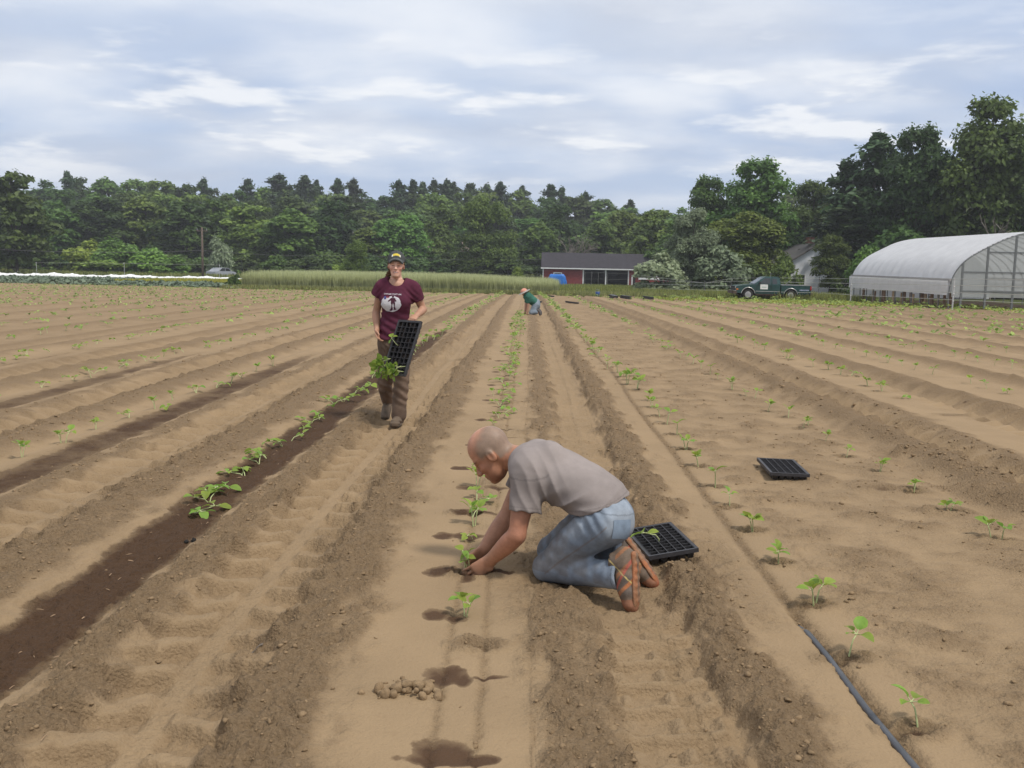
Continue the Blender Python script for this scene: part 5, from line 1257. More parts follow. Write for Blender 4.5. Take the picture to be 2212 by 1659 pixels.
# shirt
S = Vol((-.20, 4.36, .10), (.62, 5.22, .78), .0056)
S.tube([M1(1450, 735, 4.615), M1(1385, 672, 4.64)] + spine[2:], [.172, .180, .188, .194, .200, .185, .085], [.118, .126, .130, .130, .130, .118, .072], k=.03)
slN = M1(828, 760, 4.612); slF = shF * .45 + elbF * .55
S.tube([shN + (.03, .05, -.005), shN, shN * .45 + slN * .55, slN + (slN - shN) * .1], [.095, .088, .080, .080], [.095, .088, .078, .074], k=.05)
S.tube([shF + (.02, -.05, 0), shF, slF], [.092, .086, .078], k=.05)
S.ell(M1(1010, 330, 4.72), .07, k=.05)
S.cut(slN - (slN - shN) * .06, slN - shN, lo=(-.20, 4.36, .10), hi=(.10, 4.735, .45)); S.cut(slF, slF - shF, lo=(-.20, 4.86, .10), hi=(.05, 5.22, .40))
hem_n = unit(M1(1450, 760, 4.61) - M1(1300, 600, 4.68)); HP, HN = M1(1380, 680, 4.60), unit((.30, .0, -.95)); S.cut(HP, HN, lo=(.10, 4.3, .1), hi=(.62, 5.2, .6))
S.tube([shN * .5 + elbN * .5 + (shN - elbN) * .1, elbN], [.058, .056], k=.004, op='s'); S.tube([shF * .5 + elbF * .5, elbF], [.058, .056], k=.004, op='s')
S.tube([M1(815, 365, 4.83), Lh(-.05, -.06)], [.072, .070], k=.005, op='s')
hp = M1(1330, 650, 4.66); S.tube([hp, spine[0], spine[0] + (.05, 0, -.1)], [.150, .160, .16], [.105, .11, .11], k=.004, op='s')
ax_s = unit(spine[1] - spine[4]); lat = np.cross(ax_s, (0, 0, 1)); lat /= np.linalg.norm(lat)
def shirt_folds(P):
    rel_ = P - spine[3]; s_ = rel_ @ ax_s; zz_ = P[:, 2]
    w_ = vn3(P * 9, 3) * 2.6
    r_ = np.zeros(len(P))
    d1 = unit((-.55, 0, .85)); ph = (P @ d1) / .040 * 3.0 + w_                     # drag folds from the arm pit to the hip
    m1 = sstep(-.04, .10, s_) * sstep(.52, .40, zz_); r_ += (2 * np.abs(np.sin(ph * .5)) ** .7 - 1.2) * .0070 * m1
    d2 = unit((-.25, 0, 1.0)); ph2 = (P @ d2) / .022 * 3.0 + w_ * 1.4
    m2 = sstep(.14, .24, s_) * sstep(.46, .38, zz_); r_ += (2 * np.abs(np.sin(ph2 * .5)) ** .7 - 1.2) * .0065 * m2  # bunched cloth above the hem
    ml = sstep(.20, .10, np.linalg.norm((P - shN) * [1, 1, .6] - np.array([.05, -.02, -.09]), axis=1)); ph3 = (P @ unit((.9, .1, .45))) / .026 * 3 + w_ * 1.2; r_ += (2 * np.abs(np.sin(ph3 * .5)) ** .7 - 1.2) * .0042 * ml
    return r_ + (vn3(P * 16, 8) - .5) * .006
S.warp(shirt_folds)
me, V = S.mesh('shirt', 1)
nz = vn3(V * 11, 6); c = np.tile(np.array([.250, .215, .200]), (len(V), 1)); c *= (.92 + .16 * nz)[:, None]
top_tone = sstep(.50, .60, V[:, 2]) ; c = c * (1 + .16 * top_tone[:, None])                  # paler tone towards the top of the shirt
dus = sstep(.36, .24, V[:, 2]) * sstep(.35, .6, nz); c = c * (1 - .25 * dus[:, None]) + np.array([.20, .15, .11]) * (.25 * dus)[:, None]
seam = np.abs((V - slN) @ unit(slN - shN) + .035) < .0035; sl_ = (np.linalg.norm(V - slN, axis=1) < .12) & (V[:, 1] < 4.74); c[seam & sl_] *= .82
arms_seam = np.abs(np.linalg.norm(V - (shN + (.0, .0, .10)), axis=1) - .165) < .004; c[arms_seam & (V[:, 1] < 4.70) & (V[:, 0] < .12) & (V[:, 2] < .56)] *= .78
hemm = np.abs((V - HP) @ HN + .020) < .0035; c[hemm & (V[:, 0] > .15)] *= .8
bp = M1(1010, 300, 4.80); pr = (np.abs((V - bp) @ lat) < .07) & (V[:, 2] > .55) & (np.abs((V - bp) @ ax_s) < .022) & (vn3(V * 120, 2) > .52); c[pr] *= .62    # worn print across the back
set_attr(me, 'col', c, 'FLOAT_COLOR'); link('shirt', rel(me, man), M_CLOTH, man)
# jeans
Jn = Vol((-.02, 4.28, -.08), (.66, 5.12, .50), .0052)
Jn.tube([M1(1432, 690, 4.62), M1(1425, 735, 4.62), M1(1405, 800, 4.615)], [.120, .146, .168], [.078, .104, .118], up=(-.6, .2, .6), k=.03)
def leg(h, kn, an, far=False):
    m_ = h * .5 + kn * .5 + np.array([0, 0, .012]); Jn.tube([h + (0, 0, -.01), h * .75 + kn * .25 + (0, 0, .004), m_, kn * .8 + h * .2, kn], [.108, .102, .094, .082, .070], k=.04)
    Jn.tube([kn, kn * .66 + an * .34 + (0, 0, -.012), kn * .3 + an * .7 + (0, 0, -.006), an + (an - kn) * .12], [.068, .066, .066, .074], [.066, .064, .066, .072], k=.03)
leg(hipN, kneeN, ankN); leg(hipF, kneeF, ankF)
Jn.ell(M1(1490, 800, 4.56), .085, k=.05); Jn.ell(M1(1490, 770, 4.70), .085, k=.05)
for kn, an in ((kneeN, ankN), (kneeF, ankF)):
    d_ = unit(an - kn); p_ = an + d_ * .028
    Jn.cut(p_, d_, lo=p_ - .105, hi=p_ + .125); Jn.tube([an - d_ * .05, an + d_ * .09], .052, k=.004, op='s')
dth = unit(kneeN - hipN); dsh = unit(ankN - kneeN)
def jean_folds(P):
    w_ = vn3(P * 10, 2) * 2.4; r_ = (vn3(P * 15, 5) - .5) * .006
    bk = sstep(.14, .04, np.linalg.norm(P - (kneeN + np.array([.11, -.02, .05])), axis=1)); r_ += np.sin((P @ unit((.5, 0, 1))) / .020 * 3 + w_) * .0050 * bk      # creases behind the knee
    cr = sstep(.17, .05, np.linalg.norm(P - (hipN + np.array([-.08, -.03, .05])), axis=1)); r_ += np.sin((P @ unit((1, 0, .55))) / .024 * 3 + w_) * .0048 * cr       # lap creases
    cu = sstep(.12, .03, np.linalg.norm(P - ankN, axis=1)); r_ += np.sin((P @ dsh) / .020 * 3 + w_ * 1.5) * .0024 * cu
    al = sstep(.0, .12, (P - hipN) @ dth) * (P[:, 2] > .08); r_ += np.sin((P @ unit((.75, .1, .75))) / .034 * 3 + w_ * 1.3) * .0012 * al
    return r_
Jn.warp(jean_folds)
me, V = Jn.mesh('jeans', 1)
nz = vn3(V * 9, 7); nf = vn3(V * 34, 9); c = lerp3((.165, .200, .250), (.285, .325, .375), sstep(.25, .8, nz))
nearknee = sstep(.20, .06, np.linalg.norm(V - kneeN, axis=1)); thd = sstep(.02, .25, (V - hipN) @ dth) * (V[:, 2] > .05)
dirt = np.clip(.95 * thd * sstep(.28, .62, nf * .5 + nz * .5) + .55 * sstep(.10, .0, V[:, 2] + (nz - .5) * .10), 0, 1)
c = c * (1 - .55 * dirt[:, None]) + np.array([.155, .125, .10]) * (.55 * dirt)[:, None]
butt = sstep(.16, .04, np.linalg.norm((V - M1(1500, 860, 4.52)), axis=1)); c = c * (1 - .28 * butt[:, None]) + np.array([.19, .17, .15]) * (.28 * butt)[:, None]
# side seam and cuff stitching
dn = unit(np.cross(dth, (0, 1, 0))); seam = (np.abs((V - hipN) @ dn + .006 + .01 * (nz - .5)) < .0032) & (V[:, 1] < 4.62) & ((V - hipN) @ dth > -.05) & ((V - hipN) @ dth < .40); c[seam] = c[seam] * .6 + np.array([.22, .13, .06]) * .3
for an, kn in ((ankN, kneeN), (ankF, kneeF)):
    st = np.abs((V - an) @ unit(an - kn) - .012) < .003; c[st & (np.linalg.norm(V - an, axis=1) < .11)] *= .72
wb_ = M1(1435, 640, 4.61)
yk = np.abs(V[:, 2] - (.385 + (V[:, 0] - .42) * -.12)) < .003; c[yk & (V[:, 0] > .36) & (V[:, 1] < 4.66)] *= .7
jo = link('jeans', rel(me, man), M_DENIM, man)
set_attr(me, 'col', c, 'FLOAT_COLOR')
# hip pocket: a stitched patch lying on the seat of the jeans
JV = V
def drape(P0, ex, ey, poly, nrm, off, nx_=10, ny_=10):
    """lay a quad patch (poly corners in ex,ey coordinates) onto the nearest cloth along nrm"""
    A_, B_, C_, D_ = [np.array(p, float) for p in poly]; out_ = []
    near_ = JV[(np.linalg.norm(JV - P0, axis=1) < .22)]
    for j in range(ny_):
        for i in range(nx_):
            u_, v_ = i / (nx_ - 1), j / (ny_ - 1); p2 = (A_ * (1 - u_) + B_ * u_) * (1 - v_) + (D_ * (1 - u_) + C_ * u_) * v_; p = P0 + ex * p2[0] + ey * p2[1]
            dd = near_ - p; ax_ = dd @ nrm; rad = np.linalg.norm(dd - ax_[:, None] * nrm, axis=1); s2 = ax_[rad < .010]; h_ = s2.max() if len(s2) else 0
            out_.append(p + nrm * (h_ + off))
    I_ = np.arange(nx_ * ny_).reshape(ny_, nx_); return np.array(out_), np.stack([I_[:-1, :-1], I_[:-1, 1:], I_[1:, 1:], I_[1:, :-1]], -1).reshape(-1, 4)
nrm = unit((.35, -.93, .12)); ey = unit(np.array([.05, 0, 1.0]) - nrm * .12); ex = np.cross(ey, nrm)
PV, PF = drape(M1(1490, 800, 4.50), ex, ey, [(-.050, -.075), (.050, -.085), (.055, .010), (-.042, .012)], nrm, .003, 14, 14)
pk_me = mesh_np('pocket', PV, PF, True); set_attr(pk_me, 'col', np.tile(np.array([.20, .25, .315]), (len(PV), 1)) * (.85 + .3 * vn3(PV * 40, 3))[:, None], 'FLOAT_COLOR')
link('pocket', rel(pk_me, man), M_DENIM, jo)
# shoes: toes on the soil, soles facing back
def shoe(heel, toe, n_, ank, name, flip):
    t_ = unit(toe - heel); n_ = unit(np.array(n_) - t_ * (t_ @ np.array(n_))); s_ = np.cross(t_, n_) * flip; Ls = .285
    h0 = heel - t_ * .012
    def q_(a, b, c=0): return h0 + t_ * a + n_ * b + s_ * c
    lo = np.minimum.reduce([heel, toe, ank]) - .12; hi = np.maximum.reduce([heel, toe, ank]) + .12
    U = Vol(lo, hi, .0042)
    U.tube([q_(.030, -.050), q_(.10, -.050), q_(.17, -.044), q_(.235, -.034), q_(.262, -.028)], [.046, .051, .057, .053, .040], [.050, .056, .050, .038, .030], up=n_, k=.02)
    U.tube([q_(.055, -.055), q_(.05, -.105)], [.043, .045], [.036, .040], up=t_, k=.025); U.tube([q_(.05, -.09), q_(.045, -.14)], [.036, .038], [.030, .03], up=t_, k=.004, op='s')
    U.ell(q_(.015, -.06), .03, k=.02)
    P_ = lambda X: (X - h0)
    U.warp(lambda X: .0022 * np.sin((P_(X) @ t_) / .011) * (np.abs(P_(X) @ s_) > .02) * (P_(X) @ t_ > .08))
    me_, V_ = U.mesh('upper', 1); a_, b_, c2 = P_(V_) @ t_, P_(V_) @ n_, P_(V_) @ s_
    col = np.tile(np.array([.125, .098, .080]), (len(V_), 1)) * (.8 + .4 * vn3(V_ * 50, 3))[:, None]
    st1 = np.abs(((a_ * 1.0 + b_ * .9) / .088) % 1.0 - .5) < .13; col[st1 & (b_ > -.085)] = (.36, .135, .055)
    st2 = (np.abs(a_ + b_ * 1.6 - .03) < .011) & (c2 * flip > 0); col[st2] = (.50, .075, .060)
    st3 = (np.abs(a_ - b_ * 1.0 - .16) < .004); col[st3] = (.55, .42, .16)
    col[(a_ > .225)] = (.30, .105, .055)
    mud = sstep(.35, .7, vn3(V_ * 22, 6)); col = col * (1 - .45 * mud[:, None]) + np.array([.20, .135, .085]) * (.45 * mud)[:, None]
    e_ = empty(name); e_.parent = man; me_ = rel(me_, man); set_attr(me_, 'col', col, 'FLOAT_COLOR'); link('upper', me_, M_SHOE, e_)
    K_ = Vol(lo, hi, .0042)
    K_.tube([q_(.018, -.006), q_(.09, -.003), q_(.17, -.004), q_(.24, -.006), q_(.272, -.014)], [.036, .038, .049, .044, .028], [.015, .015, .014, .012, .010], up=n_, k=.01)
    K_.warp(lambda X: .0016 * np.sin((P_(X) @ t_) / .0055) * ((P_(X) @ n_) > .004) + .003 * (np.abs(P_(X) @ s_) < .004))
    me_, V_ = K_.mesh('sole', 1); a_, b_, c2 = P_(V_) @ t_, P_(V_) @ n_, P_(V_) @ s_
    col = np.tile(np.array([.33, .125, .055]), (len(V_), 1)); col[(b_ > .006) & (np.abs(c2) < .016)] = (.16, .10, .07); mud = sstep(.25, .65, vn3(V_ * 26, 8)); col = col * (1 - .65 * mud[:, None]) + np.array([.21, .14, .085]) * (.65 * mud)[:, None]
    me_ = rel(me_, man); set_attr(me_, 'col', col, 'FLOAT_COLOR'); link('sole', me_, M_SHOE, e_)
shoe(M1(1625, 1030, 4.44), M1(1640, 1375, 4.385), (.93, -.34, .15), ankN, 'shoe', 1)
shoe(M1(1575, 925, 4.745), M1(1772, 1205, 4.70), (.90, -.20, .35), ankF, 'shoe', -1)
tag(man, 'kneeling person in a taupe T-shirt and faded jeans planting with both hands', 'person')
# ------------------------------------------------------------------ seedlings
M_LEAF = leafmat('seedling_leaf', (0.205, 0.335, 0.062), .30, .40, (1.35, 1.15, 1.0), .15, .5)
M_PLEAF = leafmat('pale_seedling_leaf', (0.30, 0.38, 0.15), .30, .40, (1.2, 1.1, 1.2), .15, .5)
M_STEM = mat('pale_stem', (0.42, 0.46, 0.22), .6, .2, 60)
def leaf_mesh(seed, wide=.80, fold=.18, curl=.25):
    r = random.Random(seed); n = 6; V = []; 
    for i in range(n + 1):
        t_ = i / n; w = wide * .5 * (math.sin(math.pi * min(1, t_ * .93 + .05)) ** .75) * (1 + r.gauss(0, .05)); z = -curl * t_ * t_ + .05 * math.sin(t_ * 3)
        V += [(t_, -w, z + fold * w + r.gauss(0, .01)), (t_, -w * .5, z + fold * w * .25), (t_, 0, z - .02), (t_, w * .5, z + fold * w * .25), (t_, w, z + fold * w + r.gauss(0, .01))]
    I_ = np.arange((n + 1) * 5).reshape(n + 1, 5); F = np.stack([I_[:-1, :-1], I_[1:, :-1], I_[1:, 1:], I_[:-1, 1:]], -1).reshape(-1, 4)
    me = mesh_np('leaf', V, F, True); vv = np.array(V); set_attr(me, 'var', np.clip(.35 + .5 * np.abs(vv[:, 1]) / (wide * .5) * .5 + np.random.default_rng(seed).normal(0, .06, len(V)), 0, 1)); return me
LEAVES = [leaf_mesh(1), leaf_mesh(2, .95, .25, .35), leaf_mesh(3, .7, .1, .1), leaf_mesh(4, .88, .3, .5)]
def seed_proto(seed, limp):
    r = random.Random(seed); parts = []; mb = MB(); nst = 1 if r.random() < .6 else 2
    for s_ in range(nst):
        a0 = r.uniform(0, 6.28); H = r.uniform(.055, .09); dr = Vector((math.cos(a0), math.sin(a0), 0)); b0 = dr * .008 * (nst - 1)
        if limp: k = r.uniform(.6, 1.0); pts = [b0, b0 + dr * .02 + Vector((0, 0, .022)), b0 + dr * (.05 * k + .01) + Vector((0, 0, .030)), b0 + dr * (.085 * k + .012) + Vector((0, 0, .035 + .03 * (1 - k)))]
        else: pts = [b0, b0 + dr * .006 + Vector((0, 0, H * .4)), b0 + dr * .012 + Vector((0, 0, H * .75)), b0 + dr * r.uniform(.012, .03) + Vector((0, 0, H))]
        mb.tube([pts[0] - Vector((0, 0, .02))] + pts, [.0036, .0034, .0030, .0028, .0024], 6)
        top = pts[-1]; nl = r.choice((3, 4, 4))
        for k in range(nl):
            a = a0 + k * 6.283 / nl + r.uniform(-.4, .4); el = r.uniform(.15, 1.0) if not limp else r.uniform(-.15, .5); L = r.uniform(.034, .056) if k else r.uniform(.045, .064)
            d = Vector((math.cos(a) * math.cos(el), math.sin(a) * math.cos(el), math.sin(el))); st = top + d * r.uniform(.006, .022); mb.tube([top, st], [.0022, .0016], 5, False)
            R = Euler((r.uniform(-.5, .5), -el, a)).to_matrix().to_4x4(); parts.append((r.randrange(4), Matrix.Translation(st) @ R @ Matrix.Scale(L, 4)))
    return mb.mesh('stem', True), parts
SP = [seed_proto(500 + i, False) for i in range(7)] + [seed_proto(520 + i, True) for i in range(6)]
for m_ in LEAVES: m_.materials.append(M_LEAF)
for sm, _ in SP: sm.materials.append(M_STEM)
def add_seedling(x, y, z, k, sc, rz, label, group=None, tilt=0.0, name='squash_seedling'):
    e = empty(name, (x, y, z), rz); e.rotation_euler = (tilt, 0, rz); e.scale = (sc,) * 3
    sm, parts = SP[k]; o = bpy.data.objects.new('stem', sm); o.parent = e; COL.objects.link(o)
    for li, M_ in parts: o = bpy.data.objects.new('leaf', LEAVES[li]); o.parent = e; o.matrix_local = M_; COL.objects.link(o)
    return tag(e, label, 'seedling', group)
SL = dict(A='limp green seedling laid in the wet furrow the woman walks beside', B='green seedling in the second wet furrow, past the woman\'s one', C='green seedling in the third wet furrow counting from the woman', D='small green seedling in the fourth furrow counting from the woman',
          Z='green seedling in the pale smooth bed between the two kneeling people', R='upright seedling in the row that begins at the black irrigation pipe', S='upright seedling in the row beside the lone empty tray',
          T='small seedling in the first row past the lone empty tray', U='small seedling in the second row past the lone empty tray')
def slab_(row): return SL.get(row, 'tiny seedling in the outer rows toward the fence' if ROWS[row] > 0 else 'tiny seedling in the outer rows toward the cabbage plot')
order = sorted(range(len(SEEDS)), key=lambda i: SEEDS[i][1] + abs(SEEDS[i][0]) * .15)
_first = {'Z': 'lone seedling with one upright leaf in the pale bed, in front of the planting hands', 'R': 'two-leaved seedling beside the thick end of the black pipe', 'A': 'limp seedling first in the wet furrow, above the bare wet stretch', 'S': 'pair-leaved seedling at the open end of the row beside the lone tray', 'B': 'upright seedling first in the second wet furrow'}
restV = []; restF = []; restC = []; nb = 0; cnt = 0; rs = random.Random(9)
LV = []
for m_ in LEAVES: v = np.empty(len(m_.vertices) * 3, np.float32); m_.vertices.foreach_get('co', v); LV.append(v.reshape(-1, 3))
I7 = np.arange(35).reshape(7, 5); coarse = [0, 2, 4, 10, 12, 14, 20, 22, 24, 30, 32, 34]
CF = np.array([(0, 3, 4, 1), (1, 4, 5, 2), (3, 6, 7, 4), (4, 7, 8, 5), (6, 9, 10, 7), (7, 10, 11, 8)])
yy_all = fz_grid(np.array([s[0] for s in SEEDS]), np.array([s[1] for s in SEEDS]))
for i in order:
    x, y, row, limp = SEEDS[i]; k = rs.randrange(7) if rs.random() > limp else 7 + rs.randrange(6); sc = rs.uniform(.85, 1.25) * (1.0 if y < 12 else 1.15) * (.88 if row == 'Z' and y > 8 else 1); rz = rs.uniform(0, 6.28)
    if y < 4.3 and row == 'Z': k = 1; sc = 1.05
    if row in 'RA': sc *= 1.15
    if cnt < 300:
        lb = _first.pop(row, None) if row in _first else None
        add_seedling(x, y, float(yy_all[i]) + .004, k, sc, rz, lb or slab_(row), None if lb else 'seedlings ' + slab_(row).split(' in ', 1)[-1][:60]); cnt += 1
    else:
        far = 1.35 + (.5 if x > 8 else 0) ; M0 = Matrix.Translation((x, y, float(yy_all[i]) + .004)) @ Matrix.Rotation(rz, 4, 'Z') @ Matrix.Scale(sc * far, 4)
        for li, M_ in SP[k][1]:
            Mm = np.array(M0 @ M_); v = LV[li][coarse] @ Mm[:3, :3].T + Mm[:3, 3]; restV.append(v); restF.append(CF + nb); nb += 12; restC.append(np.full(12, rs.uniform(0, 1)))
me = mesh_np('far_seedlings', np.concatenate(restV), np.concatenate(restF), True); set_attr(me, 'var', np.concatenate(restC))
tag(link('far_seedlings', me, leafmat('far_seedling_leaf', (0.20, 0.30, 0.075), .35, .4, (1.5, 1.3, 1.4), 0)), 'rows of small green seedlings far down the field', 'seedlings', kind='stuff')
# weedy yellow green growth in the rows nearest the fence
xx = rng.uniform(8, 26, 9000); yy = field_end(xx) - 14 * rng.uniform(0, 1, 9000) ** 1.4; dxr = np.abs(((xx - 1.5) % 1.6) - .8)
ok = (dxr < rng.uniform(.05, .55, 9000)) & (yy > 16); rosettes('row_weeds', np.c_[xx, yy][ok][:2600], .10, 71, leafmat('row_weed_leaf', (0.21, 0.26, 0.05), .35, .3, (1.5, 1.35, 1.2), 0), 'yellow green weeds growing in the rows near the fence', 'weeds')
xx = rng.uniform(-58, -7, 9000); yy = field_end(xx) - 40 * rng.uniform(0, 1, 9000) ** 1.2; dxr = np.abs(((xx + .2) % 1.9) - .95)
ok = (dxr < rng.uniform(.02, .5, 9000)) & (yy > 20); rosettes('row_weeds', np.c_[xx, yy][ok][:2200], .075, 72, leafmat('pale_weed_leaf', (0.20, 0.25, 0.08), .4, .3, (1.8, 1.6, 1.9), 0), 'pale green weeds dotting the rows toward the cabbage plot', 'weeds')
# the seedling being planted: two tall stems on a dark plug of soil
hx_, hy_ = HOLD; hz_ = fz(hx_, hy_)
hs = empty('squash_seedling', (hx_, hy_, hz_))
st = MB(); tops = []
for bx_, tx, tzp in ((-.008, -.022, .155), (.010, .006, .145), (.0, -.012, .10)):
    st.tube([(bx_, 0, .045), (bx_ * 1.2, 0, .08), (tx * .6 + bx_ * .4, 0, tzp * .8), (tx, 0, tzp)], [.0034, .0032, .0028, .0022], 6); tops.append((tx, tzp))
st.build('stem', M_STEM, hs, True)
lr = random.Random(4)
for (lx, lz, L, az_, el) in ((-.022, .155, .050, 2.6, .5), (-.022, .150, .046, 5.5, -.2), (.006, .145, .042, .3, .7), (.006, .14, .05, 3.6, -.3), (-.012, .10, .055, 4.4, .2), (-.010, .098, .045, .6, .3), (-.012, .105, .048, 2.0, -.4), (.004, .12, .04, 5.9, .2)):
    o = link('leaf', LEAVES[lr.randrange(4)], None, hs, loc=(lx, 0, lz), rot=(lr.uniform(-.6, .6), -el, az_), scale=L)
V0, F0 = ico(3); Vp = V0 * np.array([.026, .026, .040]); Vp *= (1 + .25 * (vn3(V0 * 3, 3)[:, None] - .5)); Vp[:, 2] += .02; Vp[:, :2] *= (1 + .25 * (Vp[:, 2:3] - .02) / .04)
link('soil_plug', mesh_np('soil_plug', Vp, F0, True), M_WETCLOD, hs)
tag(hs, 'tall two-stemmed seedling with a dark soil plug held in the kneeling person\'s hands', 'seedling')
# ------------------------------------------------------------------ black cell trays
M_TRAY = mat('black_tray_plastic', (0.022, 0.021, 0.022), .42, .25, 14, .001, 80, spec=.45)
M_RIM = mat('scuffed_tray_rim', (0.036, 0.034, 0.037), .5, .35, 20, spec=.4)
M_POT = mat('tray_soil', (0.030, 0.020, 0.014), .95, .4, 60, .003, 120)
TW, TLn, TH = .28, .54, .062; NXc, NYc = 5, 10
def cell_mesh():
    w, h = (TW - .03) / NXc / 2 - .0022, (TLn - .03) / NYc / 2 - .0022; V = []; 
    for s_, z in ((1.0, 0), (.86, -.03), (.66, -TH + .006)): V += [(-w * s_, -h * s_, z), (w * s_, -h * s_, z), (w * s_, h * s_, z), (-w * s_, h * s_, z)]
    F = [(i, (i + 1) % 4, (i + 1) % 4 + 4, i + 4) for i in range(4)] + [(4 + i, 4 + (i + 1) % 4, 8 + (i + 1) % 4, 8 + i) for i in range(4)] + [(8, 9, 10, 11)]
    return mesh_np('cell', V, F)
CELL = cell_mesh(); CELL.materials.append(M_TRAY)
def grid_mesh():
    m = MB(); x0, x1, y0, y1 = -TW / 2 + .015, TW / 2 - .015, -TLn / 2 + .015, TLn / 2 - .015; t_ = .0026
    for i in range(NXc + 1): x = x0 + (x1 - x0) * i / NXc; m.box((x - t_, y0, -.010), (x + t_, y1, .0))
    for j in range(NYc + 1): y = y0 + (y1 - y0) * j / NYc; m.box((x0, y - t_, -.010), (x1, y + t_, -.0016))
    return m.mesh('divider_grid')
def rim_mesh():
    m = MB(); a, b = TW / 2, TLn / 2
    for (lo, hi) in (((-a, -b, -.004), (a, -b + .015, .0)), ((-a, b - .015, -.004), (a, b, .0)), ((-a, -b + .015, -.004), (-a + .015, b - .015, .0)), ((a - .015, -b + .015, -.004), (a, b - .015, .0))): m.box(lo, hi)
    for (lo, hi) in (((-a, -b - .003, -.022), (a, -b, .001)), ((-a, b, -.022), (a, b + .003, .001)), ((-a - .003, -b, -.022), (-a, b, .001)), ((a, -b, -.022), (a + .003, b, .001))): m.box(lo, hi)
    return m.mesh('rim')
GRIDM, RIMM = grid_mesh(), rim_mesh(); GRIDM.materials.append(mat('tray_divider', (0.028, 0.026, 0.028), .55, .3, 20)); RIMM.materials.append(M_RIM)
def fill_mesh():
    w = (TW - .03) / NXc / 2 * .88; h = (TLn - .03) / NYc / 2 * .88; return mesh_np('soil_fill', [(-w, -h, -.020), (w, -h, -.024), (w, h, -.018), (-w, h, -.022), (0, 0, -.012)], [(0, 1, 4), (1, 2, 4), (2, 3, 4), (3, 0, 4)])
FILL = fill_mesh(); FILL.materials.append(M_POT)
def tray(M_, label, fills=()):
    e = bpy.data.objects.new('seedling_tray', None); COL.objects.link(e); e.matrix_world = M_
    link('rim', RIMM, None, e); link('divider_grid', GRIDM, None, e)
    for i in range(NXc):
        for j in range(NYc):
            x = -TW / 2 + .015 + (TW - .03) * (i + .5) / NXc; y = -TLn / 2 + .015 + (TLn - .03) * (j + .5) / NYc
            c_o = link('cell', CELL, None, e, loc=(x, y, -.0018))
            if (i, j) in fills: link('soil_fill', FILL, None, c_o)
    tag(e, label, 'tray'); return e
def on_soil(x, y, rz, tiltx=0, tilty=0, lift=TH - .008):
    return Matrix.Translation((x, y, fz(x, y) + lift)) @ Euler((tiltx, tilty, rz)).to_matrix().to_4x4()
fl = random.Random(2); allc = [(i, j) for i in range(5) for j in range(10)]
t1 = np.array([.755, 5.215, 0])
tray(on_soil(t1[0], t1[1], math.radians(8), .0, -.15, TH + .006) @ Matrix.Scale(.95, 4), 'black cell tray with one seedling left in it, beside the orange shoes', [c for c in allc if fl.random() < .25])
t2 = np.mean([GP(1761, 1034, .07) * 0 + GP((1500 + q_[0] / 2.212) * .8848, (680 + q_[1] / 2.212) * .8848, .07) for q_ in ((860, 1045), (1055, 1050), (775, 955), (950, 965))], 0)
tray(on_soil(t2[0], t2[1], math.radians(-3), 0, .02), 'lone empty black cell tray lying on the loose soil between two rows', [c for c in allc if fl.random() < .1])
tl = add_seedling(t1[0] - .01, t1[1] - .02, fz(t1[0], t1[1]) + TH + .008, 9, 1.15, 1.2, 'wilted seedling lying in the tray beside the orange shoes')
# flats dropped at the far end of the rows
for i, (px, py, wd_, Yd) in enumerate([(1187, 632, 40, 62), (1156, 642, 70, 47), (1236, 643, 88, 46), (1325, 637, 80, 60), (1352, 638, 60, 59), (1400, 640, 80, 58)]):
    x = PX(px, py, Yd)[0]; e = bpy.data.objects.new('seedling_tray', None); COL.objects.link(e); z_ = tz(x, Yd)
    e.location = (x, Yd, z_ + .10); e.rotation_euler = (0.1, 0, [1.5, 1.4, 1.6, .4, 1.2, 1.5][i]); e.scale = (1.2, 1.2, 1.2)
    link('rim', RIMM, None, e); link('divider_grid', GRIDM, None, e)
    MB().box((-.125, -.255, -.06), (.125, .255, -.011)).build('cell_block', M_TRAY, e)
    if i >= 3: MB().box((-.14, -.27, .004), (.13, .26, .10)).build('stacked_flats', M_TRAY, e)
    tag(e, 'black flat lying on the soil at the far end of the rows', 'tray', 'flats at the far end of the rows')
bb = empty('blue_bucket', (PX(1291, 634, 66)[0], 66, tz(0, 66))); M_BLUE = mat('blue_plastic', (.03, .07, .20), .5, .15)
bb.scale = (.55,) * 3; MB().tube([(0, 0, .05), (0, 0, .62)], [.22, .28], 14).build('pail', M_BLUE, bb, True); MB().tube([(-.28, 0, .6), (-.2, 0, .85), (.2, 0, .85), (.28, 0, .6)], .012, 5).build('handle', M_STEEL, bb); tag(bb, 'blue bucket standing at the edge of the far grass', 'bucket')
# ------------------------------------------------------------------ black irrigation pipe, its far end diving into the soil
M_PIPE = mat('black_poly_pipe', (0.060, 0.062, 0.068), .38, .25, 5, .0006, 120, spec=.5)
pp = []
for px, py in ((2075, 1790), (2030, 1720), (1980, 1655), (1870, 1522), (1790, 1412), (1745, 1355), (1722, 1330)): g = GP(px, py, .0); pp.append(g)
P_ = []
for k, g in enumerate(pp): P_.append((g[0], g[1], -.035 + [.020, .020, .020, .018, .014, .006, -.02][k]))
pipe = MB()
Pd = []
for a, b in zip(P_[:-1], P_[1:]):
    for s_ in (0, .33, .66): Pd.append(tuple(np.array(a) * (1 - s_) + np.array(b) * s_))
Pd.append(P_[-1]); pipe.tube(Pd, .0155, 12)
tag(pipe.build('irrigation_pipe', M_PIPE, None, True), 'black irrigation pipe lying in a groove of soil, one end buried', 'pipe')
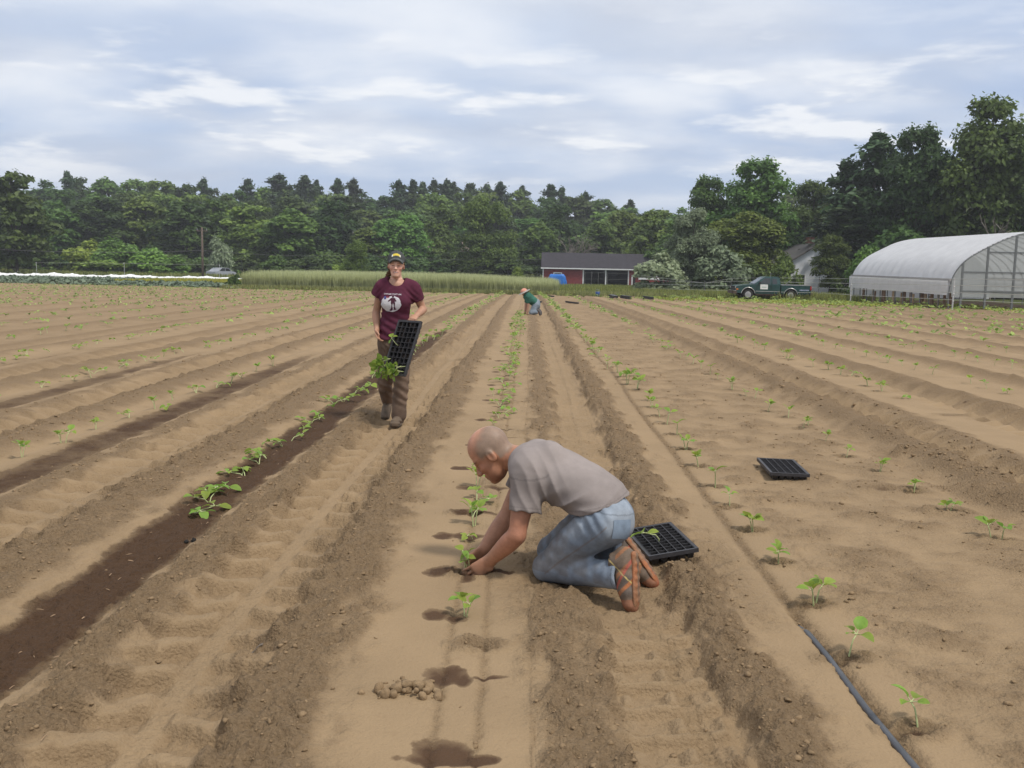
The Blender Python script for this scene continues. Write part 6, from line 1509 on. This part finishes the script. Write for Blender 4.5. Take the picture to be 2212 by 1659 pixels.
# a bent leaf of plastic tape pressed into the wheel track
g = PX(495, 1385, 3.7); tp = []
for k in range(13): a = k / 12; tp.append((g[0] - .04 + a * .16, GP(495, 1385)[1] + .03 * math.sin(a * 2.6 + 2.4), 0))
m = MB(); V = []
for x, y, _ in tp: z = fz(x, y) + .006; V += [(x, y - .006, z), (x, y + .006, z + .004)]
m.add(V, [(2 * k, 2 * k + 2, 2 * k + 3, 2 * k + 1) for k in range(12)]); tag(m.build('drip_tape', mat('grey_tape', (.16, .125, .095), .7, .2), None, True), 'short curl of old drip tape in the wheel track', 'drip tape')
# ------------------------------------------------------------------ the woman walking up the wheel track with a tray
def W1(zx, zy, Y): return PX((850 + zx / 3.4563) * .8848, (590 + zy / 3.4563) * .8848, Y)
wom = empty('person', (-1.23, 9.25, fz(-1.23, 9.25)))
gl = fz(-1.23, 9.25)
f_ = unit((.10, -.99, .04)); u_ = unit(np.array([.03, 0, 1]) - f_ * (f_ @ np.array([.03, 0, 1]))); l_ = np.cross(u_, f_)
wH = W1(405, 205, 9.37); ws = .94
B = Vol((-1.56, 8.98, gl - .03), (-.92, 9.85, 1.68), .0060)
Lw = head_sdf(B, wH, f_, u_, l_, ws, True)
nb_ = W1(412, 345, 9.40)
B.tube([Lw(-.02, -.05), nb_ + (0, 0, .02), nb_ + (0, .01, -.05)], [.047, .050, .07], k=.03)
B.tube([(-1.262, 9.40, .86), (-1.262, 9.40, 1.08), (-1.255, 9.40, 1.27), nb_ + (0, .01, -.03)], [.12, .105, .13, .06], [.085, .075, .085, .05], up=(0, -1, 0), k=.03)
B.tube([W1(412, 362, 9.345), W1(300, 372, 9.39)], [.035, .035], k=.03); B.tube([W1(412, 362, 9.345), W1(540, 382, 9.39)], [.035, .035], k=.03)
shR, elR, wrR = W1(285, 385, 9.40), W1(236, 600, 9.43), W1(242, 745, 9.33)
shL, elL, wrL = W1(553, 398, 9.40), W1(632, 572, 9.47), W1(572, 628, 9.25)
for sh, el, wr in ((shR, elR, wrR), (shL, elL, wrL)):
    B.tube([sh, sh * .5 + el * .5, el], [.046, .043, .035], k=.02); B.tube([el, el * .7 + wr * .3, wr], [.036, .039, .024], k=.015)
hand_sdf(B, wrR, W1(247, 800, 9.29) - wrR, (.75, -.25, .1), (.35, .4, .42, .45), .05, (.3, .5), .90, 1)
hand_sdf(B, wrL, W1(540, 655, 9.165) - wrL, (-.2, -.2, -.9), (.75, .8, .8, .8), .05, (.4, .4), .90, -1)
hpR, knR, anR = np.array([-1.335, 9.40, .76]), W1(312, 1180, 9.42), np.array([-1.375, 9.66, gl + .17])
hpL, knL, anL = np.array([-1.205, 9.40, .76]), W1(447, 1190, 9.26), np.array([-1.215, 9.30, gl + .11])
B.tube([(-1.265, 9.40, .88), hpR, knR, anR], [.09, .07, .045, .03], k=.03); B.tube([(-1.265, 9.40, .88), hpL, knL, anL], [.09, .07, .045, .03], k=.03)
me, V = B.mesh('body', 1)
q = V - wH; a, b2, cc = q @ f_ / ws, q @ u_ / ws, q @ l_ / ws; nz = vn3(V * 40, 4)
c = np.tile(np.array([.47, .265, .180]), (len(V), 1)); inh = (a * a + (b2 - .02) ** 2 + cc * cc) < .16 ** 2
c[inh] = (.66, .39, .285)  # head skin painted lighter than the arms to offset the cap's shadow
chk = inh * np.exp(-(((b2 + .03) / .025) ** 2 + ((np.abs(cc) - .042) / .022) ** 2)) * (a > .04); c = c * (1 - .22 * chk[:, None] * np.array([.2, 1, 1]))
fr = inh & (a > .06)
ey = fr & (np.abs(b2 + .001) < .0045) & (np.abs(np.abs(cc) - .031) < .013); c[ey] = (.14, .08, .06)
br = fr & (np.abs(b2 - .022) < .004) & (np.abs(np.abs(cc) - .032) < .018); c[br] = (.36, .20, .13)
mo = fr & (np.abs(b2 + .0690 - .16 * np.abs(cc)) < .0095) & (np.abs(cc) < .028); c[mo] = (.42, .15, .12)
te = fr & (np.abs(b2 + .0680 - .16 * np.abs(cc)) < .0045) & (np.abs(cc) < .021); c[te] = (.66, .58, .52)
c *= (.95 + .1 * nz)[:, None]; tan = (V[:, 2] < 1.25) & (V[:, 2] > .7); c[tan] *= np.array([.90, .86, .82])
set_attr(me, 'col', c, 'FLOAT_COLOR'); link('body', rel(me, wom), M_SKIN, wom)
# hair: tucked behind the ears into a tail
Hv = Vol(wH - .17, wH + .17, .0045)
Hv.ell(Lw(-.040, .020), np.array([.078, .085, .080]) * ws, np.stack([f_, u_, l_], 1), .02); Hv.tube([Lw(-.09, .0), Lw(-.10, -.05, -.045), Lw(-.075, -.10, -.085), Lw(-.05, -.14, -.10)], [.03, .030, .022, .010], k=.02)
for s_ in (-1, 1): Hv.tube([Lw(.02, .05, s_ * .070), Lw(.0, .0, s_ * .078), Lw(-.02, -.035, s_ * .078)], [.012, .010, .006], k=.01)
Hv.warp(lambda P: .003 * np.sin((P @ u_) / .004 + vn3(P * 30, 3) * 6))
me, V = Hv.mesh('hair', 1); set_attr(me, 'col', np.tile(np.array([.105, .058, .033]), (len(V), 1)) * (.7 + .6 * vn3(V * 70, 3))[:, None], 'FLOAT_COLOR'); link('hair', rel(me, wom), M_CLOTH, wom)
# cap
C = Vol(wH - .20, wH + .21, .0042); Rw = np.stack([f_, u_, l_], 1)
C.ell(Lw(-.006, .052), np.array([.114, .106, .092]) * ws, Rw, .01); C.cut(Lw(0, .048), -u_ - f_ * .10)
C.ell(Lw(-.006, .045), np.array([.104, .097, .083]) * ws, Rw, .004, 's')
for k in range(21):
    t_ = (k - 10) / 10.0; C.tube([Lw(.082 - .03 * t_ * t_, .062 - .016 * t_ * t_, t_ * .068), Lw(.150 - .050 * t_ * t_, .060 - .040 * t_ * t_, t_ * .064)], [.010, .010], [.0052, .0050], up=u_, k=.008, sub=1)
C.ell(Lw(-.006, .158), np.array([.008, .005, .008]) * ws, Rw, .005)
me, V = C.mesh('cap', 1); q = V - wH; a, b2, cc = q @ f_ / ws, q @ u_ / ws, q @ l_ / ws
c = np.tile(np.array([.072, .076, .076]), (len(V), 1)) * (.85 + .3 * vn3(V * 30, 2))[:, None]
brim = (a > .100) & (b2 < .075); c[brim] = c[brim] * 1.5
arch_ = (np.abs(b2 - (.112 - 9.0 * cc * cc)) < .011) & (a > .05) & (np.abs(cc) < .044); c[arch_] = (.60, .46, .07)
wl_ = arch_ & (np.abs(np.abs(cc) - .040) < .006); c[wl_] = (.72, .70, .62); seam = (np.abs(cc) < .0022) & (b2 > .06) & ~arch_; c[seam] *= .6
set_attr(me, 'col', c, 'FLOAT_COLOR'); link('cap', rel(me, wom), M_CLOTH, wom)
# maroon T-shirt
S = Vol((-1.58, 9.16, .72), (-.94, 9.62, 1.44), .0056)
cx = -1.262
S.tube([(cx - .012, 9.395, .76), (cx - .006, 9.395, .88), (cx, 9.395, 1.00), (cx + .004, 9.385, 1.12), (cx + .008, 9.39, 1.22), (cx + .01, 9.40, 1.30), (cx + .012, 9.40, 1.345)], [.168, .156, .136, .148, .156, .146, .085], [.118, .110, .100, .118, .112, .090, .06], up=(0, -1, 0), k=.03)
for c_s in (-1, 1): S.ell((cx + .004 + c_s * .070, 9.305, 1.150), (.062, .050, .060), k=.05)
eR, eL = W1(240, 462, 9.41), W1(592, 498, 9.43)
S.tube([shR + (.06, 0, .02), shR, eR], [.062, .070, .062], k=.05); S.tube([shL + (-.06, 0, .02), shL, eL], [.062, .070, .062], k=.05)
S.tube([nb_ + (-.088, .012, -.010), shR + (.01, 0, .018)], [.030, .046], k=.03); S.tube([nb_ + (.088, .012, -.010), shL + (-.01, 0, .018)], [.030, .046], k=.03)
S.cut(eR * .97 + shR * .03, eR - shR, lo=(-1.58, 9.16, 1.05), hi=(-1.395, 9.62, 1.35)); S.cut(eL * .97 + shL * .03, eL - shL, lo=(-1.115, 9.16, 1.0), hi=(-.94, 9.62, 1.35))
S.tube([eR * .6 + shR * .4, elR], .049, k=.004, op='s'); S.tube([eL * .6 + shL * .4, elL], .049, k=.004, op='s')
S.cut((cx, 9.4, .790), (.06, 0, -1)); S.tube([(cx, 9.395, .70), (cx, 9.395, .85)], .146, .100, up=(0, -1, 0), k=.004, op='s')
S.ell(nb_ + (0, -.07, .052), (.082, .13, .080), k=.012, op='s'); S.tube([nb_ + (0, .0, .01), nb_ + (0, 0, .10)], [.074, .080], [.060, .064], up=(0, -1, 0), k=.01, op='s')
def wf(P):
    w_ = vn3(P * 9, 3) * 2.6; r_ = (vn3(P * 15, 8) - .5) * .006
    lowm = sstep(1.10, .95, P[:, 2]); r_ += np.sin((P @ unit((.55, 0, 1))) / .028 * 2.6 + w_) * .0042 * lowm
    pit = sstep(.16, .05, np.minimum(np.linalg.norm(P - (shR + (.05, 0, -.07)), axis=1), np.linalg.norm(P - (shL + (-.05, 0, -.07)), axis=1))); r_ += np.sin((P[:, 0] * np.sign(P[:, 0] - cx) * 1.0 + P[:, 2]) / .022 * 2.4 + w_) * .0036 * pit
    return r_
S.warp(wf); me, V = S.mesh('shirt', 1); WV = V.copy()
c = np.tile(np.array([.098, .026, .046]), (len(V), 1)) * (.88 + .24 * vn3(V * 12, 3))[:, None]; col_ = (np.abs(np.linalg.norm((V - (nb_ + (0, -.04, .058))) * [1, .8, 1], axis=1) - .088) < .006); c[col_] *= .8
sho = link('shirt', rel(me, wom), M_CLOTH, wom); set_attr(me, 'col', c, 'FLOAT_COLOR')
# print on the chest, laid onto the cloth
FV = WV[WV[:, 1] < 9.42]
def lay(P2, off):
    out_ = []
    for x, z in P2:
        m_ = (np.abs(FV[:, 0] - x) < .010) & (np.abs(FV[:, 2] - z) < .010); y = FV[m_, 1].min() if m_.any() else FV[((FV[:, 0] - x) ** 2 + (FV[:, 2] - z) ** 2).argmin(), 1]; out_.append((x, y - off, z))
    return np.array(out_)
def print_part(name, P2, F, col, off):
    v = lay(P2, off); me_ = mesh_np(name, v - np.array(wom.location), F); return link(name, me_, col, sho)
M_PW = mat('white_shirt_print', (.62, .60, .62), .9, .12, 90); M_PD = mat('maroon_figure_print', (.075, .022, .038), .9, .15, 60); M_PB = mat('blue_print', (.06, .07, .22), .9, .1); M_PR = mat('red_print', (.25, .05, .07), .9, .1)
pc = W1(366, 520, 9.29); mpp = 1 / 876.0
def zz(zx, zy): return (pc[0] + (zx - 366) * mpp, pc[2] - (zy - 520) * mpp)
nr, na = 9, 40; P2 = [zz(366, 522)]
for i in range(1, nr + 1):
    for k in range(na):
        th_ = 2 * math.pi * k / na; rx = 84 * (1 + .03 * math.sin(th_ * 7) + .02 * math.sin(th_ * 13)); ry = 68 * (1 + .03 * math.cos(th_ * 9)); sy = math.sin(th_)
        yy_ = sy * ry if sy < 0 else sy * ry; top_cut = -62 + 10 * math.cos(th_ * 3)
        P2.append(zz(366 + math.cos(th_) * rx * i / nr, 522 + max(yy_ * i / nr, top_cut * i / nr)))
F = [(0, 1 + k, 1 + (k + 1) % na) for k in range(na)] + [(1 + (i - 1) * na + k, 1 + i * na + k, 1 + i * na + (k + 1) % na, 1 + (i - 1) * na + (k + 1) % na) for i in range(1, nr) for k in range(na)]
print_part('print_disc', P2, F, M_PW, .0025)
def poly_print(name, polys, m, off):
    P2 = []; F = []
    for pl in polys:
        n = len(pl); c0 = np.mean(pl, 0); b = len(P2); P2.append(zz(*c0))
        for (x, y) in pl: P2.append(zz(x, y))
        F += [(b, b + 1 + k, b + 1 + (k + 1) % n) for k in range(n)]
    print_part(name, P2, F, m, off)
circ = lambda cx_, cy_, rx, ry, n=10: [(cx_ + rx * math.cos(2 * math.pi * k / n), cy_ + ry * math.sin(2 * math.pi * k / n)) for k in range(n)]
poly_print('print_figure', [circ(382, 464, 10, 8), [(368, 456), (396, 456), (393, 450), (384, 447), (372, 450)], [(364, 474), (400, 474), (398, 515), (366, 515)], [(364, 476), (340, 500), (346, 506), (370, 492)], [(400, 476), (412, 500), (404, 506), (396, 492)],
                            [(366, 513), (382, 513), (379, 570), (362, 570)], [(384, 513), (399, 513), (403, 566), (389, 568)], [(355, 568), (381, 568), (372, 580), (352, 584)], [(386, 565), (408, 562), (410, 570), (388, 574)]], M_PD, .0045)
poly_print('print_flag_canton', [[(306, 462), (324, 460), (325, 485), (307, 487)]], M_PB, .0045); poly_print('print_flag_stripe', [[(326, 464), (352, 463), (352, 472), (326, 474)]], M_PR, .0045)
cu_ = bpy.data.curves.new('print_lettering', 'FONT'); cu_.body = 'CHATHAM COUNTY LINE'; cu_.align_x = 'CENTER'; cu_.size = 1.0; cu_.offset = .018
to = bpy.data.objects.new('tmp', cu_); COL.objects.link(to); bpy.context.view_layer.update(); tm_ = bpy.data.meshes.new_from_object(to.evaluated_get(bpy.context.evaluated_depsgraph_get())); bpy.data.objects.remove(to)
tv = np.array([v.co[:] for v in tm_.vertices]); tf = [list(p.vertices) for p in tm_.polygons]; k_ = 146 * mpp / (tv[:, 0].max() - tv[:, 0].min()); tc0 = zz(377, 448)
TP = [(tc0[0] + x * k_, tc0[1] + y * k_ * 1.25 - .0005 + (x * k_) * -.02) for x, y, _ in tv]; print_part('print_lettering', TP, tf, M_PW, .0035)
# brown work trousers
Pn = Vol((-1.50, 9.08, gl - .02), (-1.02, 9.86, .92), .0058)
Pn.tube([(cx, 9.395, .90), (cx, 9.398, .82), (cx - .004, 9.40, .74)], [.138, .152, .160], [.098, .108, .112], up=(0, -1, 0), k=.03)
Pn.tube([hpR + (0, 0, .01), hpR * .5 + knR * .5, knR, knR * .5 + anR * .5, anR + (0, .01, .03)], [.090, .082, .074, .066, .064], k=.03); Pn.tube([hpL + (0, 0, .01), hpL * .5 + knL * .5, knL, knL * .5 + anL * .5, anL + (0, 0, .0)], [.092, .084, .076, .070, .072], k=.03)
def pf(P):
    w_ = vn3(P * 8, 3) * 2.6; r_ = (vn3(P * 13, 8) - .5) * .010
    for kn in (knR, knL): m_ = sstep(.22, .06, np.linalg.norm(P - (kn - (0, 0, .08)), axis=1)); r_ += np.sin((P @ unit((.5, .2, 1))) / .030 * 2.6 + w_) * .0050 * m_
    m_ = sstep(.18, .05, np.linalg.norm(P - np.array([cx, 9.30, .70]), axis=1)); r_ += np.sin((np.abs(P[:, 0] - cx) * -1.0 + P[:, 2]) / .026 * 2.6 + w_) * .0045 * m_
    return r_
Pn.warp(pf); me, V = Pn.mesh('trousers', 1); nz = vn3(V * 8, 3)
c = np.tile(np.array([.150, .104, .076]), (len(V), 1)) * (.8 + .4 * nz)[:, None]; dk = sstep(.45, .30, V[:, 2]) * sstep(.4, .6, nz); c = c * (1 + .25 * dk[:, None])
set_attr(me, 'col', c, 'FLOAT_COLOR'); link('trousers', rel(me, wom), M_DENIM, wom)
# boots
def boot(an, toe, lift, heel_up):
    lo = np.minimum(an, toe) - .12; hi = np.maximum(an, toe) + .12; U = Vol(lo, hi, .0046); d_ = unit(toe - an - np.array([0, 0, (toe - an)[2]])); hl_ = an - d_ * .045 + np.array([0, 0, -.075 + heel_up]); tp_ = toe
    U.tube([hl_ + (0, 0, .035), an * .5 + tp_ * .5 + (0, 0, .0), tp_ + (0, 0, .012)], [.040, .046, .040], [.040, .040, .030], up=(0, 0, 1), k=.02); U.tube([an + (0, 0, .06), an, hl_ + (0, 0, .045)], [.050, .048, .042], k=.02)
    U.tube([hl_ + (0, 0, .008), (hl_ + tp_) / 2 + (0, 0, .0), tp_ + (0, 0, -.006)], [.038, .044, .042], [.014, .013, .013], up=(0, 0, 1), k=.008)
    U.warp(lambda P: .0025 * np.sin(P[:, 2] / .006 + P[:, 1] / .02) * (P[:, 2] > an[2] - .06))
    me_, V_ = U.mesh('boot', 1); c_ = np.tile(np.array([.135, .098, .068]), (len(V_), 1)) * (.75 + .5 * vn3(V_ * 30, 3))[:, None]; so = V_[:, 2] < np.interp(V_[:, 1], sorted([hl_[1], tp_[1]]), [z for _, z in sorted([(hl_[1], hl_[2]), (tp_[1], tp_[2])])]) + .008; c_[so] = (.10, .075, .055)
    me_ = rel(me_, wom); set_attr(me_, 'col', c_, 'FLOAT_COLOR'); link('boot', me_, M_SHOE, wom)
boot(np.array([-1.215, 9.30, gl + .10]), np.array([-1.235, 9.135, gl + .030]), 0, 0); boot(np.array([-1.375, 9.67, gl + .20]), np.array([-1.375, 9.50, gl + .045]), 0, .02)
tag(wom, 'smiling person in a maroon printed T-shirt and grey cap walking with a tray', 'person')
# the tray she carries
s_ax = unit((.82, -.57, 0)); t_ax = unit((-.24, -.345, -.90)); n_ax = np.cross(s_ax, -t_ax)
topm = W1(520, 666, 9.14); cen = topm + t_ax * TLn / 2
M_ = Matrix(((s_ax[0], -t_ax[0], n_ax[0], cen[0]), (s_ax[1], -t_ax[1], n_ax[1], cen[1]), (s_ax[2], -t_ax[2], n_ax[2], cen[2]), (0, 0, 0, 1)))
wt = tray(M_, 'black cell tray of leftover seedlings carried by the walking person', [c for c in allc if fl.random() < .3])
Mw = Matrix(M_)
wr_ = random.Random(12)
for k in range(11):
    i, j = k % 5, k // 5
    x = -TW / 2 + .015 + (TW - .03) * (i + .5) / 5; y = -TLn / 2 + .015 + (TLn - .03) * (j + .5) / 10
    p = Mw @ Vector((x, y, -.012)); e = add_seedling(p.x, p.y, p.z, wr_.randrange(7), wr_.uniform(.95, 1.25), 0, 'leafy seedling hanging from the lower cells of the carried tray', 'seedlings in the carried tray')
    dirv = (n_ax * .75 + t_ax * .45 + np.array([-.25, 0, 0]) + np.array([wr_.gauss(0, .2), 0, wr_.gauss(0, .15)])); e.rotation_euler = (Vector(dirv).to_track_quat('Z', 'Y') @ Euler((0, 0, wr_.uniform(0, 6))).to_quaternion()).to_euler()
p = Mw @ Vector((-.06, .02, .004)); e = add_seedling(p.x, p.y, p.z, 9, .9, 0, 'single pale seedling caught in the middle of the carried tray'); e.rotation_euler = Vector(n_ax).to_track_quat('Z', 'Y').to_euler()
# ------------------------------------------------------------------ the far worker, bent over on the knees
def T1(zx, zy, Y): return PX((1200 + zx / 4.9156) * .8848, (580 + zy / 4.9156) * .8848, Y)
FY = 32.5; gz = tz(0, FY)
kn1, kn2 = T1(485, 880, FY - .15), T1(500, 870, FY + .22); kn1[2] = gz + .08; kn2[2] = gz + .08
hip = T1(535, 800, FY + .03); shd = T1(440, 705, FY + .02); hd = T1(400, 668, FY)
ft1, ft2 = T1(565, 905, FY - .22), T1(575, 890, FY + .15); ft1[2] = gz + .10; ft2[2] = gz + .10
hn1, hn2 = T1(425, 893, FY - .1), T1(400, 893, FY + .12); hn1[2] = gz + .03; hn2[2] = gz + .03
wk = empty('person', (float(kn1[0]), FY, gz)); lo = np.array([hn2[0] - .45, FY - .6, gz - .1]); hi = np.array([ft1[0] + .35, FY + .6, hd[2] + .3])
B = Vol(lo, hi, .011); B.ell(hd, (.095, .078, .115), k=.03); B.tube([hd + (.03, 0, -.02), shd], [.06, .07], k=.03); B.tube([shd, hip], [.13, .12], k=.03)
e1, e2 = (shd + hn1) / 2 + np.array([.02, -.08, .02]), (shd + hn2) / 2 + np.array([-.02, .08, .02])
for s0, e0, h0 in ((shd + (0, -.17, -.02), e1, hn1), (shd + (0, .17, -.02), e2, hn2)):
    B.tube([s0, e0], [.055, .044], k=.03); B.tube([e0, h0], [.045, .030], k=.02); hand_sdf(B, h0 + (0, 0, .06), (-.3, 0, -1), (-1, 0, 0), (.4, .4, .4, .4), .1, (.4, .4), 1.0)
B.tube([hip, kn1, ft1], [.1, .06, .04], k=.03); B.tube([hip, kn2, ft2], [.1, .06, .04], k=.03)
me, V = B.mesh('body'); set_attr(me, 'col', np.tile(np.array([.45, .25, .17]), (len(V), 1)), 'FLOAT_COLOR'); link('body', rel(me, wk), M_SKIN, wk)
S = Vol(lo, hi, .011); S.tube([shd + (-.02, 0, .0), shd * .5 + hip * .5, hip + (0, 0, .03)], [.215, .21, .19], [.15, .15, .13], up=(0.4, 0, 1), k=.04)
for s0, e0 in ((shd + (0, -.17, -.02), e1), (shd + (0, .17, -.02), e2)): S.tube([s0, s0 * .4 + e0 * .6], [.085, .075], k=.04)
S.warp(lambda P: (vn3(P * 14, 3) - .5) * .02); me, V = S.mesh('shirt'); set_attr(me, 'col', np.tile(np.array([.040, .125, .092]), (len(V), 1)) * (.8 + .4 * vn3(V * 9, 2))[:, None], 'FLOAT_COLOR'); link('shirt', rel(me, wk), M_CLOTH, wk)
Jv = Vol(lo, hi, .011); Jv.tube([hip + (0, 0, .04), hip + (0, 0, -.06)], [.18, .18], [.14, .14], up=(1, 0, 0), k=.04)
for s_, k_, f2 in ((-.09, kn1, ft1), (.09, kn2, ft2)): Jv.tube([hip + (0, s_, -.02), k_], [.12, .085], k=.04); Jv.tube([k_, f2 + (-.08, 0, .0)], [.08, .07], k=.03)
Jv.warp(lambda P: (vn3(P * 14, 5) - .5) * .02); me, V = Jv.mesh('jeans'); set_attr(me, 'col', np.tile(np.array([.20, .235, .27]), (len(V), 1)) * (.8 + .4 * vn3(V * 9, 2))[:, None], 'FLOAT_COLOR'); link('jeans', rel(me, wk), M_DENIM, wk)
for f2 in (ft1, ft2):
    U = Vol(f2 - .25, f2 + .25, .008); U.tube([f2 + (-.02, 0, .06), f2 + (.03, 0, .0), f2 + (.05, 0, -.07)], [.05, .05, .042], k=.02); me, V = U.mesh('shoe'); set_attr(me, 'col', np.tile(np.array([.10, .09, .085]), (len(V), 1)), 'FLOAT_COLOR'); link('shoe', rel(me, wk), M_SHOE, wk)
hat = Vol(hd - .32, hd + .34, .008); ht = unit((-.45, -.1, .88)); Rh = np.stack([unit(np.cross((0, 1, 0), ht)), unit(np.cross(ht, np.cross((0, 1, 0), ht))), ht], 1)
hat.ell(hd + ht * .06, (.118, .105, .11), Rh, .01); hat.ell(hd + ht * .045, (.215, .19, .016), Rh, .02); hat.ell(hd - ht * .03, (.10, .085, .10), Rh, .004, 's')
me, V = hat.mesh('sun_hat'); q = (V - hd) @ ht; c = np.tile(np.array([.36, .33, .30]), (len(V), 1)); c[q > .075] = (.62, .30, .22); set_attr(me, 'col', c * (.85 + .3 * vn3(V * 20, 2))[:, None], 'FLOAT_COLOR'); link('sun_hat', rel(me, wk), M_CLOTH, wk)
tag(wk, 'person in a green shirt and sun hat kneeling far down the pale bed', 'person')
# ------------------------------------------------------------------ a little summer haze: one closed box of air round everything
hzv = MB().box((-1600, -60, -4.0), (1600, 2500, 40.0)).build('haze', None)
hm_ = bpy.data.materials.new('haze_air'); hm_.use_nodes = True; q = NT(hm_.node_tree); q.n.clear()
ho = q.new('ShaderNodeOutputMaterial'); pv = q.new('ShaderNodeVolumePrincipled'); pv.inputs['Color'].default_value = (.93, .95, 1, 1); pv.inputs['Density'].default_value = 0.0005; pv.inputs['Anisotropy'].default_value = 0.2
q.link(pv.outputs[0], ho.inputs['Volume']); hzv.data.materials.append(hm_); tag(hzv, 'thin summer haze in the air over the field', 'haze', kind='stuff')
